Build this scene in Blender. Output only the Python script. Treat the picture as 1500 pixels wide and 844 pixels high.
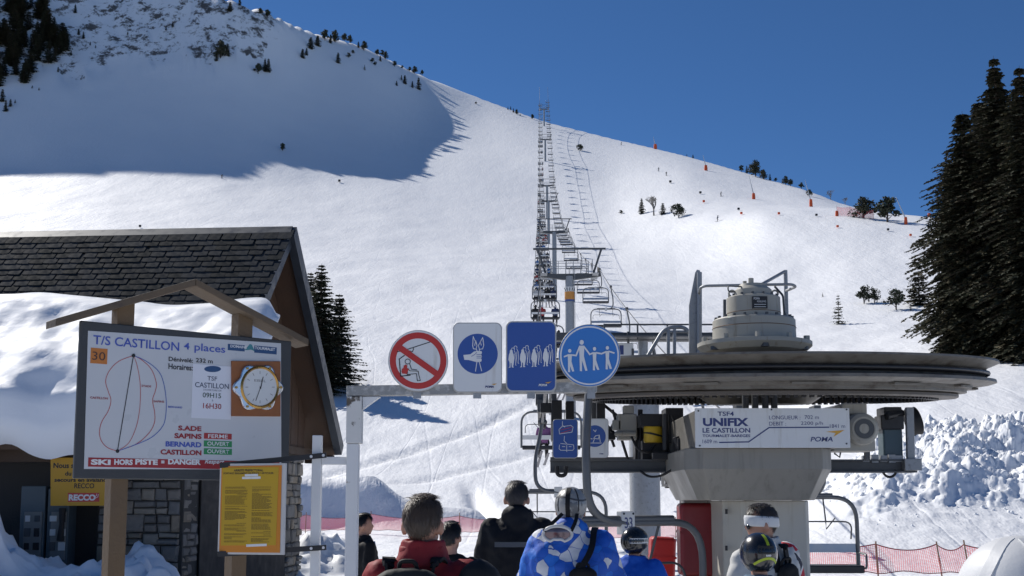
import bpy, bmesh, math, random
import numpy as np
from mathutils import Vector, Matrix, Euler

# ------------------------------------------------------------------ camera
for o in list(bpy.data.objects):
    bpy.data.objects.remove(o)
SC = bpy.context.scene
COL = SC.collection
R = math.radians
F = 1750.0                      # focal length in photo pixels (1500 wide)
HZ, PY = 735.0, 525.0           # horizon row, principal row
PITCH = math.atan((HZ - PY) / F)
EYE = 1.62
SP, CP = math.sin(PITCH), math.cos(PITCH)
cam = bpy.data.cameras.new('camera')
cam.sensor_width = 36.0
cam.lens = F / 1500 * 36
cam.shift_y = (PY - 422) / 1500
cam.clip_start = 0.1
cam.clip_end = 6000
camo = bpy.data.objects.new('camera', cam)
camo.location = (0, 0, EYE)
camo.rotation_euler = (math.pi / 2 + PITCH, 0, 0)
COL.objects.link(camo)
SC.camera = camo

# ------------------------------------------------------------------ light
SUN_AZ, SUN_EL = -42.0, 40.0    # degrees right of the view axis, above the horizon
w = bpy.data.worlds.new('World')
SC.world = w
w.use_nodes = True
nt = w.node_tree
bgn = nt.nodes['Background']
sky = nt.nodes.new('ShaderNodeTexSky')
sky.sky_type = 'NISHITA'
sky.sun_disc = False
sky.sun_elevation = R(SUN_EL)
sky.sun_rotation = R(SUN_AZ)
sky.altitude = 2600
sky.air_density = 0.75
sky.dust_density = 0.0
sky.ozone_density = 6.0
hsv = nt.nodes.new('ShaderNodeHueSaturation')
hsv.inputs['Saturation'].default_value = 1.1
nt.links.new(sky.outputs[0], hsv.inputs['Color'])
nt.links.new(hsv.outputs[0], bgn.inputs[0])
bgn.inputs[1].default_value = 0.082
sl = bpy.data.lights.new('sun', 'SUN')
sl.energy = 4.2
sl.angle = R(0.53)
sl.color = (1.0, 0.955, 0.89)
so = bpy.data.objects.new('sun', sl)
sd = Vector((math.sin(R(SUN_AZ)) * math.cos(R(SUN_EL)), math.cos(R(SUN_AZ)) * math.cos(R(SUN_EL)), math.sin(R(SUN_EL))))
so.rotation_euler = sd.to_track_quat('Z', 'Y').to_euler()
so.location = (-60, 40, 80)
COL.objects.link(so)
SC.view_settings.view_transform = 'Standard'
SC.view_settings.look = 'None'
SC.view_settings.gamma = 1.0
SC.view_settings.exposure = 0.24
SC.render.engine = 'CYCLES'

# ------------------------------------------------------------------ helpers
def tanE(v):
    yc = (PY - v) / F
    return (SP + yc * CP) / (CP - yc * SP)

def at(u, v, Y):
    """point at depth Y on the ray of photo pixel (u, v)"""
    yc = (PY - v) / F
    d = CP - yc * SP
    return Vector(((u - 750) / F / d * Y, Y, EYE + (SP + yc * CP) / d * Y))

def link(o, parent=None):
    COL.objects.link(o)
    if parent is not None:
        o.parent = parent
    return o

def tag(o, label=None, cat=None, group=None, kind=None):
    if label: o['label'] = label
    if cat: o['category'] = cat
    if group: o['group'] = group
    if kind: o['kind'] = kind
    return o

def empty(name, loc=(0, 0, 0), rz=0.0, label=None, cat=None, group=None):
    o = bpy.data.objects.new(name, None)
    o.empty_display_size = 0.2
    o.location = loc
    o.rotation_euler = (0, 0, rz)
    COL.objects.link(o)
    return tag(o, label, cat, group)

def copy_tree(o, parent=None):
    c = o.copy()
    COL.objects.link(c)
    if parent is not None:
        c.parent = parent
    for ch in list(KIDS.get(o.name, [])):
        copy_tree(ch, c)
    return c
KIDS = {}

class MB:
    """collects simple shapes into one mesh"""
    def __init__(s):
        s.v = []; s.f = []; s.m = []; s.cur = 0
    def add(s, vs, fs):
        b = len(s.v)
        s.v.extend([tuple(p) for p in vs])
        for f in fs:
            s.f.append(tuple(i + b for i in f)); s.m.append(s.cur)
        return s
    def box(s, c, d, rot=None):
        x, y, z = d[0] / 2, d[1] / 2, d[2] / 2
        vs = [Vector(p) for p in ((-x,-y,-z),(x,-y,-z),(x,y,-z),(-x,y,-z),(-x,-y,z),(x,-y,z),(x,y,z),(-x,y,z))]
        if rot is not None:
            vs = [rot @ p for p in vs]
        c = Vector(c)
        return s.add([p + c for p in vs], [(0,3,2,1),(4,5,6,7),(0,1,5,4),(1,2,6,5),(2,3,7,6),(3,0,4,7)])
    def box2(s, a, b):
        return s.box([(a[i] + b[i]) / 2 for i in range(3)], [abs(b[i] - a[i]) for i in range(3)])
    def bar(s, a, b, wd, th, up=(0, 0, 1)):
        a = Vector(a); b = Vector(b); d = (b - a)
        L = d.length; d.normalize()
        up = Vector(up)
        sx = d.cross(up)
        if sx.length < 1e-4: sx = d.cross(Vector((0, 1, 0)))
        sx.normalize(); n = sx.cross(d)
        m = Matrix((sx, d, n)).transposed()
        return s.box((a + b) / 2, (wd, L, th), m)
    def tube(s, pts, r, seg=10, caps=True):
        pts = [Vector(p) for p in pts]
        n = len(pts)
        rs = r if isinstance(r, (list, tuple)) else [r] * n
        tang = []
        for i in range(n):
            a = pts[max(0, i - 1)]; b = pts[min(n - 1, i + 1)]
            tang.append((b - a).normalized())
        t0 = tang[0]
        up = Vector((0, 0, 1)) if abs(t0.z) < 0.9 else Vector((0, 1, 0))
        nx = t0.cross(up).normalized()
        vs = []
        for i in range(n):
            t = tang[i]
            nx = (nx - t * nx.dot(t))
            if nx.length < 1e-5: nx = t.orthogonal()
            nx.normalize(); ny = t.cross(nx)
            for k in range(seg):
                a = 2 * math.pi * k / seg
                vs.append(pts[i] + (nx * math.cos(a) + ny * math.sin(a)) * rs[i])
        fs = []
        for i in range(n - 1):
            for k in range(seg):
                k2 = (k + 1) % seg
                fs.append((i*seg+k, i*seg+k2, (i+1)*seg+k2, (i+1)*seg+k))
        if caps:
            fs.append(tuple(range(seg - 1, -1, -1)))
            fs.append(tuple((n - 1) * seg + k for k in range(seg)))
        return s.add(vs, fs)
    def cyl(s, a, b, r, seg=16, r2=None):
        return s.tube([a, b], [r, r if r2 is None else r2], seg)
    def lathe(s, prof, c=(0, 0, 0), seg=32, a0=0, a1=2*math.pi, rot=None):
        """prof: list of (r, z)"""
        full = abs(a1 - a0 - 2 * math.pi) < 1e-6
        n = seg if full else seg + 1
        vs = []; c = Vector(c)
        for (r, z) in prof:
            for k in range(n):
                a = a0 + (a1 - a0) * k / seg
                p = Vector((r * math.cos(a), r * math.sin(a), z))
                if rot is not None: p = rot @ p
                vs.append(p + c)
        fs = []
        for i in range(len(prof) - 1):
            for k in range(seg):
                k2 = (k + 1) % n
                fs.append((i*n+k, i*n+k2, (i+1)*n+k2, (i+1)*n+k))
        return s.add(vs, fs)
    def prism(s, poly, y0, y1, T=None):
        """poly in (x, z), extruded along y from y0 to y1 (front at y0); T maps a point"""
        n = len(poly)
        vs = [Vector((p[0], y0, p[1])) for p in poly] + [Vector((p[0], y1, p[1])) for p in poly]
        if T is not None: vs = [T @ p for p in vs]
        fs = [tuple(range(n)), tuple(range(2 * n - 1, n - 1, -1))]
        for k in range(n):
            k2 = (k + 1) % n
            fs.append((k2, k, n + k, n + k2))
        return s.add(vs, fs)
    def ell(s, c, r, seg=14, rings=9, rot=None):
        vs = []; c = Vector(c); fs = []
        for i in range(rings + 1):
            th = math.pi * i / rings
            for k in range(seg):
                a = 2 * math.pi * k / seg
                p = Vector((r[0]*math.sin(th)*math.cos(a), r[1]*math.sin(th)*math.sin(a), -r[2]*math.cos(th)))
                if rot is not None: p = rot @ p
                vs.append(p + c)
        for i in range(rings):
            for k in range(seg):
                k2 = (k + 1) % seg
                fs.append((i*seg+k, i*seg+k2, (i+1)*seg+k2, (i+1)*seg+k))
        return s.add(vs, fs)
    def loft(s, secs, seg=20, pw=2.0):
        """secs: (x, y, z, rx, ry) horizontal super-ellipses, closed at both ends"""
        vs = []; fs = []
        for (x, y, z, rx, ry) in secs:
            for k in range(seg):
                a = 2 * math.pi * k / seg
                ca, sa = math.cos(a), math.sin(a)
                e = 2.0 / pw
                vs.append((x + rx*math.copysign(abs(ca)**e, ca), y + ry*math.copysign(abs(sa)**e, sa), z))
        n = len(secs)
        for i in range(n - 1):
            for k in range(seg):
                k2 = (k + 1) % seg
                fs.append((i*seg+k, i*seg+k2, (i+1)*seg+k2, (i+1)*seg+k))
        fs.append(tuple(range(seg - 1, -1, -1)))
        fs.append(tuple((n - 1) * seg + k for k in range(seg)))
        return s.add(vs, fs)
    def capsule(s, a, b, ra, rb, seg=14):
        a = Vector(a); b = Vector(b); d = (b - a).normalized()
        pts = []; rs = []
        for t in (-90, -60, -30, 0):
            pts.append(a + d * ra * math.sin(R(t))); rs.append(max(1e-3, ra * math.cos(R(t))))
        for t in (0, 30, 60, 90):
            pts.append(b + d * rb * math.sin(R(t))); rs.append(max(1e-3, rb * math.cos(R(t))))
        return s.tube(pts, rs, seg)
    def mesh(s, name, mats, smooth=None):
        me = bpy.data.meshes.new(name)
        me.from_pydata(s.v, [], s.f)
        if not isinstance(mats, (list, tuple)): mats = [mats]
        for m in mats: me.materials.append(m)
        if any(s.m): me.polygons.foreach_set('material_index', s.m)
        bm = bmesh.new(); bm.from_mesh(me)
        bmesh.ops.remove_doubles(bm, verts=bm.verts, dist=1e-6)
        bmesh.ops.recalc_face_normals(bm, faces=bm.faces)
        bm.to_mesh(me); bm.free()
        if smooth is not None:
            me.polygons.foreach_set('use_smooth', [True] * len(me.polygons))
            if smooth < 179: me.set_sharp_from_angle(angle=R(smooth))
        me.update()
        return me
    def build(s, name, mats, parent=None, smooth=None, bevel=0, seg=2):
        o = bpy.data.objects.new(name, s.mesh(name, mats, smooth))
        return put(o, parent, bevel, seg)

def put(o, parent=None, bevel=0, seg=2):
    COL.objects.link(o)
    if parent is not None:
        o.parent = parent
        KIDS.setdefault(parent.name, []).append(o)
    if bevel:
        m = o.modifiers.new('bevel', 'BEVEL')
        m.width = bevel; m.segments = seg; m.limit_method = 'ANGLE'; m.angle_limit = R(40)
    return o

def arc(c, r, a0, a1, n, ex=(1, 0, 0), ey=(0, 0, 1)):
    c = Vector(c); ex = Vector(ex); ey = Vector(ey)
    return [c + ex * r * math.cos(R(a0 + (a1 - a0) * k / n)) + ey * r * math.sin(R(a0 + (a1 - a0) * k / n)) for k in range(n + 1)]

def fillet(pts, r, n=6):
    """round the corners of a polyline"""
    pts = [Vector(p) for p in pts]
    out = [pts[0]]
    for i in range(1, len(pts) - 1):
        a, b, c = pts[i-1], pts[i], pts[i+1]
        d1 = (a - b); d2 = (c - b)
        rr = min(r, d1.length * .49, d2.length * .49)
        p1 = b + d1.normalized() * rr; p2 = b + d2.normalized() * rr
        for k in range(n + 1):
            t = k / n
            out.append(p1 * (1-t)**2 + b * 2*t*(1-t) + p2 * t*t)
    out.append(pts[-1])
    return out

# ------------------------------------------------------------------ materials
MATS = {}
def mat(name, col, rough=0.6, metal=0.0, var=0.0, vscale=6.0, bump=0.0, bscale=40.0, col2=None, c2scale=3.0, c2lo=.55, c2hi=.7, spec=None, coat=0.0, streak=False):
    """principled material with noise variation of tone, optional second colour in patches, optional fine relief"""
    if name in MATS: return MATS[name]
    m = bpy.data.materials.new(name); m.use_nodes = True
    MATS[name] = m
    t = m.node_tree; b = t.nodes['Principled BSDF']
    b.inputs['Base Color'].default_value = (*col, 1)
    b.inputs['Roughness'].default_value = rough
    b.inputs['Metallic'].default_value = metal
    if spec is not None: b.inputs['Specular IOR Level'].default_value = spec
    if coat: b.inputs['Coat Weight'].default_value = coat; b.inputs['Coat Roughness'].default_value = .12
    tc = t.nodes.new('ShaderNodeTexCoord')
    src = None
    if var or col2:
        n = t.nodes.new('ShaderNodeTexNoise'); n.inputs['Scale'].default_value = vscale; n.inputs['Detail'].default_value = 5
        t.links.new(tc.outputs['Object'], n.inputs['Vector'])
        mx = t.nodes.new('ShaderNodeMix'); mx.data_type = 'RGBA'
        mx.inputs[6].default_value = (*[c * (1 - var) for c in col], 1)
        mx.inputs[7].default_value = (*[min(1, c * (1 + var)) for c in col], 1)
        t.links.new(n.outputs['Fac'], mx.inputs[0])
        src = mx.outputs[2]
        rr = t.nodes.new('ShaderNodeMapRange')
        rr.inputs[1].default_value = .3; rr.inputs[2].default_value = .7
        rr.inputs[3].default_value = max(0, rough - .1); rr.inputs[4].default_value = min(1, rough + .1)
        t.links.new(n.outputs['Fac'], rr.inputs[0]); t.links.new(rr.outputs[0], b.inputs['Roughness'])
        if col2:
            n2 = t.nodes.new('ShaderNodeTexNoise'); n2.inputs['Scale'].default_value = c2scale; n2.inputs['Detail'].default_value = 7
            n2.inputs['Roughness'].default_value = .65
            if streak:
                mp2 = t.nodes.new('ShaderNodeMapping'); mp2.inputs['Scale'].default_value = (2.2, 2.2, .22)
                t.links.new(tc.outputs['Object'], mp2.inputs[0]); t.links.new(mp2.outputs[0], n2.inputs['Vector'])
            else: t.links.new(tc.outputs['Object'], n2.inputs['Vector'])
            r2 = t.nodes.new('ShaderNodeMapRange'); r2.inputs[1].default_value = c2lo; r2.inputs[2].default_value = c2hi
            t.links.new(n2.outputs['Fac'], r2.inputs[0])
            m2 = t.nodes.new('ShaderNodeMix'); m2.data_type = 'RGBA'
            m2.inputs[7].default_value = (*col2, 1)
            t.links.new(r2.outputs[0], m2.inputs[0]); t.links.new(src, m2.inputs[6])
            src = m2.outputs[2]
        t.links.new(src, b.inputs['Base Color'])
    if bump:
        n3 = t.nodes.new('ShaderNodeTexNoise'); n3.inputs['Scale'].default_value = bscale; n3.inputs['Detail'].default_value = 4
        t.links.new(tc.outputs['Object'], n3.inputs['Vector'])
        bp = t.nodes.new('ShaderNodeBump'); bp.inputs['Strength'].default_value = bump; bp.inputs['Distance'].default_value = .02
        t.links.new(n3.outputs['Fac'], bp.inputs['Height']); t.links.new(bp.outputs[0], b.inputs['Normal'])
    return m

# numpy noise -------------------------------------------------------
_rng = np.random.RandomState(7)
_perm = _rng.rand(512, 512)
def vnoise(x, y):
    xi = np.floor(x).astype(int); yi = np.floor(y).astype(int)
    fx = x - xi; fy = y - yi
    fx = fx*fx*fx*(fx*(fx*6-15)+10); fy = fy*fy*fy*(fy*(fy*6-15)+10)
    a = _perm[xi & 511, yi & 511]; b = _perm[(xi+1) & 511, yi & 511]
    c = _perm[xi & 511, (yi+1) & 511]; d = _perm[(xi+1) & 511, (yi+1) & 511]
    return (a*(1-fx)+b*fx)*(1-fy) + (c*(1-fx)+d*fx)*fy - .5
def fbm(x, y, oct=4, gain=.5):
    s = 0; a = 1
    for k in range(oct):
        s = s + a * vnoise(x + 17.3*k, y - 9.1*k); x = x*2.03; y = y*2.03; a *= gain
    return s
def sstep(a, b, x):
    t = np.clip((x - a) / (b - a), 0, 1)
    return t*t*(3-2*t)
# ================================================================== terrain
# ground profiles: view column -> (distance, photo row) pairs up to the crest, then the land falls away
COLS = {  # unseen crests past the left and top edges shaped to cast the mountain shadow
 -1500: [(60,776),(110,700),(200,600),(330,500),(450,440),(600,400)],
 -700: [(60,772),(80,700),(110,585),(150,495),(200,430),(260,370),(330,315),(390,275),(430,205),(470,120),(510,30),(550,-60),(600,-160),(640,-220)],
 -200: [(60,772),(80,690),(110,580),(150,490),(200,425),(260,362),(330,312),(390,278),(435,248),(475,170),(515,80),(555,-15),(595,-110),(640,-200)],
 0: [(60,772),(80,690),(110,580),(150,490),(200,425),(260,360),(330,315),(390,280),(435,252),(475,182),(515,105),(555,22),(590,-65),(630,-155)],
 150: [(60,772),(80,690),(110,580),(150,490),(200,425),(260,363),(330,318),(390,284),(435,254),(475,196),(510,138),(540,82),(566,25),(582,-12),(596,-40)],
 310: [(60,772),(80,690),(110,580),(150,490),(200,427),(260,368),(330,325),(390,291),(440,257),(480,204),(510,152),(537,95),(558,40),(574,-6)],
 380: [(60,772),(80,690),(110,580),(150,490),(200,430),(260,373),(330,331),(390,298),(445,262),(490,214),(524,164),(552,110),(574,50),(584,20)],
 450: [(60,772),(80,690),(110,582),(150,492),(200,432),(260,378),(330,337),(390,303),(450,267),(500,220),(540,172),(570,124),(595,80),(612,56),(620,49)],
 520: [(60,772),(80,690),(110,582),(150,492),(200,434),(260,383),(330,343),(390,308),(455,268),(510,222),(550,180),(582,138),(608,102),(630,78),(646,67),(652,66)],
 560: [(60,772),(80,690),(110,582),(150,492),(200,434),(260,383),(330,343),(390,310),(455,271),(512,228),(556,190),(592,152),(622,118),(644,98),(658,88),(664,86)],
 620: [(60,772),(80,690),(110,580),(150,492),(200,436),(260,388),(330,350),(390,315),(455,276),(515,236),(570,202),(615,170),(650,142),(680,122),(698,114)],
 700: [(60,772),(80,690),(110,575),(150,490),(200,437),(260,392),(330,354),(390,319),(450,278),(510,238),(570,206),(620,180),(660,158),(690,146),(705,143)],
 797: [(60,772),(80,690),(110,570),(150,490),(200,438),(260,395),(330,357),(390,322),(450,280),(510,236),(570,206),(620,185),(645,178)],
 900: [(60,768),(80,685),(110,570),(150,490),(200,439),(260,398),(330,356),(390,318),(450,277),(510,240),(570,214),(610,203)],
 1010:[(60,760),(80,675),(110,565),(150,490),(200,440),(260,385),(330,318),(390,285),(450,255),(510,236),(550,228)],
 1130:[(45,760),(60,705),(80,640),(110,560),(150,490),(200,430),(240,360),(275,309),(300,303),(380,290),(430,274),(480,261)],
 1190:[(42,730),(60,680),(80,610),(110,545),(150,482),(200,420),(240,345),(270,308),(285,304),(360,297),(410,285),(440,278)],
 1250: [(42,710),(60,672),(80,590),(110,535),(150,475),(190,420),(230,350),(260,311),(272,307),(340,305.5),(400,302)],
 1370: [(42,690),(60,650),(80,565),(110,515),(150,460),(180,420),(215,360),(245,322),(254,318.5),(300,317.8),(350,317)],
 1500: [(42,690),(60,640),(80,556),(110,510),(140,455),(170,420),(200,370),(225,342),(234,338.5),(290,337),(330,336)],
 2000:[(42,690),(60,640),(80,560),(110,520),(150,480),(200,440),(225,425)],
 3200:[(60,730),(110,640),(200,600)],
}
YK = np.concatenate([np.linspace(5, 60, 56), np.linspace(61, 1500, 1440)])
def _pchip(x, y, xx):
    x = np.array(x, float); y = np.array(y, float)
    h = np.diff(x); d = np.diff(y) / h
    m = np.zeros(len(x)); m[0] = d[0]; m[-1] = d[-1]
    for i in range(1, len(x) - 1):
        if d[i-1] * d[i] > 0:
            w1 = 2*h[i] + h[i-1]; w2 = h[i] + 2*h[i-1]
            m[i] = (w1 + w2) / (w1 / d[i-1] + w2 / d[i])
    i = np.clip(np.searchsorted(x, xx) - 1, 0, len(x) - 2)
    t = (xx - x[i]) / h[i]
    return (y[i]*(1+2*t)*(1-t)**2 + m[i]*h[i]*t*(1-t)**2 + y[i+1]*t*t*(3-2*t) + m[i+1]*h[i]*t*t*(t-1))
QK = np.array(sorted(COLS))
_tab = []; _yc = []; _ts = []; _sl = []
SG = np.linspace(.02, 1, 240)
for q in QK:
    pr = COLS[q]
    ys = [5, 20, 30]; zs = [0, 0, 0]
    if q >= 1130 and q <= 2000: ys = [5, 20, 29]; zs = [0, -.05, -.12]
    elif q < 1130: ys = [5, 20, 45]
    for (Y, v) in pr:
        ys.append(Y); zs.append(EYE + Y * tanE(v))
    Yc, zc = ys[-1], zs[-1]
    sl_ = min(.2, (zs[-1] - zs[-2]) / (ys[-1] - ys[-2]))
    _yc.append(Yc); _sl.append(sl_)
    zz_ = _pchip(ys, zs, np.clip(SG * Yc, 5, Yc))
    _ts.append((zz_ - EYE) / (SG * Yc))
    ys = ys + [Yc + 60]; zs = zs + [zc + .2 * 60]
    _tab.append(_pchip(ys, zs, np.minimum(YK, ys[-1])))
_tab = np.array(_tab); _ts = np.array(_ts); _yc = np.array(_yc, float); _sl = np.array(_sl)
QF = np.arange(-1500, 3201, 5.0)
_i = np.clip(np.searchsorted(QK, QF) - 1, 0, len(QK) - 2)
_t = ((QF - QK[_i]) / (QK[_i+1] - QK[_i]))[:, None]
_k = np.exp(-.5 * (np.arange(-9, 10) / 3.6) ** 2); _k /= _k.sum()
def _blend(arr):
    a = arr[_i] * (1 - _t) + arr[_i+1] * _t
    p = np.pad(a, ((9, 9), (0, 0)), mode='edge')
    return sum(_k[j] * p[j:j + len(QF)] for j in range(19))
NEARZ = _blend(_tab)                       # near ground: heights blended at equal distance
YCF = _blend(_yc[:, None])[:, 0]; TSF = _blend(_ts); SLF = _blend(_sl[:, None])[:, 0]
TAB = np.zeros_like(NEARZ)                 # far slopes: profiles blended crest to crest
for n_ in range(len(QF)):
    Yc = YCF[n_]; zc = EYE + TSF[n_, -1] * Yc
    far = EYE + YK * np.interp(YK / Yc, SG, TSF[n_])
    dY = np.maximum(YK - Yc, 0)
    fall = zc + SLF[n_] * 10 * (1 - np.exp(-dY / 10)) - .55 * np.maximum(dY - 6, 0) ** 1.0 * np.exp(-dY / 260) - .1 * dY
    far = np.where(YK > Yc, fall, far)
    wq = sstep(110, min(300, Yc * .75), YK)
    TAB[n_] = NEARZ[n_] * (1 - wq) + far * wq

def pix2q(u, v, Y=None):
    yc = (PY - v) / F
    return 750 + (u - 750) / (CP - yc * SP)

def bump2(X, Y, cx, cy, rx, ry, h, p=2.0):
    return h * np.exp(-(np.abs((X - cx) / rx) ** p + np.abs((Y - cy) / ry) ** p))

def H(X, Y):
    X = np.asarray(X, float); Y = np.asarray(Y, float)
    r = np.hypot(X, Y)
    phi = np.abs(np.arctan2(X, Y))
    Yc = np.maximum(Y, 3.0)
    q = np.clip(750 + 1750 * X / Yc, -1499, 3199)
    qi = (q + 1500) / 5.0; i0 = np.clip(qi.astype(int), 0, len(QF) - 2); fq = qi - i0
    Yq = np.clip(Yc, 5, 1499)
    yi = np.where(Yq <= 60, (Yq - 5), 56 + (Yq - 61))
    j0 = np.clip(np.floor(yi).astype(int), 0, len(YK) - 2); fy = np.clip(yi - j0, 0, 1)
    z = (TAB[i0, j0]*(1-fq)+TAB[i0+1, j0]*fq)*(1-fy) + (TAB[i0, j0+1]*(1-fq)+TAB[i0+1, j0+1]*fq)*fy
    back = .03 * np.maximum(0, r - 60)
    wgt = sstep(R(52), R(80), phi)
    z = z * (1 - wgt) + back * wgt
    # wind drift and bank beyond the fence, left of the lift
    dd = Y - (60 + .22 * (X + 7) + 1.2 * np.sin(X * .5))
    hh = 2.3 * np.exp(-((X + 7.3) / 2.0) ** 2) + 2.0 * np.exp(-((X + 10.6) / 2.3) ** 2) + 1.3 * np.exp(-((X + 14.5) / 3) ** 2) + .9 * np.exp(-((X + 3.6) / 2.6) ** 2) + .5 * np.exp(-((X - .5) / 3.5) ** 2)
    dr = hh * sstep(-2.2, .3, dd) * np.exp(-np.maximum(dd, 0) / 6.5) * (Y > 40)
    dr = dr - .7 * np.exp(-((X + 1.6 + .12 * (Y - 66)) / .55) ** 2) * sstep(58, 62, Y) * (1 - sstep(70, 76, Y))
    dr = dr - .35 * np.exp(-((X + 9 - .55 * (Y - 84)) / .5) ** 2) * sstep(70, 80, Y) * (1 - sstep(100, 112, Y))
    dr = dr - .3 * np.exp(-((X + 3 - .75 * (Y - 80)) / .45) ** 2) * sstep(70, 78, Y) * (1 - sstep(96, 108, Y))
    # undulation
    f1 = sstep(60, 120, Y) * (1 - .75*sstep(330, 560, Y))
    z = z + f1 * (1.1 * fbm(X / 55 + 3, Y / 90, 2) + .5 * fbm(X / 13, Y / 26 + 5, 3))
    z = z + sstep(28, 50, r) * (.16 * fbm(X / 3.1, Y / 5.0, 3)) * (1 - sstep(150, 300, Y)) + .03 * fbm(X / .9, Y / .9, 2) * sstep(4, 10, r) * (1 - sstep(60, 90, r))
    # steep gullies on the shaded mountain
    mt = sstep(-60, -190, X) * sstep(470, 560, Y)
    z = z + mt * (2.5 * fbm(X / 40, Y / 110, 3))
    # ploughed rubble on the right
    qq = 750 + 1750 * X / Yc
    rb = sstep(1215, 1290, qq) * (1 - sstep(1640, 1760, qq)) * sstep(36.5, 40, Y) * (1 - sstep(49, 53, Y))
    z = z + rb * (.1 + 1.0 * np.abs(fbm(X / 3.2, Y / 3.2, 2, .5)))
    rb2 = sstep(1180, 1260, qq) * (1 - sstep(1640, 1760, qq)) * sstep(33, 38, Y) * (1 - sstep(40, 42, Y))
    z = z + rb2 * .35 * np.abs(fbm(X / .8 + 4, Y / .8, 3))
    return z + dr

def Hs(x, y):
    return float(H(np.array([x]), np.array([y]))[0])

def ground(u, v, y0=30, y1=800):
    """where the ray of a photo pixel meets the ground; on a miss, the crest in that column"""
    Y = np.arange(y0, y1, 1.0)
    yc = (PY - v) / F; d = CP - yc * SP
    X = (u - 750) / F / d * Y
    z = H(X, Y); ray = EYE + tanE(v) * Y
    hit = np.nonzero(z >= ray)[0]
    if len(hit): k = hit[0]
    else: k = int(np.argmax((z - EYE) / Y))
    return Vector((X[k], Y[k], z[k]))

def make_terrain():
    rin = np.radians(np.arange(-25, 25.01, .16))
    rout = np.radians(np.arange(28, 180, 3.0))
    ph = np.concatenate([-rout[::-1], rin, rout])
    rad = [1.2]
    while rad[-1] < 1400:
        k = .0105
        if 36 < rad[-1] < 52: k = .006
        if rad[-1] > 760: k = .05
        rad.append(rad[-1] * (1 + k) if rad[-1] > 14 else rad[-1] + 1.2)
    rad = np.array(rad)
    P, RR = np.meshgrid(ph, rad)
    X = RR * np.sin(P); Y = RR * np.cos(P)
    Z = H(X, Y)
    # rock bands and steps at the top of the shaded mountain
    q = 750 + 1750 * X / np.maximum(Y, 1)
    te = (Z - EYE) / np.maximum(Y, 1)
    lim = .3515 + .016 * np.clip((q - 60) / 300, -2, 1.1) + .028 * fbm(q / 42, te * 30, 3)
    rock = sstep(0, .018, te - lim) * sstep(440, 385, q) * (Y > 300)
    n1 = fbm(X / 6 + te * 90, te * 330 - X / 9, 5, .75)
    Z = Z + rock * 2.2 * n1
    nr, nc = Z.shape
    vs = np.stack([X, Y, Z], -1).reshape(-1, 3)
    idx = np.arange(nr * nc).reshape(nr, nc)
    a = idx[:-1, :-1].ravel(); b = idx[:-1, 1:].ravel(); c = idx[1:, 1:].ravel(); d = idx[1:, :-1].ravel()
    fc = np.stack([a, b, c, d], 1)
    # close the seam behind the camera and the middle
    seam = np.stack([idx[:-1, -1], idx[:-1, 0], idx[1:, 0], idx[1:, -1]], 1)
    fc = np.concatenate([fc, seam])[:, ::-1]
    me = bpy.data.meshes.new('snow_ground')
    nv = len(vs) + 1
    vs = np.concatenate([vs, [[0, 0, 0]]])
    tri = np.stack([idx[0], np.roll(idx[0], -1), np.full(nc, nv - 1)], 1)
    me.from_pydata(vs.tolist(), [], fc.tolist() + tri.tolist())
    me.polygons.foreach_set('use_smooth', [True] * len(me.polygons))
    at_ = me.attributes.new('rock', 'FLOAT', 'POINT')
    at_.data.foreach_set('value', np.concatenate([rock.ravel(), [0]]).astype(np.float32))
    me.materials.append(snow_ground_mat())
    me.update()
    o = bpy.data.objects.new('snow_ground', me)
    COL.objects.link(o)
    tag(o, kind='structure')
    return o

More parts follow.
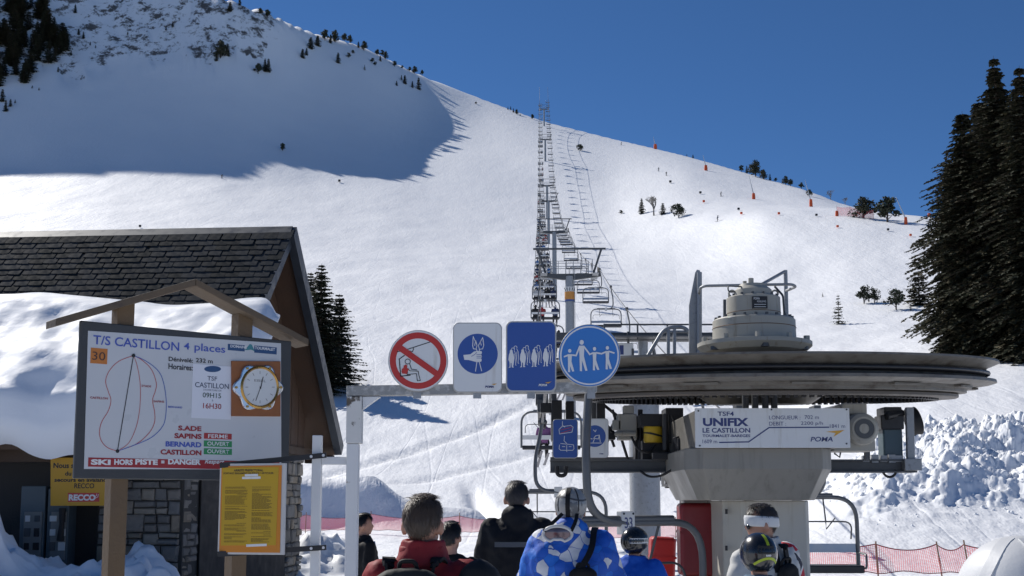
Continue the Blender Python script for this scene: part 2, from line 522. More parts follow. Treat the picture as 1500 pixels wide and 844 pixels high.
def snow_ground_mat():
    m = bpy.data.materials.new('snow_ground'); m.use_nodes = True
    t = m.node_tree; b = t.nodes['Principled BSDF']; L = t.links.new
    N = t.nodes.new
    tc = N('ShaderNodeTexCoord')
    def noise(scale, detail=4, vec=None, sx=1, sy=1, rough=.5):
        mp = N('ShaderNodeMapping'); mp.inputs['Scale'].default_value = (sx, sy, 1)
        L(vec or tc.outputs['Object'], mp.inputs['Vector'])
        n = N('ShaderNodeTexNoise'); n.inputs['Scale'].default_value = scale; n.inputs['Detail'].default_value = detail
        n.inputs['Roughness'].default_value = rough
        L(mp.outputs[0], n.inputs['Vector'])
        return n
    at_ = N('ShaderNodeAttribute'); at_.attribute_name = 'rock'
    n1 = noise(.05, 4)
    mx = N('ShaderNodeMix'); mx.data_type = 'RGBA'
    mx.inputs[6].default_value = (.80, .82, .85, 1); mx.inputs[7].default_value = (.88, .89, .905, 1)
    L(n1.outputs['Fac'], mx.inputs[0])
    rc = N('ShaderNodeValToRGB')
    rc.color_ramp.elements[0].color = (.035, .034, .036, 1); rc.color_ramp.elements[1].color = (.20, .18, .16, 1)
    rn = noise(.35, 6)
    L(rn.outputs['Fac'], rc.inputs[0])
    thr = N('ShaderNodeMapRange'); thr.inputs[1].default_value = .51; thr.inputs[2].default_value = .57
    ad = N('ShaderNodeMath'); ad.operation = 'MULTIPLY_ADD'; ad.inputs[1].default_value = 1.0; 
    rn2 = noise(.12, 9, sx=1.0, sy=.8, rough=.78)
    L(rn2.outputs['Fac'], ad.inputs[0]); L(at_.outputs['Fac'], ad.inputs[2])
    sb = N('ShaderNodeMath'); sb.operation = 'SUBTRACT'; sb.inputs[1].default_value = 1.0
    L(ad.outputs[0], sb.inputs[0]); L(sb.outputs[0], thr.inputs[0])
    gate = N('ShaderNodeMath'); gate.operation = 'GREATER_THAN'; gate.inputs[1].default_value = .02
    L(at_.outputs['Fac'], gate.inputs[0])
    mu = N('ShaderNodeMath'); mu.operation = 'MULTIPLY'; L(thr.outputs[0], mu.inputs[0]); L(gate.outputs[0], mu.inputs[1])
    m2 = N('ShaderNodeMix'); m2.data_type = 'RGBA'
    L(mu.outputs[0], m2.inputs[0]); L(mx.outputs[2], m2.inputs[6]); L(rc.outputs[0], m2.inputs[7])
    L(m2.outputs[2], b.inputs['Base Color'])
    b.inputs['Roughness'].default_value = .6
    b.inputs['Specular IOR Level'].default_value = .25
    # relief: ripples and ski tracks running down the slope, plus grain
    s1 = noise(.16, 6, sx=1.5, sy=.6, rough=.7)
    s2 = noise(1.3, 5, rough=.6)
    s3 = noise(14, 3)
    s4 = noise(.5, 3, sx=3.2, sy=.22)
    def madd(a, k, c=None):
        n = N('ShaderNodeMath'); n.operation = 'MULTIPLY_ADD'; n.inputs[1].default_value = k
        L(a, n.inputs[0])
        if c is not None: L(c, n.inputs[2])
        else: n.inputs[2].default_value = 0
        return n.outputs[0]
    h = madd(s1.outputs['Fac'], 1.0)
    h = madd(s2.outputs['Fac'], .12, h)
    h = madd(s3.outputs['Fac'], .012, h)
    h = madd(s4.outputs['Fac'], .16, h)
    def track(scale, sx, sy, rz, wid, depth, h):
        mp = N('ShaderNodeMapping'); mp.inputs['Scale'].default_value = (sx, sy, .3); mp.inputs['Rotation'].default_value = (0, 0, rz)
        L(tc.outputs['Object'], mp.inputs['Vector'])
        n = N('ShaderNodeTexNoise'); n.inputs['Scale'].default_value = scale; n.inputs['Detail'].default_value = .6
        L(mp.outputs[0], n.inputs['Vector'])
        a = N('ShaderNodeMath'); a.operation = 'SUBTRACT'; a.inputs[1].default_value = .5; L(n.outputs['Fac'], a.inputs[0])
        b2 = N('ShaderNodeMath'); b2.operation = 'ABSOLUTE'; L(a.outputs[0], b2.inputs[0])
        r_ = N('ShaderNodeMapRange'); r_.inputs[1].default_value = 0; r_.inputs[2].default_value = wid; r_.inputs[3].default_value = 1; r_.inputs[4].default_value = 0
        L(b2.outputs[0], r_.inputs[0])
        return madd(r_.outputs[0], -depth, h)
    h = track(.055, 2.2, .16, .35, .007, .055, h)
    h = track(.06, 2.4, .14, -.3, .006, .05, h)
    h = track(.045, 1.5, .2, 1.0, .004, .05, h)
    bp = N('ShaderNodeBump'); bp.inputs['Strength'].default_value = .6; bp.inputs['Distance'].default_value = .5
    L(h, bp.inputs['Height']); L(bp.outputs[0], b.inputs['Normal'])
    return m

TERRAIN = make_terrain()
# ================================================================== materials
GALV = mat('galvanised_steel', (.30, .315, .33), .5, .35, var=.22, vscale=9, col2=(.20, .205, .21), c2scale=14, bump=.08, bscale=60)
CHST = mat('chair_steel', (.13, .135, .14), .5, .3, var=.2, vscale=8)
GALVD = mat('dull_dark_steel', (.085, .09, .095), .55, .4, var=.3, vscale=12, bump=.1, bscale=50)
GREASE = mat('greasy_black_steel', (.018, .018, .02), .42, .2, var=.4, vscale=16)
BEIGE = mat('beige_machine_paint', (.36, .345, .295), .48, 0, var=.08, vscale=4, col2=(.20, .155, .10), c2scale=6, c2lo=.57, c2hi=.78, bump=.03, streak=True)
RIMP = mat('grey_rim_paint', (.155, .143, .122), .5, .05, var=.25, vscale=7, col2=(.07, .055, .04), c2scale=5, c2lo=.5, c2hi=.68, bump=.06)
CREAM = mat('cream_column_paint', (.46, .44, .38), .45, 0, var=.06, vscale=3, col2=(.36, .31, .24), c2scale=5, c2lo=.55, c2hi=.8, streak=True)
WHITEP = mat('white_post_paint', (.66, .67, .67), .5, 0, var=.08, vscale=5, col2=(.20, .12, .06), c2scale=9, c2lo=.69, c2hi=.76, bump=.05)
RUBBER = mat('black_rubber', (.012, .012, .013), .7, 0, var=.3)
SEATM = mat('black_seat_vinyl', (.015, .016, .02), .55, 0, var=.3, vscale=5)
ALU = mat('brushed_aluminium', (.55, .56, .57), .4, .6, var=.1)
TEAL = mat('teal_machine_paint', (.045, .085, .11), .45, 0, var=.2)
YEL = mat('yellow_machine_paint', (.62, .40, .02), .45, 0, var=.12)
REDPAD = mat('red_pad_vinyl', (.20, .008, .013), .42, 0, var=.15, vscale=3, bump=.25, bscale=7)
REDLT = mat('bright_red_pad_vinyl', (.42, .022, .02), .45, 0, var=.12, vscale=3, bump=.2, bscale=7)
SIGNW = mat('white_sign_sheet', (.64, .655, .66), .38, 0, var=.05, vscale=5, col2=(.46, .45, .42), c2scale=7, c2lo=.56, c2hi=.8, streak=True)
BLUEINK = mat('navy_print', (.03, .045, .16), .45)
BLACKINK = mat('black_print', (.012, .012, .014), .5)
PLATE = mat('white_plate', (.62, .62, .60), .45, 0, var=.06)

def text_mesh(s, T, x0, y0, x1, y1, m, bold=0.0, shear=0.0, keep=False, depth=.0008):
    """letters fitted into a rectangle of the sign's own plane; T maps (x, y, out) to world"""
    cu = bpy.data.curves.new('lettering', 'FONT')
    cu.body = s; cu.size = 1; cu.offset = bold; cu.shear = shear; cu.resolution_u = 3
    o = bpy.data.objects.new('lettering', cu)
    COL.objects.link(o)
    dg = bpy.context.evaluated_depsgraph_get()
    me = bpy.data.meshes.new_from_object(o.evaluated_get(dg))
    bpy.data.objects.remove(o); bpy.data.curves.remove(cu)
    n = len(me.vertices)
    co = np.zeros(n * 3); me.vertices.foreach_get('co', co); co = co.reshape(-1, 3)
    mn = co.min(0); mx = co.max(0)
    sx = (x1 - x0) / max(1e-6, mx[0] - mn[0]); sy = (y1 - y0) / max(1e-6, mx[1] - mn[1])
    if keep: sx = sy
    new = []
    for p in co:
        new.append(T((p[0] - mn[0]) * sx + x0, (p[1] - mn[1]) * sy + y0, depth))
    for i, p in enumerate(new): me.vertices[i].co = p
    me.materials.clear(); me.materials.append(m)
    me.update()
    return me

class Face:
    """a flat sign face: local x to the right, y up, out towards the viewer"""
    def __init__(s, o, ex, ey):
        s.o = Vector(o); s.ex = Vector(ex).normalized(); s.ey = Vector(ey).normalized()
        s.n = s.ex.cross(s.ey).normalized()
    def T(s, x, y, d=0.0):
        return s.o + s.ex * x + s.ey * y + s.n * d
    def px(s, u, v):
        """local coordinates of a photo pixel on this plane"""
        a = Vector((0, 0, EYE)); b = at(u, v, 10.0); d = b - a
        t = (s.o - a).dot(s.n) / d.dot(s.n)
        p = a + d * t - s.o
        return p.dot(s.ex), p.dot(s.ey)
    def text(s, name, st, u0, v0, u1, v1, m, parent, bold=0.0, shear=0.0, d=.002, label=None):
        x0, y1 = s.px(u0, v0); x1, y0 = s.px(u1, v1)
        y1b = s.px(u1, v0)[1]; y0b = s.px(u0, v1)[1]
        me = text_mesh(st, s.T, x0, (y0 + y0b) / 2, x1, (y1 + y1b) / 2, m, bold, shear, depth=d)
        o = bpy.data.objects.new(name, me)
        put(o, parent)
        if label: o['label'] = label
        return o
    def poly(s, name, pts, m, parent, d0=.0, d1=.002, pix=True, bevel=0):
        """flat plate from outline points (photo pixels or local)"""
        if pix: pts = [s.px(*p) for p in pts]
        mb = MB(); n = len(pts)
        mb.add([s.T(x, y, d0) for x, y in pts] + [s.T(x, y, d1) for x, y in pts],
               [tuple(range(n - 1, -1, -1)), tuple(range(n, 2*n))] + [(k, (k+1) % n, n + (k+1) % n, n + k) for k in range(n)])
        return mb.build(name, m, parent, bevel=bevel)
    def strokes(s, name, lines, wd, m, parent, d=.002, pix=True):
        """flat ribbons along polylines"""
        mb = MB()
        for ln in lines:
            pts = [s.px(*p) for p in ln] if pix else ln
            for i in range(len(pts) - 1):
                a = Vector(pts[i]); b = Vector(pts[i+1]); t = (b - a)
                if t.length < 1e-6: continue
                t.normalize(); nn = Vector((-t.y, t.x)) * wd / 2; e = t * wd * .35
                q = [a - e + nn, a - e - nn, b + e - nn, b + e + nn]
                dd = d + .00005 * (i % 7)
                mb.add([s.T(p.x, p.y, dd) for p in q], [(0, 1, 2, 3)])
        return mb.build(name, m, parent)

# ================================================================== chairlift
WC = Vector((2.75, 13.2, 3.03))         # bull wheel centre on the rope plane
WR = 2.36
GAUGE = 2.4
KX = .0238
TILT = math.radians(3.4)
def cx(Y): return WC.x + KX * (Y - WC.y)
TOW = [(29, 0), (97, 392), (200, 334), (330, 291), (392, 269), (510, 202), (620, 158), (682, 128)]
RP = [(13.2, 3.0)]
for (Y, v) in TOW:
    RP.append((Y, EYE + Y * tanE(v) if v else 3.4))
def zr(Y):
    for i in range(len(RP) - 1):
        (a, za), (b, zb) = RP[i], RP[i+1]
        if Y <= b or i == len(RP) - 2:
            t = (Y - a) / (b - a)
            sp = b - a
            return za + (zb - za) * t - 4 * t * (1 - t) * sp * sp * (.00012 if i else 0)

rope = empty('haul_rope', (WC.x, WC.y, 0), 0, 'dark steel haul rope running from the drive wheel up the whole slope', 'cable')
for sgn in (-1, 1):
    mb = MB(); pts = []
    ys = list(np.arange(13.2, 29, 2)) + list(np.arange(29, 97, 6)) + list(np.arange(97, 682, 16)) + [682]
    pts = [Vector((cx(y) + sgn * GAUGE * (WR / GAUGE + (1 - WR / GAUGE) * min(1, (y - 13.2) / 15)), y, zr(y))) - Vector((WC.x, WC.y, 0)) for y in ys]
    mb.tube(pts, [.024 + .00006 * max(0, y - 60) for y in ys], 6)
    mb.build('rope_run', GREASE, rope, smooth=60)
mb = MB()
pts = []
for k in range(49):
    a = math.pi + math.pi * k / 48
    p = Vector((WR * math.cos(a), WR * math.sin(a), -.04))
    p = Matrix.Rotation(TILT, 3, 'X') @ p
    pts.append(p + Vector((0, 0, WC.z)))
mb.tube(pts, .026, 8)
mb.build('rope_bend', GREASE, rope, smooth=60)

# ---- towers
ORD = ['first', 'second', 'third', 'fourth', 'fifth', 'sixth', 'seventh', 'eighth', 'ninth', 'tenth', 'eleventh', 'twelfth', 'thirteenth', 'fourteenth', 'fifteenth', 'sixteenth', 'seventeenth', 'eighteenth', 'nineteenth', 'twentieth']
def ordinal(n):
    if n <= 20: return ORD[n - 1]
    t = {2: 'twenty', 3: 'thirty', 4: 'forty', 5: 'fifty', 6: 'sixty', 7: 'seventy', 8: 'eighty', 9: 'ninety'}[n // 10]
    if n % 10 == 0: return t[:-1] + 'ieth'
    return t + '-' + ORD[n % 10 - 1]

def sheave_train(parent, x, Y, z, n, slope, below=True):
    sgn = -1 if below else 1
    mb = MB(); L = n * .42
    rot = Matrix.Rotation(math.atan(slope), 3, 'X')
    mb.box((x, 0, z + sgn * .34), (.07, L, .16), rot)
    mb.box((x, 0, z + sgn * .52), (.22, .5, .3))
    o = mb.build('sheave_train', GALVD, parent, bevel=.01)
    w = MB()
    for k in range(n):
        y = (k - (n - 1) / 2) * .44
        c = rot @ Vector((0, y, 0)) + Vector((x, 0, z + sgn * .2))
        w.lathe([(.0, -.06), (.19, -.06), (.2, -.05), (.165, 0), (.2, .05), (.19, .06), (0, .06)], c, 14, rot=Matrix.Rotation(math.pi/2, 3, 'Y'))
    w.build('sheave', RUBBER, o, smooth=40)
    return o

def tower(i, Y, label):
    slope = (zr(Y + 8) - zr(Y - 8)) / 16
    X = cx(Y); gz = Hs(X, Y) - .3; zt = zr(Y)
    t = empty('lift_tower', (X, Y, gz), -KX, label, 'lift tower', 'steel towers carrying the chairlift rope')
    h = zt - gz
    arm = h - .75
    mb = MB(); mb.lathe([(.0, 0), (.62, 0), (.62, .12), (.42, .13), (.42, .3), (.40, .3), (.36, arm - .25), (.36, arm), (0, arm)], (0, 0, 0), 24)
    mb.build('pole', GALV, t, smooth=40)
    mb = MB()
    mb.prism([(-2.55, arm), (-2.55, arm + .2), (2.55, arm + .2), (2.55, arm), (.55, arm - .28), (-.55, arm - .28)], -.2, .2)
    mb.build('crossarm', GALVD, t, bevel=.02)
    for s in (-1, 1):
        sheave_train(t, s * GAUGE, Y, h - .02, 6 if i < 6 else 8, slope)
    # lifting frame: slanted arms and a long top rail
    mb = MB()
    for s in (-1, 1):
        mb.bar((s * 1.95, 0, arm + .2), (s * 2.62, 0, arm + 2.25), .17, .12, (0, 1, 0))
    mb.bar((-3.0, 0, arm + 2.32), (3.0, 0, arm + 2.32), .12, .15)
    mb.build('lifting_frame', GALVD, t, bevel=.01)
    mb = MB()
    for yy in (-.45, .45):
        for zz in (.75, 1.2):
            mb.tube([(-1.55, yy, arm + zz), (1.55, yy, arm + zz)], .024, 6)
        for k in range(6):
            xx = -1.55 + 3.1 * k / 5
            mb.tube([(xx, yy, arm + .15), (xx, yy, arm + 1.2)], .024, 6)
    for s in (-1, 1):
        for yy in (-1.3, 1.3):
            x0 = s * (GAUGE - .55)
            mb.tube([(x0, -1.3, arm + 1.2), (x0, 1.3, arm + 1.2)], .024, 6)
            mb.tube([(x0, yy, arm), (x0, yy, arm + 1.2)], .024, 6)
        mb.box((s * (GAUGE - .3), 0, arm + .02), (.5, 2.9, .04))
    mb.build('walkway_railing', GALV, t)
    mb = MB()
    for k in range(int(h / .6)):
        mb.box((.42, -.1, .4 + .6 * k), (.05, .34, .03))
    for yy in (-.27, .07): mb.box((.42, yy, h / 2 + .1), (.04, .03, h - .3))
    tag(mb.build('ladder', GALV, t), kind='stuff')
    return t

TL = [None,
 'grey lift tower with an orange and white band on its pole, nearest full tower',
 'grey lift tower just above the one with the orange band',
 'lift tower halfway up the slope, third above the station',
 'lift tower halfway up the slope, fourth above the station',
 'slim lift tower high on the slope, second from the top',
 'topmost lift tower standing against the sky on the crest']
for i in range(1, 7):
    tw = tower(i, TOW[i][0], TL[i])
    if i == 1:
        X = cx(97); 
        z0 = EYE + 97 * tanE(445) - tw.location.z; z1 = EYE + 97 * tanE(441) - tw.location.z
        def band(nm, va, vb, m):
            a = EYE + 97 * tanE(va) - tw.location.z; b = EYE + 97 * tanE(vb) - tw.location.z
            mb = MB(); mb.lathe([(.415, b), (.415, a)], (0, 0, 0), 24); mb.build(nm, m, tw, smooth=60)
            return a, b
        band('white_band', 421, 428, PLATE)
        band('orange_band', 428, 439.5, mat('orange_band', (.55, .24, .05), .5, 0, var=.1))
        band('blue_band', 439.5, 442.5, mat('blue_band', (.06, .1, .25), .5))
        a = EYE + 97 * tanE(422) - tw.location.z; b = EYE + 97 * tanE(427.5) - tw.location.z
        mb = MB()
        for k in range(5):
            an = R(-90 + (k - 2) * 26)
            p = Vector((.42 * math.cos(an), .42 * math.sin(an), 0))
            mb.bar(p + Vector((0, 0, b + .02)), p * 1.0 + Vector((.06 * (k - 2), 0, a - .03)), .05, .01, (0, 1, 0))
        tag(mb.build('palm_mark', BLACKINK, tw), kind='stuff')

# ---- tower one: low hold-down portal just behind the station
Y1 = 29.0
t1 = empty('hold_down_tower', (cx(Y1), Y1, Hs(cx(Y1), Y1) - .2), 0, 'low thick grey tower with a wide crossbeam right behind the drive wheel', 'lift tower')
g1 = t1.location.z
mb = MB(); mb.lathe([(0, 0), (.37, 0), (.37, 4.5 - g1), (.12, 4.6 - g1), (.12, 5.55 - g1), (0, 5.55 - g1)], (0.08, 0, 0), 32)
mb.build('pole', GALV, t1, smooth=40)
mb = MB(); mb.box((0.08, 0, 5.62 - g1), (5.5, .3, .2)); mb.build('crossbeam', GALVD, t1, bevel=.02)
for s in (-1, 1):
    sheave_train(t1, s * GAUGE, Y1, 3.4 - g1, 6, .1, below=False)
    mb = MB(); mb.box((s * GAUGE, 0, 4.7 - g1), (.3, .3, 1.5)); mb.box((s * (GAUGE - .24), 0, 4.1 - g1), (.1, 2.2, .16))
    mb.build('sheave_hanger', GALVD, t1, bevel=.015)
mb = MB()
for zz in (5.86,):
    mb.tube([(-.9, -.5, zz - g1), (2.2, -.5, zz - g1)], .022, 6)
for xx in (-.9, -.1, .62, 1.4, 2.2):
    mb.tube([(xx, -.5, 5.5 - g1), (xx, -.5, 5.88 - g1)], .022, 6)
mb.box((.65, -.45, 5.56 - g1), (3.2, .5, .04))
for xx, zz in ((-.55, 4.9), (-.2, 4.75), (.3, 4.8)):
    mb.tube([(xx, -.3, 5.3 - g1), (xx, -.3, zz - g1 - .3)], .03, 6)
    mb.box((xx + .1, -.3, zz - .3 - g1), (.3, .2, .2))
mb.build('walkway', GALVD, t1)
p0 = at(905, 503, 28.7); p1 = at(928, 522.5, 28.7)
fc1 = Face(Vector((p0.x, 28.7, p1.z)), (1, 0, 0), (0, 0, 1))
t1n = empty('tower_number_sign', (p0.x, 28.72, p1.z), 0, 'white plate with a blue number one beside the round group sign', 'sign')
def local(o, parent):
    """give a world-space mesh object a parent at the parent's place"""
    for v in o.data.vertices: v.co = parent.matrix_world.inverted() @ v.co if False else v.co
    return o
mb = MB(); mb.box((.18, 0, .16), (.40, .03, .34)); mb.build('plate', PLATE, t1n, bevel=.02)
mb = MB(); mb.tube([(.26, .04, .3), (.26, .04, .62)], .03, 8); mb.build('bracket', GALVD, t1n)
me = text_mesh('1', lambda x, y, d: Vector((x, -.0155 - d, y)), .04, .05, .14, .28, BLUEINK, .04)
put(bpy.data.objects.new('lettering', me), t1n)

# ---- chairs
def chair_meshes():
    P = {}
    ZF, ZS = -1.5, -2.72
    mb = MB()
    pts = fillet([(0, 0, .02), (-.04, 0, -.25), (-.16, -.1, -.8), (-.14, -.12, ZF + .06), (.42, -.1, ZF - .02)], .3, 6)
    mb.tube(pts, .042, 10); P['hanger'] = (mb, CHST, 60)
    mb = MB(); mb.box((0, 0, .04), (.12, .42, .11)); mb.box((0, .1, -.04), (.09, .16, .14)); mb.tube([(-.09, 0, .02), (.09, 0, .02)], .05, 8)
    P['grip'] = (mb, GALVD, None)
    C0 = .34
    mb = MB()
    pts = fillet([(C0 - 1.03, -.08, ZS - .02), (C0 - 1.03, -.1, ZF), (C0 + 1.03, -.1, ZF), (C0 + 1.03, -.08, ZS - .02)], .42, 7)
    mb.tube(pts, .038, 8)
    mb.tube([(C0 - .62, -.1, ZF + .035), (C0 + .62, -.1, ZF + .035)], .036, 8)
    for s in (-1, 1):
        mb.tube(fillet([(C0 + s*1.03, -.08, ZS), (C0 + s*1.03, .46, ZS + .02), (C0 + s*1.03, .46, ZS + .25), (C0 + s*1.03, -.1, ZS + .27)], .08, 3), .02, 6)
    P['frame'] = (mb, CHST, 60)
    mb = MB(); mb.box((C0, .2, ZS + .0), (2.0, .5, .13)); P['seat'] = (mb, SEATM, None)
    mb = MB(); mb.box((C0, -.09, ZS + .34), (1.98, .035, .15), Matrix.Rotation(R(8), 3, 'X'))
    P['backrest'] = (mb, ALU, None)
    mb = MB()
    mb.tube(fillet([(C0 - .9, -.02, ZS + .5), (C0 - .9, .08, ZF - .42), (C0 + .9, .08, ZF - .42), (C0 + .9, -.02, ZS + .5)], .3, 5), .014, 6)
    for s in (-1, 1):
        mb.tube([(C0 + s*.45, -.08, ZF - .02), (C0 + s*.45, .08, ZF - .42)], .014, 6)
        mb.tube([(C0 + s*.45 - .16, .08, ZF - .36), (C0 + s*.45, .1, ZF - .55), (C0 + s*.45, .08, ZF - .42)], .012, 6)
    P['restraint_bar'] = (mb, GALVD, 60)
    mb = MB(); mb.box((C0, -.1, ZF + .0), (.17, .085, .23)); P['number_plate'] = (mb, PLATE, None)
    return P
_cp = chair_meshes()
CH = {k: m.mesh(k, mt, sm) for k, (m, mt, sm) in _cp.items()}
def chair(loc, rz, label, group, detail=True):
    t = empty('chairlift_chair', loc, rz, label, 'chair', group)
    for k, me in CH.items():
        if not detail and k in ('number_plate', 'grip'): continue
        o = bpy.data.objects.new(k, me)
        put(o, t)
        if k in ('seat', 'number_plate', 'grip') and detail:
            m = o.modifiers.new('bevel', 'BEVEL'); m.width = .02 if k == 'seat' else .008; m.segments = 2
    return t
def plate_number(t, s):
    for side in (-1, 1):
        T = (lambda x, y, d: Vector((.34 + x, -.1 - .0435 - d, -1.5 + y))) if side < 0 else (lambda x, y, d: Vector((.34 - x, -.1 + .0435 + d, -1.5 + y)))
        put(bpy.data.objects.new('lettering', text_mesh(s, T, -.05, -.055, .05, .055, BLUEINK, .01)), t)
    mb = MB()
    for sx in (-.06, .06):
        for sz in (-.09, .09):
            mb.tube([(.34 + sx, -.15, -1.5 + sz), (.34 + sx, -.05, -1.5 + sz)], .011, 8)
    tag(mb.build('plate_bolt', GREASE, t), kind='stuff')

a33 = R(56)
pos33 = Vector((WC.x - WR * math.sin(a33), WC.y - WR * math.cos(a33), WC.z - .04 - WR * math.cos(a33) * math.sin(TILT)))
c33 = chair(pos33, R(34), 'empty grey chair numbered 33 turning round the drive wheel behind the blue jacket', 'chairs hanging from the haul rope')
plate_number(c33, '33')
LEFT, RIGHT = [], []
Y = 26.0; n = 0
GL = 'chairs hanging from the haul rope'
while Y < 650:
    n += 1
    lab = 'grey chair going up on the left rope, %s above the drive wheel' % ordinal(n)
    c = chair((cx(Y) - GAUGE, Y, zr(Y)), -KX, lab, GL, Y < 140)
    LEFT.append((Y, c))
    s = (zr(Y + 3) - zr(Y - 3)) / 6
    Y += 15.2 / math.sqrt(1 + s * s)
Y = 21.0; n = 0
while Y < 650:
    n += 1
    lab = 'empty grey chair coming down on the right rope, %s above the drive wheel' % ordinal(n)
    if n == 1: lab = 'empty grey chair numbered 34 behind the cream drive column'
    c = chair((cx(Y) + GAUGE, Y, zr(Y)), math.pi - KX, lab, GL, Y < 140)
    if n == 1: plate_number(c, '34')
    RIGHT.append((Y, c))
    s = (zr(Y + 3) - zr(Y - 3)) / 6
    Y += 15.2 / math.sqrt(1 + s * s)
# ================================================================== drive station
ST = empty('drive_station', (WC.x, WC.y, 0), 0, 'big grey drive wheel with a beige gearbox on a cream column', 'lift station')
def rel(p): return Vector(p) - Vector((WC.x, WC.y, 0))
RX = Matrix.Rotation(TILT, 3, 'X')
wc = Vector((0, 0, WC.z))
# the wheel
mb = MB()
mb.lathe([(1.75, .05), (2.25, .06), (2.36, .09), (2.47, .09), (2.475, .07), (2.43, .05), (2.36, .02), (2.325, -.015), (2.325, -.065), (2.36, -.09), (2.44, -.105), (2.445, -.135), (2.38, -.155), (2.26, -.17), (2.2, -.175), (2.2, -.20), (1.75, -.20), (1.75, .05)], wc, 128, rot=RX)
whl = mb.build('bull_wheel', RIMP, ST, smooth=28)
mb = MB(); mb.lathe([(2.345, -.012), (2.338, -.02), (2.335, -.062), (2.35, -.075)], wc, 128, rot=RX)
mb.build('groove_liner', RUBBER, whl, smooth=40)
mb = MB(); mb.lathe([(2.10, -.19), (2.15, -.2), (2.15, -.235), (2.10, -.24), (1.92, -.24), (1.92, -.19)], wc, 128, rot=RX)
mb.build('brake_band', RIMP, whl, smooth=30)
mb = MB(); mb.lathe([(1.86, -.245), (2.06, -.245), (2.07, -.255), (2.07, -.28), (2.05, -.29), (1.86, -.29), (1.86, -.245)], wc, 128, rot=RX)
mb.build('gear_ring', mat('brown_gear_ring', (.10, .085, .07), .5, .2, var=.25), whl, smooth=30)
mb = MB()
for k in range(150):
    a = 2 * math.pi * k / 150
    c = RX @ Vector((1.845 * math.cos(a), 1.845 * math.sin(a), -.265)) + wc
    mb.box(c, (.05, .035, .09), Matrix.Rotation(a, 3, 'Z'))
tag(mb.build('gear_teeth', GREASE, whl), kind='stuff')
for k in range(6):
    a = 2 * math.pi * (k + .35) / 6
    rt = RX @ Matrix.Rotation(a, 3, 'Z')
    mb = MB(); mb.box(rt @ Vector((1.12, 0, -.09)) + wc, (1.3, .22, .16), rt)
    mb.build('spoke', RIMP, whl, bevel=.012)
# slots between the rim and the brake band show as short plates
for k in range(14):
    a = 2 * math.pi * (k + .5) / 14
    rt = RX @ Matrix.Rotation(a, 3, 'Z')
    mb = MB(); mb.box(rt @ Vector((2.2, 0, -.187)) + wc, (.12, .34, .02), rt)
    mb.build('rim_plate', RIMP, whl)
mb = MB(); mb.lathe([(0, .06), (.75, .06), (.75, -.2), (.55, -.34), (0, -.34)], wc, 48, rot=RX)
mb.build('hub', RIMP, whl, smooth=35)
# gearbox on top
gb = empty('gearbox', (0, 0, 0)); COL.objects.unlink(gb) ; bpy.data.objects.remove(gb)
gc = rel((cx(13.2) - .05, 13.2, 0))
def zz(v, Y=13.2): return EYE + Y * tanE(v)
def xw(px, Y=13.2): return px / F * Y
mb = MB()
mb.lathe([(0, zz(517)), (.56, zz(517)), (.63, zz(509)), (.63, zz(503.5)), (.5, zz(501)), (.46, zz(500)), (.455, zz(471)), (.44, zz(469)), (.31, zz(468.5)), (.30, zz(466)), (.295, zz(437.5)), (.28, zz(436)), (.215, zz(435)), (.205, zz(426)), (.19, zz(424)), (.16, zz(421)), (.15, zz(417.5)), (0, zz(417))], (gc.x, gc.y, 0), 64)
gbx = mb.build('gearbox', BEIGE, ST, smooth=24)
def bolts(r, z, n, rb, hb, m, off=0):
    mb = MB()
    for k in range(n):
        a = 2 * math.pi * (k + off) / n
        c = Vector((gc.x + r * math.cos(a), gc.y + r * math.sin(a), z))
        mb.cyl(c, c + Vector((0, 0, hb)), rb, 6)
    tag(mb.build('bolt_ring', m, gbx), kind='stuff')
bolts(.42, zz(469.3), 22, .018, .03, GALVD)
bolts(.265, zz(436.3), 14, .015, .028, GALVD)
bolts(.58, zz(503.5), 10, .035, .055, BEIGE, .3)
bolts(.56, zz(517), 6, .05, .07, GALVD, .5)
for z, r in ((zz(482), .4585), (zz(460), .2985)):
    mb = MB(); mb.lathe([(r, z - .004), (r + .004, z), (r, z + .004)], (gc.x, gc.y, 0), 64); mb.build('seam', mat('rust_line', (.16, .09, .05), .8), gbx)
for s in (-1, 1):
    mb = MB(); p = Vector((gc.x + s * .24, gc.y - .02, zz(430.5)))
    mb.tube(arc(p, .035, -70, 250, 12), .011, 8); mb.build('lifting_eye', BEIGE, gbx, smooth=60)
mb = MB(); mb.cyl((gc.x - .03, gc.y - .05, zz(418)), (gc.x - .03, gc.y - .05, zz(409)), .03, 10); mb.cyl((gc.x - .09, gc.y, zz(418)), (gc.x - .09, gc.y, zz(412)), .022, 8)
tag(mb.build('filler_cap', BEIGE, gbx, smooth=40), kind='stuff')
# maker's plate
fp = Face(Vector((WC.x, 13.2 - .318, zz(450))) , (1, 0, 0), (0, 0, 1))
pl = MB(); x0, y0 = fp.px(1102.5, 451.5); x1, y1 = fp.px(1124, 434)
pl.add([rel(fp.T(x0, y0)), rel(fp.T(x1, y0)), rel(fp.T(x1, y1)), rel(fp.T(x0, y1))] + [rel(fp.T(x0, y0, -.05)), rel(fp.T(x1, y0, -.05)), rel(fp.T(x1, y1, -.05)), rel(fp.T(x0, y1, -.05))], [(0, 1, 2, 3), (5, 4, 7, 6), (0, 4, 5, 1), (1, 5, 6, 2), (2, 6, 7, 3), (3, 7, 4, 0)])
np_ = pl.build('maker_plate', BLACKINK, gbx)
def face_text(F_, st, u0, v0, u1, v1, m, parent, off, bold=0, shear=0, d=.002, name='lettering'):
    o = F_.text(name, st, u0, v0, u1, v1, m, parent, bold, shear, d)
    for v_ in o.data.vertices: v_.co = v_.co - Vector(off)
    return o
SO = Vector((WC.x, WC.y, 0))
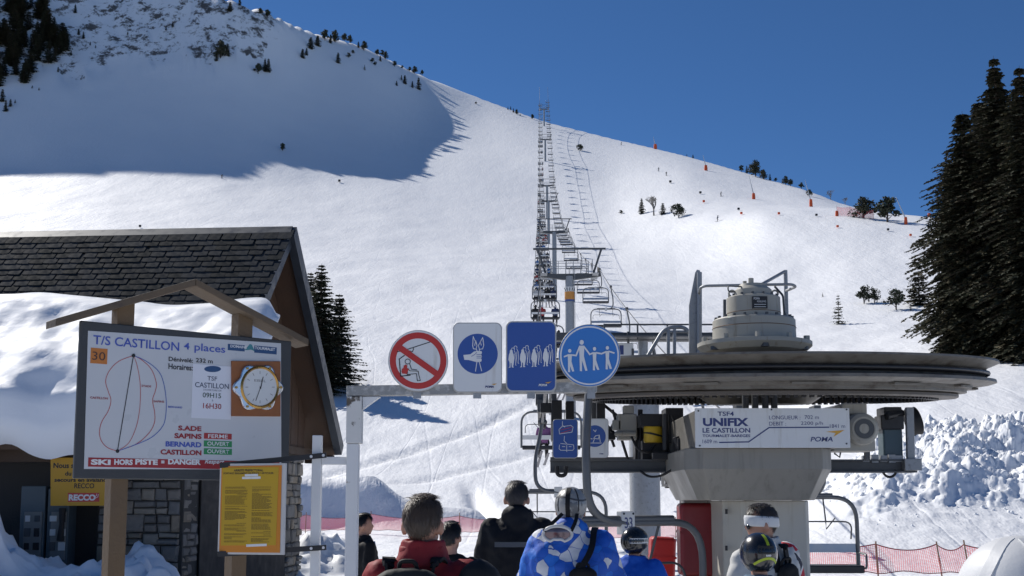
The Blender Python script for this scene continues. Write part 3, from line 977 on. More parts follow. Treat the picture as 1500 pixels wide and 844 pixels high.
face_text(fp, 'POMA', 1104, 435.5, 1113, 439, PLATE, np_, SO, .02)
face_text(fp, 'KISSLING', 1109, 440, 1122, 443, PLATE, np_, SO, .01)
mb = MB()
for vv in (445.5, 449):
    xa, ya = fp.px(1105, vv); xb, yb = fp.px(1122, vv + .9)
    mb.add([rel(fp.T(xa, yb, .002)), rel(fp.T(xb, yb, .002)), rel(fp.T(xb, ya, .002)), rel(fp.T(xa, ya, .002))], [(0, 1, 2, 3)])
tag(mb.build('plate_line', PLATE, np_), kind='stuff')
mb = MB(); mb.cyl(rel(at(1061.5, 468, 13.05)), rel(at(1061.5, 439, 13.05)), .017, 8); mb.build('oil_pipe', GALVD, gbx)
mb = MB(); mb.tube(fillet([rel(at(1076, 428, 13)), rel(at(1067, 428, 13)), rel(at(1066, 419, 13)), rel(at(1086, 420, 13.1))], .03, 3), .008, 6)
mb.tube(fillet([rel(at(1135, 420, 13.2)), rel(at(1147, 433, 13.1)), rel(at(1149, 462, 13.1)), rel(at(1160, 468, 13.1))], .03, 3), .012, 6)
tag(mb.build('hose', GALVD, gbx, smooth=60), kind='stuff')
# guard posts and rails round the gearbox
mb = MB()
poly = [(1009.5, 530), (1009.5, 447), (1018.5, 399), (1021, 395), (1025, 396), (1027.5, 404), (1027.5, 530)]
pts = [rel(at(u, v, 13.9)) for u, v in poly]
n = len(pts)
mb.add(pts + [p + Vector((0, .03, 0)) for p in pts], [tuple(range(n)), tuple(range(2*n-1, n-1, -1))] + [((k+1) % n, k, n+k, n+(k+1) % n) for k in range(n)])
mb.tube([rel(at(1024.5, 530, 13.86)), rel(at(1024.5, 399, 13.86))], .03, 10)
mb.build('guard_post', GALV, ST)
mb = MB(); mb.tube([rel(at(1152.5, 470, 13.9)), rel(at(1150.5, 396, 13.9))], .024, 10); mb.build('guard_post', GALV, ST, smooth=40)
mb = MB()
mb.tube(fillet([rel(at(1024, 430, 13.8)), rel(at(1026, 419, 13.6)), rel(at(1160, 416.5, 13.3)), rel(at(1166, 420, 13.4)), rel(at(1152, 426, 13.8))], .1, 5), .017, 8)
mb.build('guard_rail', GALV, ST, smooth=60)
mb = MB(); mb.tube([rel(at(1117, 416, 13.5)), rel(at(1149, 398, 13.9))], .02, 8); mb.build('guard_rail', GALV, ST, smooth=60)
# stair hoop at the back left
mb = MB()
hoop = [at(944, 530, 15.2), at(974, 479.5, 15.2), at(1003, 479.5, 15.2), at(1012, 490, 15.2), at(1012, 530, 15.2)]
mb.tube(fillet([rel(p) for p in hoop], .12, 5), .025, 8)
for u in (979, 988): mb.tube([rel(at(u, 480, 15.2)), rel(at(u, 530, 15.2))], .022, 8)
mb.tube([rel(at(972, 486, 15.2)), rel(at(1012, 486, 15.2))], .018, 8)
mb.build('stair_hoop', GALV, ST, smooth=60)

# machine house: box with the line's name on its front
PYF = 11.6
fpn = Face(Vector((WC.x, PYF, 2.3)), (1, 0, 0), (0, 0, 1))
q0 = at(1019, 656, PYF); q1 = at(1244, 598, PYF)
mb = MB(); mb.box2(rel((q0.x + .02, PYF + .03, q0.z + .01)), rel((q1.x - .02, PYF + 3.1, q1.z - .01)))
mb.build('machine_box', mat('brown_grey_paint', (.11, .105, .095), .5, 0, var=.15), ST, bevel=.01)
mb = MB(); mb.box2(rel((q0.x, PYF, q0.z)), rel((q1.x, PYF + .026, q1.z)))
pn = mb.build('name_panel', SIGNW, ST, bevel=.004)
def pt(st, u0, v0, u1, v1, bold=0.0, m=BLUEINK, shear=0): return face_text(fpn, st, u0, v0, u1, v1, m, pn, SO, bold, shear)
pt('TSF4', 1051, 603, 1075, 609.5, .02)
pt('UNIFIX', 1029.5, 612.5, 1096.5, 624.5, .045)
pt('LE CASTILLON', 1029, 627, 1099, 634, .025)
pt('TOURMALET-BAREGES', 1029, 636.5, 1099, 640.5, .02)
pt('1609 m', 1029, 644, 1050.5, 649.5, .0)
pt('LONGUEUR :', 1126.5, 609, 1172.5, 614.5)
pt('702 m', 1178.5, 608.5, 1199.5, 614)
pt('DEBIT :', 1126.5, 618, 1151.5, 623.5)
pt('2200 p/h', 1173, 617.5, 1205.5, 624)
pt('1841 m', 1215.5, 621.5, 1238, 627)
pt('POMA', 1187, 640, 1220, 647, .02, shear=.2)
o = fpn.strokes('profile_line', [[(1054, 648.3), (1096.5, 647.5), (1126.5, 626.5), (1214, 626)]], .012, BLUEINK, pn)
for v_ in o.data.vertices: v_.co -= SO
o = fpn.poly('arrow_mark', [(1210, 632.5), (1237, 630), (1221, 640), (1224, 634.5)], mat('orange_print', (.62, .33, .03), .45), pn, .0005, .002)
for v_ in o.data.vertices: v_.co -= SO
mb = MB()
for u, v in ((1023, 602), (1240, 600), (1240, 650), (1025, 653), (1130, 600)):
    p = rel(at(u, v, PYF)); mb.cyl(p, p + Vector((0, -.006, 0)), .009, 8)
tag(mb.build('panel_screw', GALVD, pn), kind='stuff')
# shafts above the box
mb = MB()
for u in (1092, 1106, 1121, 1134):
    p = rel((at(u, 590, 12.3).x, 12.3, 2.45)); mb.cyl(p, p + Vector((0, 0, .32)), .035, 12)
tag(mb.build('shaft', GALVD, ST, smooth=40), kind='stuff')
# tapered cover below
HX = at(1110, 690, 12.0).x
def octa(hw, y0, y1, ch, z):
    return [(HX - hw + ch, y0, z), (HX + hw - ch, y0, z), (HX + hw, y0 + ch * 1.6, z), (HX + hw, y1 - ch, z), (HX + hw - ch, y1, z), (HX - hw + ch, y1, z), (HX - hw, y1 - ch, z), (HX - hw, y0 + ch * 1.6, z)]
mb = MB(); vs = []
zt_, zm_, zb_ = EYE + 11.75 * tanE(655.5), EYE + 11.75 * tanE(687), EYE + 11.95 * tanE(733)
for (hw, y0, y1, ch, z) in ((.735, 11.75, 14.0, .15, zt_), (.735, 11.75, 14.0, .15, zm_), (.59, 11.95, 13.8, .1, zb_)):
    vs += [rel(p) for p in octa(hw, y0, y1, ch, z)]
fs = [tuple(range(7, -1, -1)), tuple(range(16, 24))]
for i in range(2):
    for k in range(8):
        k2 = (k + 1) % 8; fs.append((i*8+k, i*8+k2, (i+1)*8+k2, (i+1)*8+k))
mb.add(vs, fs)
mb.build('tapered_cover', mat('grey_cover_paint', (.235, .222, .19), .42, 0, var=.05, vscale=3, col2=(.17, .155, .13), c2scale=5, c2lo=.5, c2hi=.75, streak=True), ST, bevel=.012)
# column
CXX = at(1113, 780, 12.75).x
mb = MB(); hw = .435
mb.prism([(0, 0)] * 0 or [(-hw, 12.32 - 12.75), (-hw + .16, 12.2 - 12.75), (hw - .06, 12.2 - 12.75), (hw, 12.3 - 12.75), (hw, .5), (-hw, .5)], 0, 1)
mbc = MB()
pl8 = [(CXX - hw, 12.5), (CXX - hw + .16, 12.32), (CXX + hw - .05, 12.32), (CXX + hw, 12.4), (CXX + hw, 13.4), (CXX - hw, 13.4)]
nn = len(pl8)
mbc.add([rel((x, y, -.3)) for x, y in pl8] + [rel((x, y, zb_ - .002)) for x, y in pl8], [tuple(range(nn-1, -1, -1)), tuple(range(nn, 2*nn))] + [(k, (k+1) % nn, nn + (k+1) % nn, nn + k) for k in range(nn)])
colm = mbc.build('column', CREAM, ST, bevel=.012)
mb = MB()
for v in (749.5, 803):
    p = rel(at(1064, v, 12.405)); mb.box(p, (.022, .03, .05))
tag(mb.build('slot', BLACKINK, colm), kind='stuff')
# electric motor on the right
mc = at(1266, 628, 12.1)
mb = MB()
mb.lathe([(0, 0), (.05, 0), (.05, .006), (.105, .008), (.105, 0), (.12, 0), (.155, .03), (.165, .07), (.165, .5), (0, .5)], rel(mc), 32, rot=Matrix.Rotation(-math.pi/2, 3, 'X'))
mot = mb.build('motor', BEIGE, ST, smooth=35)
mb = MB(); mb.lathe([(.05, -.004), (.1, -.004)], rel(mc), 32, rot=Matrix.Rotation(-math.pi/2, 3, 'X'))
mb.build('fan_grille', GALVD, mot)
mb = MB()
p = rel(at(1252, 602, 12.3)); mb.box(p + Vector((0, .15, .02)), (.26, .3, .12))
p = rel(at(1258, 657, 12.3)); mb.box(p + Vector((-.06, .15, .03)), (.44, .4, .12))
tag(mb.build('motor_mount', BEIGE, mot, bevel=.015), kind='stuff')
# long cross beam
zb0, zb1 = EYE + 13.5 * tanE(690), EYE + 13.5 * tanE(676)
for (ua, ub) in ((806, 1012), (1210, 1339)):
    a = at(ua, 683, 13.5); b = at(ub, 683, 13.5)
    mb = MB()
    mb.box2(rel((a.x, 13.46, zb0)), rel((b.x, 13.5, zb1)))
    mb.box2(rel((a.x, 13.4, zb1 + .001)), rel((b.x, 13.64, zb1 + .02)))
    mb.box2(rel((a.x, 13.4, zb0 - .02)), rel((b.x, 13.64, zb0 - .001)))
    mb.build('cross_beam', GALVD, ST)
mb = MB()
a = at(806, 669, 15.6); b = at(1000, 669, 15.6)
mb.box2(rel((a.x, 15.5, EYE + 15.6*tanE(676))), rel((b.x, 15.6, EYE + 15.6*tanE(670))))
mb.build('rear_beam', GALVD, ST)
# right end: post, brake unit, wheel
mb = MB(); a = at(1334, 683, 13.45); mb.bar(rel((a.x, 13.45, EYE+13.45*tanE(690))), rel((a.x + .01, 13.45, EYE+13.45*tanE(597))), .085, .06, (0, 1, 0)); mb.box(rel((a.x, 13.45, EYE+13.45*tanE(681))), (.19, .2, .13))
mb.build('end_post', GALV, ST, bevel=.006)
mb = MB(); a = at(1304, 650, 13.6)
mb.box(rel((a.x, 13.6, EYE + 13.6*tanE(655))), (.22, .22, .42)); mb.build('brake_unit', TEAL, ST, bevel=.02)
mb = MB()
mb.box(rel((a.x - .02, 13.55, EYE + 13.6*tanE(620))), (.26, .26, .16))
mb.cyl(rel((a.x - .1, 13.4, EYE + 13.6*tanE(612))), rel((a.x + .12, 13.5, EYE + 13.6*tanE(606))), .045, 10)
mb.box(rel((a.x + .0, 13.6, EYE + 13.6*tanE(604))), (.2, .3, .1))
tag(mb.build('brake_caliper', GREASE, ST, bevel=.012), kind='stuff')
mb = MB(); c = rel(at(1338, 618, 13.7)); mb.lathe([(0, -.06), (.13, -.06), (.165, -.05), (.15, 0), (.165, .05), (.13, .06), (0, .06)], c, 24, rot=Matrix.Rotation(R(75), 3, 'Y'))
mb.build('guide_wheel', RUBBER, ST, smooth=40)
mb = MB()
for k, u in enumerate((1268, 1281, 1294, 1306, 1316)):
    p = rel(at(u, 672, 13.45)); mb.box(p, (.075, .05, .07 + .02 * (k % 2)))
tag(mb.build('beam_clamp', GALV, ST), kind='stuff')
mb = MB(); mb.tube(arc(rel(at(1303, 689, 13.45)), .075, 180, 360, 10), .014, 6); mb.build('cable_loop', RUBBER, ST, smooth=60)
mb = MB(); a = at(1248, 665, 12.5); b = at(1268, 672, 12.5)
mb.bar(rel(at(1270, 656, 12.6)), rel(at(1270, 674, 12.6)), .06, .05); mb.tube([rel(at(1222, 664, 12.6)), rel(at(1230, 670, 12.6)), rel(at(1232, 658, 12.6))], .01, 6)
tag(mb.build('motor_bracket', GALVD, ST), kind='stuff')
# left machinery: cabinet, yellow drum, valves, hoses
mb = MB(); p = rel(at(918, 626, 13.9)); mb.box(p, (.22, .2, .3)); mb.box(p + Vector((-.12, -.05, .02)), (.1, .1, .12)); mb.cyl(p + Vector((-.15, -.12, -.08)), p + Vector((.1, -.12, -.08)), .03, 8)
mb.box(p + Vector((.02, 0, .2)), (.12, .16, .1))
tag(mb.build('junction_box', BEIGE, ST, bevel=.012), kind='stuff')
mb = MB(); p = rel(at(957, 637, 13.6)); mb.lathe([(0, -.09), (.105, -.09), (.11, -.08), (.11, .08), (.105, .09), (0, .09)], p, 24); drm = mb.build('yellow_drum', YEL, ST, smooth=40)
mb = MB(); mb.lathe([(.112, -.012), (.114, 0), (.112, .012)], p, 24, rot=Matrix.Rotation(R(14), 3, 'Y')); mb.build('drum_band', GREASE, drm)
mb = MB()
for (u, v, Y, d) in ((957, 617, 13.7, (.34, .4, .14)), (958, 660, 13.8, (.3, .3, .22)), (985, 625, 13.7, (.2, .4, .4)), (936, 650, 14.2, (.12, .3, .5)), (880, 602, 14.3, (.1, .1, .2)), (972, 668, 13.3, (.25, .1, .08)), (1003, 660, 13.0, (.2, .4, .25)), (893, 640, 14.4, (.12, .3, .08)), (870, 628, 14.6, (.25, .12, .1))):
    mb.box(rel(at(u, v, Y)), d)
for (u0, v0, u1, v1, Y, r) in ((938, 600, 938, 680, 13.9, .03), (975, 606, 975, 660, 13.3, .04), (897, 600, 925, 690, 14.2, .018), (990, 640, 1000, 672, 12.9, .04), (878, 612, 905, 640, 14.4, .02), (900, 655, 880, 600, 14.4, .018), (883, 592, 905, 610, 14.4, .02)):
    mb.cyl(rel(at(u0, v0, Y)), rel(at(u1, v1, Y)), r, 8)
tag(mb.build('drive_machinery', GREASE, ST, bevel=.01), kind='stuff')
mb = MB()
for s_ in ([(938, 690, 13.3), (950, 699, 13.2), (968, 698, 13.1), (985, 688, 13.0)], [(925, 640, 13.4), (935, 660, 13.3), (950, 664, 13.3), (960, 652, 13.4)], [(985, 610, 13.3), (996, 640, 13.2), (990, 668, 13.1)]):
    mb.tube(fillet([rel(at(*p)) for p in s_], .3, 6), .014, 6)
tag(mb.build('hose', RUBBER, ST, smooth=60), kind='stuff')
# vertical sheave guard on the left end
mb = MB(); a = at(815, 620, 14.8); mb.box(rel((a.x, 14.8, EYE + 14.8*tanE(617))), (.13, .3, .5)); mb.box(rel((a.x + .17, 14.9, EYE + 14.8*tanE(608))), (.1, .2, .35)); mb.box(rel((a.x - .1, 14.8, EYE + 14.8*tanE(598))), (.2, .15, .12))
tag(mb.build('sheave_guard', GREASE, ST, bevel=.01), kind='stuff')
mb = MB()
for (u0, v0, u1, v1, Y) in ((870, 560, 870, 690, 15.4), (812, 560, 812, 600, 15.4), (868, 690, 905, 610, 15.4)):
    mb.bar(rel(at(u0, v0, Y)), rel(at(u1, v1, Y)), .06, .06, (0, 1, 0))
tag(mb.build('brace', GALVD, ST), kind='stuff')
mb = MB()
mb.tube(fillet([rel(at(816, 683, 13.3)), rel(at(816, 697, 13.3)), rel(at(829, 697, 13.3)), rel(at(829, 683, 13.3))], .05, 4), .022, 8)
mb.build('cable_loop', RUBBER, ST, smooth=60)
# small white frame and grey box under the beam
mb = MB(); p = rel(at(992, 701, 13.9))
for dx, dz, wx, wz in ((0, .08, .36, .03), (0, -.08, .36, .03), (-.17, 0, .03, .13), (.02, 0, .03, .13), (.17, 0, .03, .13)):
    mb.box(p + Vector((dx, 0, dz)), (wx, .05, wz))
tag(mb.build('white_frame', PLATE, ST), kind='stuff')
mb = MB(); mb.box(rel(at(1022, 724, 14.0)) + Vector((0, .2, -.02)), (.32, .4, .32)); mb.build('grey_box', mat('grey_box', (.16, .16, .155), .5, 0, var=.15), ST, bevel=.01)
mb = MB(); mb.box(rel(at(982, 700, 14.1)) + Vector((0, .1, 0)), (.1, .15, .24)); mb.build('switch_box', GREASE, ST, bevel=.01)

# crash pads
def pad(u0, u1, v0, Y, m, label, lean=0.0):
    a = at(u0, v0, Y); b = at(u1, v0, Y)
    e = empty('crash_pad', ((a.x + b.x) / 2, Y, 0), 0, label, 'crash pad')
    w_, h_ = b.x - a.x, a.z
    mb = MB()
    for zc, hh in ((h_ * .25, h_ * .5), (h_ * .75, h_ * .5)):
        mb.box((0, .17, zc), (w_, .34, hh - .012))
    pb = mb.build('padding', m, e, bevel=.05, seg=4)
    tag(pb, kind='stuff')
    mb = MB(); mb.box((0, .17, h_ * .8), (w_ + .012, .352, .025)); mb.build('strap', m, e)
    e.rotation_euler = (0, lean, 0)
    return e
pad(996, 1056, 736, 13.2, REDPAD, 'dark red crash pad strapped against the cream drive column')
pad(947, 984, 786, 14.2, REDLT, 'small bright red crash pad left of the drive column', .05)
# ================================================================== signs on the gate
BLUE1 = mat('deep_blue_sheet', (.022, .075, .30), .38, 0, var=.05)
BLUE2 = mat('mid_blue_sheet', (.03, .17, .50), .38, 0, var=.05)
REDS = mat('red_sheet', (.46, .028, .022), .38, 0, var=.05)
ALUE = mat('aluminium_edge', (.42, .42, .41), .5, .3, var=.1)
WINK = mat('white_print', (.66, .67, .68), .4)
ORI = MATS['orange_print']

def shift_all(root_off, objs):
    for o in objs:
        for v_ in o.data.vertices: v_.co -= root_off
def disc(c, rx, ry=None, n=40, a0=0):
    ry = rx if ry is None else ry
    return [(c[0] + rx * math.cos(2*math.pi*k/n + a0), c[1] - ry * math.sin(2*math.pi*k/n + a0)) for k in range(n)]
def rrect(x0, y0, x1, y1, r, n=5):
    out = []
    for (cx_, cy_, a) in ((x1-r, y1-r, 270), (x1-r, y0+r, 0), (x0+r, y0+r, 90), (x0+r, y1-r, 180)):
        for k in range(n + 1):
            t = R(a + 90 * k / n); out.append((cx_ + r*math.cos(t), cy_ - r*math.sin(t)))
    return out
def ring(F_, name, c, r0, r1, m, parent, d, n=56, a0=0, a1=360):
    mb = MB(); vs = []
    for k in range(n + 1):
        t = R(a0 + (a1 - a0) * k / n)
        for r_ in (r0, r1):
            vs.append(F_.T(*F_.px(c[0] + r_*math.cos(t), c[1] - r_*math.sin(t)), d))
    mb.add(vs, [(2*k, 2*k+1, 2*k+3, 2*k+2) for k in range(n)])
    return mb.build(name, m, parent)

GY = 7.40
class Sign:
    def __init__(s, label, outline, m, Y=GY, th=.006, name='warning_sign', cat='sign', edge=True):
        us = [p[0] for p in outline]; vs = [p[1] for p in outline]
        p = at((min(us)+max(us))/2, max(vs), Y)
        s.root = empty(name, (p.x, Y, p.z), 0, label, cat)
        s.off = Vector((p.x, Y, p.z)); s.objs = []
        s.F = Face((p.x, Y, p.z), (1, 0, 0), (0, 0, 1))
        s.panel = s.F.poly('panel', outline, ALUE if edge else m, s.root, -.012, 0, bevel=.003); s.objs.append(s.panel)
        s.d = .0012
    def add(s, o): s.objs.append(o); return o
    def poly(s, name, pts, m, up=None):
        s.d += .0004; return s.add(s.F.poly(name, pts, m, s.root, s.d - .0006, s.d))
    def strokes(s, name, lines, wpx, m):
        s.d += .0006; return s.add(s.F.strokes(name, lines, wpx / F * s.off.y, m, s.root, s.d))
    def ring(s, name, c, r0, r1, m, **k):
        s.d += .0004; return s.add(ring(s.F, name, c, r0, r1, m, s.root, s.d, **k))
    def text(s, st, u0, v0, u1, v1, m, bold=.0, shear=0.0):
        s.d += .0004; return s.add(s.F.text('lettering', st, u0, v0, u1, v1, m, s.root, bold, shear, s.d))
    def done(s): shift_all(s.off, s.objs); return s.root
def z7(x, y, o=(560, 465)): return (o[0] + x / 7.03, o[1] + y / 7.03)
def z7l(pts, o=(560, 465)): return [z7(x, y, o) for x, y in pts]

# 1 no backpack on the chair
s1 = Sign('round red-rimmed prohibition sign showing a rider with a backpack on a chair', disc((612.5, 528.5), 44, 45, 56), SIGNW)
s1.poly('white_field', disc((612.5, 528.5), 43, 44, 56), SIGNW)
s1.ring('red_rim', (612.5, 528.5), 32.5, 41.5, REDS)
s1.strokes('rope_line', [z7l([(155, 355), (235, 338)]), z7l([(250, 333), (490, 255)]), z7l([(285, 345), (297, 357), (312, 350), (322, 330), (318, 312)])], 1.3, BLACKINK)
s1.strokes('chair_line', [z7l([(228, 393), (175, 430), (190, 607), (288, 596)])], 1.5, BLACKINK)
s1.strokes('rider_line', [z7l([(262 + 27*math.cos(R(a)), 456 + 26*math.sin(R(a))) for a in range(0, 361, 30)]),
    z7l([(283, 482), (300, 535), (355, 542)]), z7l([(262, 525), (285, 552), (370, 555), (378, 600), (392, 650), (362, 655), (352, 580), (256, 590), (262, 560)])], 1.0, BLACKINK)
s1.poly('red_backpack', z7l([(222, 497), (245, 485), (258, 497), (256, 525), (274, 532), (262, 560), (253, 585), (206, 580), (198, 560), (203, 530), (217, 524)]), REDS)
s1.poly('red_bar', z7l([(150, 330), (190, 280), (575, 555), (537, 603)]), REDS)
s1.done()
# 2 poles in one hand
O2 = (560, 465)
s2 = Sign('white rounded sign with a blue disc showing a hand holding two ski poles', rrect(663.5, 472.5, 735.5, 575, 9), SIGNW)
s2.poly('white_field', rrect(665, 474, 734, 573.5, 8), SIGNW)
s2.poly('blue_disc', disc((699.7, 518.5), 29.5, 29.5, 48), BLUE1)
s2.poly('hand', z7l([(835, 388), (880, 384), (908, 380), (945, 352), (975, 345), (1022, 348), (1026, 366), (1018, 384), (1026, 402), (1018, 420), (1024, 440), (1018, 457), (975, 462), (930, 450), (890, 440), (845, 437)]), WINK)
s2.strokes('pole_tip', [z7l([(936, 198), (976, 288), (966, 328), (938, 324), (931, 290), (936, 198)]), z7l([(952, 290), (962, 240), (976, 288)]), z7l([(1034, 208), (990, 290), (1000, 330), (1034, 324), (1045, 288), (1034, 208)]), z7l([(1020, 288), (1008, 250)])], 1.0, WINK)
s2.strokes('pole_shaft', [z7l([(972, 330), (975, 350)]), z7l([(1000, 330), (1000, 350)]), z7l([(974, 460), (960, 556)]), z7l([(1000, 462), (1023, 552)])], 1.1, WINK)
s2.strokes('finger_line', [z7l([(920, 402), (950, 385), (972, 362)]), z7l([(972, 384), (1022, 384)]), z7l([(972, 402), (1022, 402)]), z7l([(972, 420), (1022, 420)])], .7, BLUE1)
s2.text('POMA', 710.5, 565.2, 723.5, 568.4, BLUEINK, .05, .2)
s2.poly('arrow_mark', [(719.5, 563), (728, 562), (724.5, 564.2)], ORI)
s2.done()
# 3 four abreast in rows
O3 = (730, 465)
s3 = Sign('dark blue rounded sign showing four skiers standing side by side', rrect(741, 470.5, 815, 574, 9), ALUE)
s3.poly('blue_field', rrect(743, 472.5, 813, 572, 8), BLUE1)
for k, (x, y) in enumerate(((133, 335), (251, 331), (368, 328), (487, 322))):
    if True:
        ol = []
        for (dx, dy, sc) in ((18, -20, .9), (44, -40, 1.0)):
            cx_, cy_ = x + dx, y + dy
            ol.append([(cx_ + 15*math.cos(R(a)), cy_ + 14 + 14*math.sin(R(a))) for a in range(150, 391, 30)])
            ol.append([(cx_ + 12, cy_ + 28), (cx_ + 27, cy_ + 60), (cx_ + 30, cy_ + 100), (cx_ + 26, cy_ + 175), (cx_ + 34, cy_ + 180)])
            ol.append([(cx_ + 14, cy_ + 60), (cx_ + 12, cy_ + 110), (cx_ + 2, cy_ + 178)])
        s3.strokes('outline_skier', [z7l(l, O3) for l in ol], .75, WINK)
    body = [(-6, -2), (6, -2), (14, 8), (14, 22), (24, 50), (30, 95), (22, 125), (18, 168), (28, 180), (6, 182), (2, 135), (-6, 135), (-8, 182), (-28, 184), (-16, 170), (-18, 130), (-30, 100), (-24, 50), (-14, 24), (-14, 8)]
    s3.poly('white_skier', z7l([(x + a, y + b) for a, b in body], O3), WINK)
s3.text('POMA', 789, 562.5, 801.5, 566, WINK, .05, .2)
s3.poly('arrow_mark', [(798, 560.7), (808, 559.2), (803, 562)], ORI)
s3.done()
# 4 group holding hands
s4 = Sign('round mid-blue sign with a white ring and four white figures holding hands', disc((863.5, 521), 45.5, 46, 56), BLUE2)
s4.poly('blue_field', disc((863.5, 521), 44.6, 45, 56), BLUE2)
s4.ring('white_ring', (863.5, 521), 41.0, 43.2, WINK)
def fam(hx, hy, hr, sh, shw, hip, feet, arms):
    s4.poly('figure', z7l([(hx + hr*math.cos(R(a)), hy + hr*1.15*math.sin(R(a))) for a in range(0, 360, 24)], O3), WINK)
    (l, r_) = feet
    s4.poly('figure', z7l([(hx - shw, sh), (hx + shw, sh), (hx + shw * .8, hip), (r_[0] + 10, r_[1]), (r_[0] - 11, r_[1] + 3), (hx + 3, hip + 45), (l[0] + 11, l[1] + 2), (l[0] - 11, l[1]), (hx - shw * .8, hip)], O3), WINK)
    s4.strokes('figure_arm', [z7l(a, O3) for a in arms], 2.3, WINK)
fam(735, 345, 17, 380, 22, 455, ((728, 563), (772, 556)), [[(722, 388), (680, 405)], [(752, 388), (800, 394)]])
fam(858, 258, 22, 292, 28, 400, ((850, 553), (907, 549)), [[(838, 300), (800, 394)], [(880, 300), (940, 382)]])
fam(990, 325, 17, 360, 20, 440, ((984, 545), (1029, 540)), [[(975, 368), (938, 383)], [(1008, 366), (1062, 376)]])
fam(1122, 315, 17, 348, 20, 430, ((1115, 535), (1158, 530)), [[(1108, 356), (1062, 376)], [(1138, 352), (1190, 368)]])
s4.done()
# twin signs on the station arm
SY = 13.2
s5 = Sign('small blue sign with two chair drawings hanging left of the lift machinery', rrect(809.5, 614, 846.5, 671.5, 5), BLUE1, SY)
s5.poly('blue_field', rrect(810.5, 615, 845.5, 670.5, 4), BLUE1)
def z3(x, y): return (740 + x / 3.016, 480 + y / 3.016)
s5.strokes('chair_drawing', [[z3(*p) for p in l] for l in ([(253, 415), (253, 432), (264, 440)], [(238, 450), (240, 470), (295, 462), (300, 440), (290, 432), (250, 438), (238, 450)], [(262, 480), (260, 500), (272, 512)], [(240, 518), (238, 535), (245, 542), (298, 542), (304, 535), (302, 518), (245, 512)], [(252, 526), (264, 526)], [(292, 526), (282, 526)], [(272, 520), (272, 548)])], .8, WINK)
s5.strokes('red_stroke', [[z3(246, 452), z3(294, 440)], [z3(246, 466), z3(292, 452)]], .8, REDS)
s5.done()
s6 = Sign('small white sign with a blue disc hanging left of the lift machinery', rrect(853.5, 613, 891.5, 671, 5), SIGNW, SY)
s6.poly('white_field', rrect(854.5, 614, 890.5, 670, 4), SIGNW)
s6.poly('blue_disc', disc((871.3, 639), 16, 16, 36), BLUE1)
s6.strokes('rider_drawing', [[z3(*p) for p in l] for l in ([(378, 438), (374, 490), (385, 492)], [(365, 510), (425, 510)], [(388, 508), (395, 490), (412, 492), (416, 475), (400, 478), (390, 490)], [(416, 478), (420, 505)], [(390, 452), (398, 460), (402, 452)])], 1.0, WINK)
s6.text('POMA', 878, 664, 884, 665.8, BLUEINK, .05, .2)
s6.done()

# ---- the gate that carries the signs
gate = empty('sign_gate', (at(519, 700, 7.46).x, 7.46, 0), 0, 'white and galvanised steel gate frame carrying the row of four signs', 'gate frame')
go = Vector(gate.location)
def gl(p): return Vector(p) - go
GYB = 7.46
za, zb_t = at(510, 581, GYB).z, at(510, 566, GYB).z
xa, xb = at(508.5, 572, GYB).x, at(874, 568, GYB).x
mb = MB(); mb.bar(gl((xa, GYB, (za + zb_t) / 2)), gl((xb, GYB, (za + zb_t) / 2 + .025)), .08, zb_t - za)
mb.build('top_beam', mat('weathered_galvanised', (.27, .275, .27), .55, .25, var=.35, vscale=14, col2=(.42, .42, .41), c2scale=22, c2lo=.5, c2hi=.6, bump=.15, bscale=50), gate, bevel=.004)
px0, px1 = at(509, 600, GYB).x, at(531, 600, GYB).x
mb = MB(); mb.box2(gl((px0, GYB - .05, at(519, 650, GYB).z)), gl((px1, GYB + .05, za - .002)))
mb.build('post_sleeve', mat('rusty_white_paint', (.60, .60, .58), .55, 0, var=.1, vscale=8, col2=(.09, .075, .06), c2scale=7, c2lo=.57, c2hi=.63, bump=.1), gate, bevel=.004)
mb = MB(); mb.box2(gl((px0 + .004, GYB - .046, 0)), gl((px1 - .018, GYB + .046, at(519, 650.5, GYB).z)))
mb.build('post', WHITEP, gate, bevel=.004)
mb = MB()
g3 = [gl(at(u, v, GYB)) for u, v in ((532, 582), (557, 582), (532, 600))]
mb.add([p + Vector((0, -.03, 0)) for p in g3] + [p + Vector((0, .03, 0)) for p in g3], [(0, 2, 1), (3, 4, 5), (0, 1, 4, 3), (1, 2, 5, 4), (2, 0, 3, 5)])
mb.build('gusset', WHITEP, gate)
mb = MB(); a = at(458.5, 645, GYB); b = at(472, 645, GYB); mb.box2(gl((a.x, GYB - .03, 0)), gl((b.x, GYB + .03, at(465, 638, GYB).z)))
mb.build('short_post', WHITEP, gate, bevel=.004)
mb = MB(); mb.box2(gl((b.x + .001, GYB - .025, at(490, 681, GYB).z)), gl((px0 + .002, GYB + .025, at(490, 669.5, GYB).z)))
mb.build('cross_rail', WHITEP, gate, bevel=.003)
# clamps fixing the signs to the beam
for u in (611, 699, 778, 866):
    mb = MB(); p = gl(at(u, 572, GYB - .045)); mb.box(p + Vector((0, .005, .0)), (.05, .012, .1)); mb.build('sign_clamp', GALV, gate)

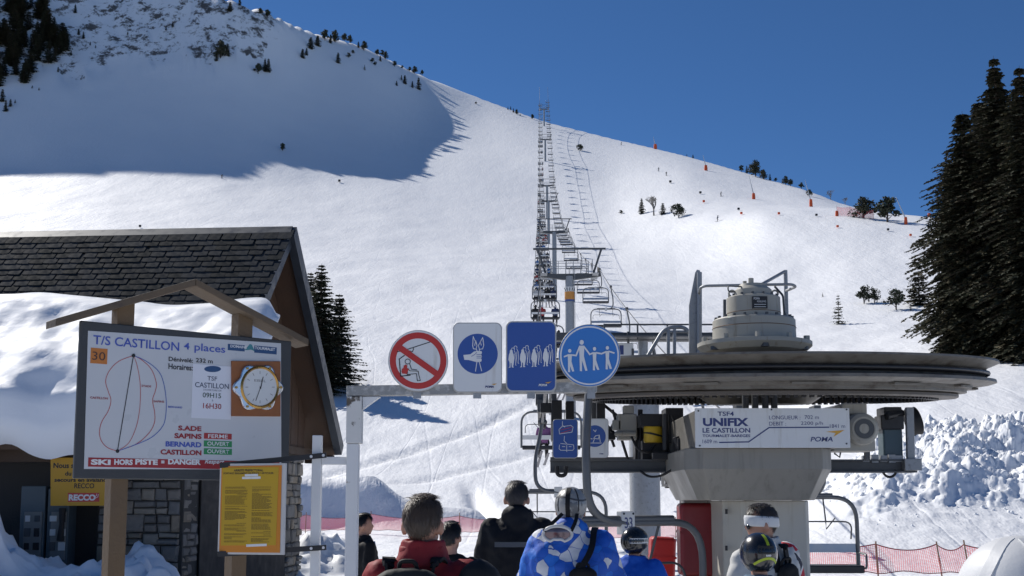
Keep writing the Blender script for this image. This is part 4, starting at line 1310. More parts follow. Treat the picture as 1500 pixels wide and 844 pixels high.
# ---- yellow notice strapped to the short post
nA, nB = at(321, 809, 7.34), at(409, 806, 7.26)
nz0 = nA.z; nz1 = at(321, 684, 7.34).z
ex = Vector((nB.x - nA.x, nB.y - nA.y, 0))
NF = Face(nA, ex, (0, 0, 1)); NW = ex.length; NH = nz1 - nz0
nt_ = empty('notice_board', nA, 0, 'yellow and orange printed notice strapped beside the white post', 'notice')
no = []
no.append(NF.poly('backing', [(-.012, -.012), (NW + .03, -.012), (NW + .03, NH + .02), (-.012, NH + .02)], mat('white_backing', (.5, .5, .49), .5), nt_, -.02, -.002, pix=False, bevel=.002))
no.append(NF.poly('orange_sheet', [(0, 0), (NW + .005, 0), (NW + .005, NH + .008), (0, NH + .004)], mat('orange_paper', (.55, .20, .015), .6, 0, var=.08), nt_, -.001, .001, pix=False))
no.append(NF.poly('yellow_sheet', [(.012, .04), (NW - .022, .045), (NW - .014, NH - .004), (.008, NH - .006)], mat('yellow_paper', (.46, .29, .01), .6, 0, var=.1, vscale=8), nt_, .0012, .0025, pix=False))
no.append(NF.text('lettering', 'ARRETE PREFECTORAL', 343, 687.5, 386, 690.8, BLACKINK, nt_, .03, 0, .0035))
no.append(NF.text('lettering', 'PORTANT REGLEMENT DE POLICE / ARTICULER', 328, 692, 401, 694.8, BLACKINK, nt_, .02, 0, .0035))
no.append(NF.poly('white_slip', [(359, 694.8), (378, 694.3), (378.3, 697.6), (359, 698)], SIGNW, nt_, .0026, .0036))
no.append(NF.poly('white_slip', [(355, 698.6), (382, 698), (382, 701.5), (355, 702)], SIGNW, nt_, .0026, .0036))
no.append(NF.poly('white_slip', [(361, 797.5), (391, 796.5), (391, 800), (361, 801.2)], SIGNW, nt_, .0026, .0036))
rg = random.Random(5)
mb = MB()
for cxl, cxr in ((.03, NW * .47), (NW * .53, NW - .045)):
    y = NH - .125
    while y > .06:
        if rg.random() < .16: y -= .006
        head = rg.random() < .1
        x0, x1 = (cxl, cxr - rg.random() * .03) if not head else (cxl + .08, cxr - .01)
        if rg.random() < .15: x1 = cxl + (cxr - cxl) * rg.uniform(.3, .8)
        x = x0
        while x < x1:
            w_ = min(rg.uniform(.006, .02), x1 - x)
            mb.add([NF.T(x, y, .0033), NF.T(x + w_, y, .0033), NF.T(x + w_, y + .0026, .0033), NF.T(x, y + .0026, .0033)], [(0, 1, 2, 3)])
            x += w_ + .0022
        y -= .0062
        if head: y -= .004
o = mb.build('small_print', mat('brown_print', (.06, .04, .008), .6), nt_); tag(o, kind='stuff'); no.append(o)
for vl, vr, ul in ((682, 666.8, 322), (812, 802, 319)):
    mb = MB(); mb.bar(at(ul, vl, 7.33), at(478, vr, 7.40), .012, .032, (0, -1, 0) if False else (0, 0, 1))
    st = mb.build('strap', GREASE, nt_); no.append(st)
    for u in (456, 474):
        mb = MB(); t = (u - ul) / (478 - ul); p = at(ul, vl, 7.33).lerp(at(478, vr, 7.40), t); mb.cyl(p + Vector((0, -.007, 0)), p + Vector((0, -.013, 0)), .009, 8)
        o = mb.build('strap_bolt', ALU, st); no.append(o)
shift_all(nA, no)

# ================================================================== piste board
BL, BR = at(108, 701, 7.0), at(423, 698, 7.88)
BLx = Vector((BL.x, BL.y, 0)); ex = Vector((BR.x - BL.x, BR.y - BL.y, 0))
BF = Face(BL, ex, (0, 0, 1))
bd = empty('piste_board', (BL.x, BL.y, 0), 0, 'large framed piste information board on wooden posts with a clock', 'notice board')
BO = Vector((BL.x, BL.y, 0)); bo = []
def bpoly(name, pts, m, d0, d1, parent=bd, bevel=0, pix=True):
    o = BF.poly(name, pts, m, parent, d0, d1, pix=pix, bevel=bevel); bo.append(o); return o
SLATEP = mat('slate_grey_board', (.042, .046, .05), .6, 0, var=.15, vscale=10, bump=.1)
OLDW = mat('old_brown_timber', (.11, .08, .052), .75, 0, var=.35, vscale=5, col2=(.08, .06, .045), c2scale=3, bump=.25, bscale=35)
NEWW = mat('yellow_timber', (.13, .085, .045), .7, 0, var=.25, vscale=4, bump=.2, bscale=40)
bw, bh = ex.length, BF.px(115.5, 469)[1]
fr = bpoly('frame_board', [(0, 0), (bw, 0), (bw, bh * .993), (0, bh)], SLATEP, -.03, -.002, pix=False, bevel=.006)
pnl = bpoly('white_panel', [BF.px(129, 484.6), BF.px(411.5, 503), BF.px(412, 688), BF.px(123, 687)][::-1], mat('pale_panel', (.52, .535, .555), .35, 0, var=.04), -.0015, .001, pix=False)
def b(x, y): return (100 + x / 3.245, 460 + y / 3.245)
RI = mat('dark_red_print', (.28, .012, .02), .45); RC = mat('red_line_print', (.45, .05, .05), .5)
BI = mat('blue_title_print', (.05, .09, .40), .45); GI = mat('green_print', (.02, .22, .08), .45); OI = mat('orange_patch', (.50, .17, .03), .5)
BC = mat('blue_line_print', (.03, .10, .40), .5)
def btext(st, x0, yt, yb, x1, m, bold=0, shear=0, d=.003, parent=None):
    """left end rows yt..yb; right end column x1 (enlarged-view pixels)"""
    lx0, ly1 = BF.px(*b(x0, yt)); _, ly0 = BF.px(*b(x0, yb))
    lx1, _ = BF.px(*b(x1, yb))
    o = bpy.data.objects.new('lettering', text_mesh(st, BF.T, lx0, ly0, lx1, ly1, m, bold, shear, depth=d))
    put(o, parent or pnl); bo.append(o); return o
def bbox(name, x0, y0, x1, y1, m, d=.0022, th=.001):
    lx0, ly1 = BF.px(*b(x0, y0)); _, ly0 = BF.px(*b(x0, y1)); lx1, _ = BF.px(*b(x1, y1))
    return bpoly(name, [(lx0, ly0), (lx1, ly0), (lx1, ly1), (lx0, ly1)], m, d - th, d, pnl, pix=False)
def bcurve(name, pts, wpx, m, d):
    pts = [Vector((*b(*p), 0)) for p in pts]
    out = []
    for i in range(len(pts) - 1):   # Catmull-Rom
        p0, p1, p2, p3 = pts[max(0, i-1)], pts[i], pts[i+1], pts[min(len(pts)-1, i+2)]
        for k in range(6):
            t = k / 6
            q = .5 * ((2*p1) + (p2-p0)*t + (2*p0-5*p1+4*p2-p3)*t*t + (3*p1-p0-3*p2+p3)*t**3)
            out.append((q.x, q.y))
    out.append((pts[-1].x, pts[-1].y))
    o = BF.strokes(name, [out], wpx / F * 7.3, m, pnl, d); bo.append(o); return o
btext('T/S CASTILLON', 119, 100, 144, 527, BI, .012)
btext('4', 550, 136, 168, 575, BI, .02)
btext('places', 600, 138, 185, 745, BI, .012)
bbox('orange_patch', 107, 160, 184, 234, OI)
btext('30', 114, 178, 218, 175, mat('brown_print2', (.07, .03, .02), .5), 0, d=.0035)
bcurve('piste_line', [(309,198),(240,225),(195,270),(177,320),(190,370),(202,410),(190,460),(160,510),(148,555),(155,600),(185,635),(233,652)], .9, RC, .0024)
bcurve('piste_line', [(309,198),(325,240),(340,320),(342,400),(335,480),(318,550),(285,615),(233,652)], .8, RC, .0026)
bcurve('piste_line', [(309,198),(350,220),(395,265),(418,330),(412,370),(400,410),(410,470),(408,520),(380,570),(320,620),(233,652)], .9, RC, .0028)
bcurve('piste_line', [(309,198),(370,225),(430,275),(455,340),(465,420),(460,500),(440,545),(390,590),(310,625),(233,652)], 1.0, BC, .003)
o = BF.strokes('lift_line', [[b(309, 198), b(233, 652)]], 1.2 / F * 7.3, BLACKINK, pnl, .0034); bo.append(o)
for p in ((309, 198), (233, 652)):
    bpoly('station_dot', disc(b(*p), 2.8, 2.8, 16), BLACKINK, .0036, .0042, pnl)
btext('STADE', 348, 337, 347, 393, RI, .02); btext('CASTILLON', 104, 392, 403, 187, RI, .02)
btext('SAPINS', 404, 410, 420, 455, RI, .02); btext('BERNARD', 474, 437, 446, 541, BI, .02)
btext('Dénivelé:', 477, 203, 224, 592, BLACKINK, .02); btext('232 m', 606, 209, 230, 686, BLACKINK, .02)
btext('Horaires:', 476, 235, 262, 591, BLACKINK, .02)
bbox('logo_bar', 758, 142, 838, 172, mat('logo_blue', (.02, .07, .18), .5)); bbox('logo_bar', 884, 150, 990, 184, MATS['logo_blue'])
btext('DOMAINE', 770, 146, 159, 848, WINK, .03); btext('TOURMALET', 886, 154, 168, 982, WINK, .03)
bpoly('logo_swoosh', [b(*p) for p in ((838, 172), (850, 158), (862, 143), (872, 146), (878, 160), (886, 178), (868, 170), (856, 172))], mat('logo_teal', (.05, .22, .25), .5), .0013, .0024, pnl)
pp = bbox('paper_sheet', 592, 237, 772, 494, mat('white_paper', (.66, .68, .74), .6), .003, .0015)
DG = mat('grey_green_print', (.05, .09, .07), .5); DB = mat('slate_print', (.06, .08, .13), .5)
bpoly('paper_logo', [b(x, y) for x, y in disc((685, 262), 40, 15, 20)], MATS['logo_blue'], .0031, .0036, pnl)
btext('TSF', 660, 295, 316, 706, DB, .01, d=.004); btext('CASTILLON', 602, 323, 348, 762, DB, .012, d=.004)
btext('OUVERTURE DE', 640, 356, 364, 727, DB, 0, d=.004); btext('09H15', 638, 373, 397, 725, DG, .012, d=.004)
btext('à', 681, 406, 415, 688, DB, 0, d=.004); btext('16H30', 640, 423, 449, 726, RI, .012, d=.004)
btext('S.ADE', 522, 530, 554, 632, RI, .04); btext('SAPINS', 504, 566, 591, 633, RI, .04)
btext('BERNARD', 462, 605, 630, 632, BI, .04); btext('CASTILLON', 438, 643, 668, 632, RI, .04)
bbox('closed_tag', 645, 565, 776, 593, mat('red_tag', (.35, .02, .02), .45)); btext('FERME', 664, 571, 589, 757, WINK, .015, d=.0035)
for y in (601, 638):
    bbox('open_tag', 644, y, 777, y + 29, mat('green_tag', (.02, .24, .08), .45)); btext('OUVERT', 660, y + 5, y + 24, 763, WINK, .015, d=.0035)
bbox('red_bar', 95, 682, 1003, 726, mat('dark_red_bar', (.30, .015, .02), .45))
btext('SKI', 107, 690, 717, 200, WINK, .05, d=.0035); btext('HORS', 218, 690, 717, 305, WINK, .05, d=.0035); btext('PISTE', 318, 689, 716, 424, WINK, .05, d=.0035)
btext('=', 441, 697, 710, 456, WINK, .04, d=.0035); btext('DANGER', 474, 688, 715, 629, WINK, .05, d=.0035); btext('Respect', 648, 691, 717, 740, WINK, .02, .3, d=.0035)
# clock
ck = empty('wall_clock', BF.T(*BF.px(*b(900, 356)), 0), 0, 'round gold-rimmed clock on an orange wood square on the piste board', 'clock')
ckO = Vector(ck.location); co_ = []
def cpoly(name, pts, m, d0, d1, bevel=0, parent=ck):
    o = BF.poly(name, [b(*p) for p in pts], m, parent, d0, d1, bevel=bevel); co_.append(o); return o
cpoly('wood_square', [(773, 486), (1004, 488), (1004, 226), (773, 224)], mat('orange_ply', (.26, .09, .025), .55, 0, var=.2, vscale=20), .001, .016, .002)
hexp = []
for k in range(72):
    a = 2*math.pi*k/72; rr = 108 + 10 * math.cos(6 * a)
    hexp.append((892 + rr*math.cos(a)*1.02, 352 - rr*math.sin(a)))
cpoly('chrome_case', hexp, mat('chrome', (.62, .63, .65), .22, .9, var=.1), .016, .034, .008)
def cring(name, r0, r1, m, d0, d1):
    mb = MB(); vs = []
    n = 48
    for k in range(n):
        a = 2*math.pi*k/n
        for (r_, d_) in ((r0, d0), ((r0+r1)/2, d1), (r1, d0)):
            vs.append(BF.T(*BF.px(*b(899 + r_*.95*math.cos(a), 350 - r_*1.05*math.sin(a))), d_))
    mb.add(vs, [(3*k+j, 3*k+j+1, 3*((k+1) % n)+j+1, 3*((k+1) % n)+j) for k in range(n) for j in (0, 1)])
    o = mb.build(name, m, ck, smooth=60); co_.append(o); return o
cring('gold_bezel', 82, 97, mat('gold_brass', (.42, .25, .07), .3, .8, var=.1), .034, .046)
cpoly('dial', [(899 + 84*.95*math.cos(a), 350 - 84*1.05*math.sin(a)) for a in np.linspace(0, 2*math.pi, 48, endpoint=False)], mat('dial_white', (.62, .64, .64), .4), .034, .0365)
for k in range(6):
    a = R(60 * k + 0); cpoly('bezel_screw', disc((893 + 106*math.cos(a), 351 - 104*math.sin(a)), 6, 6, 12), MATS['gold_brass'], .034, .04)
mk = []
for k in range(12):
    a = R(30 * k); c_, s_ = math.sin(a), math.cos(a)
    mk.append([b(899 + 60*.95*c_, 350 - 60*1.05*s_), b(899 + 72*.95*c_, 350 - 72*1.05*s_)])
mbk = BF.strokes('hour_mark', mk, .9 / F * 7.6, mat('grey_print', (.2, .2, .2), .5), ck, .037); tag(mbk, kind='stuff'); co_.append(mbk)
o = BF.strokes('hand', [[b(901, 358), b(913, 302)]], 1.3 / F * 7.6, BLACKINK, ck, .039); co_.append(o)
o = BF.strokes('hand', [[b(905, 340), b(878, 414)]], .9 / F * 7.6, BLACKINK, ck, .0395); co_.append(o)
lx0, ly1 = BF.px(*b(872, 312)); lx1, ly0 = BF.px(*b(928, 327))
o = bpy.data.objects.new('lettering', text_mesh('EBEL', BF.T, lx0, ly0, lx1, ly1, mat('grey_print', (.2, .2, .2), .5), 0, depth=.0375)); put(o, ck); co_.append(o)
cpoly('glass_dot', disc((899, 350), 3, 3, 10), BLACKINK, .0395, .041)
shift_all(ckO, co_)
# posts and little roof
for (u0, u1, ut, vt) in ((163.5, 188.5, 185.5, 440), (344.5, 366, 355, 458)):
    x0 = BF.px(u0, 770)[0]; x1 = BF.px(u1, 770)[0]; yt = BF.px(ut, vt)[1]
    o = bpoly('post', [(x0, -BL.z), (x1, -BL.z), (x1, yt), (x0, yt)], NEWW, -.14, -.032, pix=False, bevel=.004)
pk, le, re = BF.px(282, 410), BF.px(78, 468), BF.px(447, 498)
th = .045
bpoly('roof_plank', [(le[0], le[1] - th), (pk[0], pk[1] - th), pk, le], OLDW, -.13, .05, pix=False, bevel=.004)
bpoly('roof_plank', [(pk[0] + .002, pk[1] - th), (re[0], re[1] - th), re, (pk[0] + .002, pk[1])], OLDW, -.13, .05, pix=False, bevel=.004)
shift_all(BO, bo)
# ================================================================== cabin
R0 = at(430.5, 336, 20.0)
TH = .08
E1 = Vector((-math.cos(TH), math.sin(TH), 0)); E2 = Vector((math.sin(TH), math.cos(TH), 0))
cb = empty('stone_cabin', (R0.x, R0.y, 0), math.pi - TH, 'stone lift cabin with a steep slate roof half covered in snow', 'cabin')
# cabin space: x to the left along the ridge, y to the front, z up  (rotation by pi - TH)
ZR = R0.z; FE, ZF_ = 4.0, EYE + 16.0 * tanE(640); RE_, ZRE = 3.9, EYE + 23.9 * tanE(655)
SLATE = [mat('slate_%s' % 'abcd'[k], c, .85, 0, var=.2, vscale=8, bump=.15, bscale=25, spec=.04) for k, c in enumerate(((.017, .022, .028), (.025, .031, .038), (.013, .018, .022), (.032, .037, .043)))]
BROWN = mat('brown_boarding', (.075, .04, .022), .7, 0, var=.3, vscale=3, bump=.2, bscale=30)
VERGE = mat('dark_zinc', (.05, .06, .075), .45, .4, var=.2)
MORT = mat('dark_mortar', (.05, .047, .042), .9, 0, var=.3, vscale=8, bump=.3)
STONE = [mat('stone_%s' % 'abcde'[k], c, .8, 0, var=.3, vscale=9, col2=tuple(x * .6 for x in c), c2scale=6, bump=.5, bscale=22) for k, c in enumerate(((.21, .19, .165), (.28, .25, .205), (.15, .14, .125), (.25, .205, .15), (.18, .175, .165)))]
DOORSHADE = mat('painted_door_shade', (.022, .02, .019), .8, 0, var=.3)
WOODP = mat('dark_timber', (.06, .035, .02), .7, 0, var=.3, vscale=4, bump=.2)
LEN = 12.0
ang = math.atan2(ZR - ZF_, FE); SL = math.hypot(FE, ZR - ZF_)
mb = MB(); t = .14
# solid two-slope roof body
prof = [(FE, ZF_ - .02), (0, ZR - .02), (-RE_, ZRE - .02), (-RE_, ZRE - t - .02), (0, ZR - t - .06), (FE, ZF_ - t - .02)]
vs = [(x, y, z) for x in (.06, LEN) for (y, z) in prof]
n = 6
mb.add(vs, [tuple(range(n)), tuple(range(2*n-1, n-1, -1))] + [((k+1) % n, k, n+k, n+(k+1) % n) for k in range(n)])
roof = mb.build('roof', BROWN, cb)
def strip(name, pts, x0, x1, th, m, parent):
    mb = MB()
    for i in range(len(pts) - 1):
        a, b_ = Vector((0, *pts[i])), Vector((0, *pts[i+1]))
        d = (b_ - a).normalized(); nn_ = Vector((0, -d.z, d.y))
        if nn_.z < 0: nn_ = -nn_
        q = [a, b_, b_ - nn_ * th, a - nn_ * th]
        mb.add([Vector((x0, p.y, p.z)) for p in q] + [Vector((x1, p.y, p.z)) for p in q], [(0, 1, 2, 3), (7, 6, 5, 4), (0, 4, 5, 1), (1, 5, 6, 2), (2, 6, 7, 3), (3, 7, 4, 0)])
    return mb.build(name, m, parent)
strip('verge_trim', [(FE + .02, ZF_ + .03), (.0, ZR + .04)], .03, .09, .24, VERGE, roof)
strip('verge_trim', [(-.0, ZR + .04), (-RE_ - .03, ZRE + .03)], -.05, .09, .26, VERGE, roof)
mb = MB()
for sgn, (yy, zz_) in ((1, (FE, ZF_)), (-1, (-RE_, ZRE))):
    d = Vector((0, yy, zz_ - ZR)).normalized()
    a = Vector((0, 0, ZR + .055)); e = a + d * .2
    mb.add([Vector((.02, a.y, a.z)), Vector((LEN, a.y, a.z)), Vector((LEN, e.y, e.z)), Vector((.02, e.y, e.z)), Vector((.02, a.y, a.z - .02)), Vector((LEN, a.y, a.z - .02)), Vector((LEN, e.y, e.z - .02)), Vector((.02, e.y, e.z - .02))], [(0, 1, 2, 3), (7, 6, 5, 4), (0, 4, 5, 1), (1, 5, 6, 2), (2, 6, 7, 3), (3, 7, 4, 0)])
mb.build('ridge_cap', VERGE, roof)
# slates
rg = random.Random(11)
SM = []
for k in range(8):
    w_ = .235 + rg.uniform(-.03, .02); h_ = .30
    c = rg.uniform(-.02, .02); c2 = rg.uniform(-.012, .012)
    pts = [(-w_/2, 0), (w_/2, 0), (w_/2, -h_ + c2), (w_/2 - .03 + c, -h_ - .008), (-w_/2 + .03, -h_ + c*.4), (-w_/2, -h_ + .012)]
    mb = MB(); mb.add([(x, y, 0) for x, y in pts] + [(x, y, .014) for x, y in pts], [tuple(range(5, -1, -1)), tuple(range(6, 12))] + [(i, (i+1) % 6, 6 + (i+1) % 6, 6 + i) for i in range(6)])
    SM.append(mb.mesh('slate', SLATE[k % 4]))
dsl = Vector((0, FE, ZF_ - ZR)).normalized(); nsl = Vector((0, -dsl.z, dsl.y))
if nsl.z < 0: nsl = -nsl
rows = 14; cnt = 0; rest = MB()
base = Matrix((Vector((1, 0, 0)), -dsl, nsl)).transposed()
if base.determinant() < 0: base = Matrix((Vector((-1, 0, 0)), -dsl, nsl)).transposed()
slots = []
for r_ in range(rows):
    s_ = .10 + .168 * r_
    x = .10 + (.11 if r_ % 2 else .0)
    while x < 6.6:
        slots.append((r_, x + rg.uniform(-.02, .02), s_)); x += .238
slots.sort(key=lambda q: (q[1] > 5.2, q[0] > 11, q[1]))
for (r_, x, s_) in slots:
    p = Vector((x, 0, ZR)) + dsl * (s_ - .02) + nsl * .022
    rot = base @ Matrix.Rotation(R(rg.uniform(-1.6, 1.6)), 3, 'Z') @ Matrix.Rotation(R(-2.6 + rg.uniform(-.5, .5)), 3, 'X')
    me = rg.choice(SM)
    if cnt < 296:
        o = bpy.data.objects.new('slate', me)
        o.location = p; o.rotation_euler = rot.to_euler()
        put(o, roof); cnt += 1
    else:
        vs = [rot @ v_.co + p for v_ in me.vertices]
        rest.add(vs, [tuple(f.vertices) for f in me.polygons])
tag(rest.build('slate_cover', SLATE, roof), kind='stuff')

# snow on the roof
SNOW = mat('soft_snow', (.84, .86, .885), .6, 0, var=.03, vscale=3, bump=.35, bscale=6, spec=.25)
na, ns = 150, 44
A = np.linspace(-.36, LEN - .2, na); S = np.linspace(0, 1, ns)
AA, SS = np.meshgrid(A, S, indexing='ij')
s0 = 2.22 + .12 * np.sin(AA * 1.3) - .22 * sstep(2.5, 5.5, AA) + .12 * fbm(AA * .9, AA * 0 + 2, 2)
s0 = s0 + .55 * (1 - sstep(-.36, .12, AA)) ** 2
s1_ = SL - .9 * (1 - sstep(-.36, .35, AA)) + .10 + .10 * fbm(AA * 1.1 + 7, AA * 0, 3)
s_ = s0 + (s1_ - s0) * SS
prof_t = sstep(0, .16, SS) ** .6 * (.16 + .40 * sstep(.1, .75, SS)) * (1 - sstep(.90, 1.0, SS) ** 2 * .55)
endf = sstep(-.36, -.05, AA) ** .5 * .75 + .25
thick = (prof_t * endf) * (1 + .55 * fbm(AA * .8 + 3, SS * 2.2, 3)) + .05 * fbm(AA * 3, SS * 7, 3) * sstep(.05, .2, SS)
thick = np.maximum(thick, .02)
top = []; bot = []
for i in range(na):
    for j in range(ns):
        p = Vector((AA[i, j], 0, ZR)) + dsl * s_[i, j]
        nrm = (nsl * .6 + Vector((0, 0, 1)) * .4).normalized()
        curl = max(0, SS[i, j] - .9) * 10
        top.append(p + nrm * (thick[i, j] + .05) + Vector((0, .10 * curl, -.12 * curl * curl)))
        bot.append(p + nsl * (.045 if SS[i, j] < .97 else -.02) + Vector((0, 0, -.16 * (SS[i, j] > .94) * (1 + .8 * math.sin(AA[i, j] * 5) * math.sin(AA[i, j] * 1.7)))))
N_ = na * ns
fs = []
for i in range(na - 1):
    for j in range(ns - 1):
        a = i*ns + j
        fs.append((a, a+1, a+ns+1, a+ns)); fs.append((N_+a, N_+a+ns, N_+a+ns+1, N_+a+1))
for i in range(na - 1):
    a = i*ns; fs.append((a, a+ns, N_+a+ns, N_+a)); e = a + ns - 1; fs.append((e, N_+e, N_+e+ns, e+ns))
for j in range(ns - 1):
    fs.append((j, N_+j, N_+j+1, j+1)); e = (na-1)*ns + j; fs.append((e, e+1, N_+e+1, N_+e))
mb = MB(); mb.add(top + bot, fs)
rs = mb.build('roof_snow', SNOW, None, smooth=70)
rs.location = cb.location; rs.rotation_euler = cb.rotation_euler
tag(rs, 'thick wind-sculpted snow lying on the cabin roof', 'snow')
ICE = bpy.data.materials.new('ice'); ICE.use_nodes = True
ib = ICE.node_tree.nodes['Principled BSDF']; ib.inputs['Base Color'].default_value = (.75, .8, .85, 1); ib.inputs['Roughness'].default_value = .15; ib.inputs['Transmission Weight'].default_value = .7; ib.inputs['IOR'].default_value = 1.31
for (x, L_) in ((8.05, .22), (8.0, .5), (7.93, .3), (8.25, .14), (7.7, .12), (7.2, .1)):
    x = x - 2.3
    mb = MB(); mb.tube([(0, 0, .1), (.004, 0, -L_ * .3), (0, .006, -L_ * .7), (.003, 0, -L_)], [.03, .02, .012, .002], 7)
    o = mb.build('icicle', ICE, rs, smooth=60); o.location = (x, FE + .02, ZF_ - .12)

# walls
WY = 3.25       # front wall plane (cabin space)
mb = MB(); mb.box2((.62, -3.2, 0), (LEN, -3.0, 2.7)); mb.box2((.62, -3.0, 0), (.82, WY - .3, 2.7)); mb.box2((LEN - .2, -3.0, 0), (LEN, WY, 2.7)); mb.box2((.62, WY - .3, 0), (1.85, WY - .04, 2.95))
wl = mb.build('wall', MORT, cb)
mb = MB(); mb.box2((1.851, WY - .62, 0), (LEN - .21, WY - .55, 3.1)); mb.build('recess_wall', mat('grey_render_wall', (.05, .05, .052), .85, 0, var=.3, vscale=3, bump=.3), cb)
# gable boarding
def zroof(y): return (ZR + (ZF_ - ZR) * y / FE if y > 0 else ZR + (ZRE - ZR) * (-y) / RE_) - .17
yb = np.linspace(-3.15, WY, 26)
for k in range(25):
    y0, y1 = yb[k] + .004, yb[k+1] - .004
    mb = MB()
    zz0 = 2.62
    q = [(y0, zz0), (y1, zz0), (y1, max(zz0 + .02, zroof(y1))), (y0, max(zz0 + .02, zroof(y0)))]
    mb.add([(.55 - .006 * (k % 2), y, z) for y, z in q] + [(.6, y, z) for y, z in q], [(0, 1, 2, 3), (7, 6, 5, 4), (0, 4, 5, 1), (1, 5, 6, 2), (2, 6, 7, 3), (3, 7, 4, 0)])
    mb.build('gable_board', BROWN, wl)
mb = MB(); mb.box2((.10, -RE_ + .12, ZRE - .33), (.66, -RE_ + .3, ZRE - .17)); mb.build('purlin', WOODP, cb)
mb = MB(); mb.box2((.50, -3.6, 2.50), (.62, WY + .1, 2.64)); mb.build('tie_beam', WOODP, cb)
mb = MB(); mb.box2((.3, WY + .35, ZF_ - .32), (LEN, WY + .52, ZF_ - .14)); mb.build('eave_beam', WOODP, cb)
# irregular stones, each its own piece
def stone_mesh(w_, h_, d_, rg, m):
    mb = MB()
    def j(s): return rg.uniform(-s, s)
    k = min(.03, w_ * .14, h_ * .18)
    out = []
    for (x, z) in ((-w_/2, -h_/2), (w_/2, -h_/2), (w_/2, h_/2), (-w_/2, h_/2)):
        out.append((x + j(k * .5), z + j(k * .5)))
    inn = [(x * (1 - 2.2*k/w_) + j(k*.3), z * (1 - 2.2*k/h_) + j(k*.3)) for x, z in out]
    mb.add([(x, 0, z) for x, z in out] + [(x, d_ * .7 + j(.006), z) for x, z in out] + [(x, d_ + j(.012), z) for x, z in inn],
           [(0, 1, 5, 4), (1, 2, 6, 5), (2, 3, 7, 6), (3, 0, 4, 7), (4, 5, 9, 8), (5, 6, 10, 9), (6, 7, 11, 10), (7, 4, 8, 11), (8, 9, 10, 11), (3, 2, 1, 0)])
    return mb.mesh('stone', m)
def stone_field(parent, T, W_, H_, rg, rmin=.09, rmax=.26):
    z = 0
    while z < H_ - .05:
        rh = min(rg.uniform(rmin, rmax), H_ - z)
        x = 0
        while x < W_ - .02:
            w_ = min(rg.uniform(.12, .42), W_ - x)
            if W_ - x - w_ < .09: w_ = W_ - x
            split = rg.random() < .35 and rh > .16
            for (zz0, hh) in (((z, rh * .5), (z + rh * .5, rh * .5)) if split else ((z, rh),)):
                me = stone_mesh(w_ - .018, hh - .018, rg.uniform(.03, .09), rg, rg.choice(STONE))
                o = bpy.data.objects.new('stone', me)
                o.matrix_local = T @ Matrix.Translation((x + w_ / 2, 0, zz0 + hh / 2))
                put(o, parent)
            x += w_
        z += rh
rg = random.Random(3)
stone_field(wl, Matrix.Translation((.66, WY - .045, 0)), 1.17, 2.75, rg)                       # front pillar
stone_field(wl, Matrix.Translation((.66, WY - .62, 0)) @ Matrix.Rotation(math.pi/2, 4, 'Z'), .57, 2.45, rg)     # gable side of it
stone_field(wl, Matrix.Translation((.64, -3.18, 0)) @ Matrix.Rotation(math.pi/2, 4, 'Z'), 1.1, 2.45, rg)      # rear corner
stone_field(wl, Matrix.Translation((6.05, WY - .55, 0)), .7, 2.45, rg)                          # left pillar
mb = MB(); mb.box2((.58, -2.0, 0), (.60, WY - .66, 2.48)); mb.build('side_doorway', DOORSHADE, cb)  # flat dark sheet, the shade inside the door opening put into its colour
mb = MB(); mb.box2((5.86, WY - .5, 0), (6.0, WY - .3, 2.9)); mb.build('timber_post', WOODP, cb)
# electrical cabinets in the recess
for (u0, u1, v0, lab, colr) in ((31, 68, 712, 'blue-grey electrical cabinet with a pale socket panel, left of the pair under the eave', (.085, .115, .135)), (70.5, 103, 716, 'narrow electrical cabinet with a dark handset on its panel, right of the pair', (.075, .10, .115))):
    Yc = 16.75
    a, b_ = at(u0, v0, Yc), at(u1, v0, Yc)
    ec = empty('electrical_cabinet', ((a.x + b_.x)/2, Yc, 0), 0, lab, 'cabinet')
    mb = MB(); mb.box((0, .15, a.z / 2), (b_.x - a.x - .01, .3, a.z)); mb.build('housing', mat('cabinet_' + str(u0), colr, .5, 0, var=.12), ec, bevel=.01)
    zt0 = at(u0, 747, Yc).z
    mb = MB(); mb.box((.02, -.012, (zt0 + .9) / 2 - .05), (b_.x - a.x - .1, .03, zt0 - .85)); pa = mb.build('panel', mat('pale_panel_grey', (.19, .19, .18), .5, 0, var=.15), ec, bevel=.005)
    rg2 = random.Random(u0.__hash__())
    for r_ in range(3):
        for c_ in range(2):
            mb = MB(); mb.box((-.05 + .13 * c_, -.032, zt0 - .12 - .19 * r_), (.085 + rg2.uniform(-.02, .02), .02, .11 + rg2.uniform(-.03, .02)))
            mb.build('socket', rg2.choice([GALVD, PLATE, GREASE]), pa, bevel=.004)
    if u0 > 60:
        mb = MB(); mb.tube([(.08, -.06, zt0 + .02), (.09, -.09, zt0 - .2), (.07, -.07, zt0 - .42)], [.05, .035, .05], 10); mb.build('handset', RUBBER, ec, smooth=60)
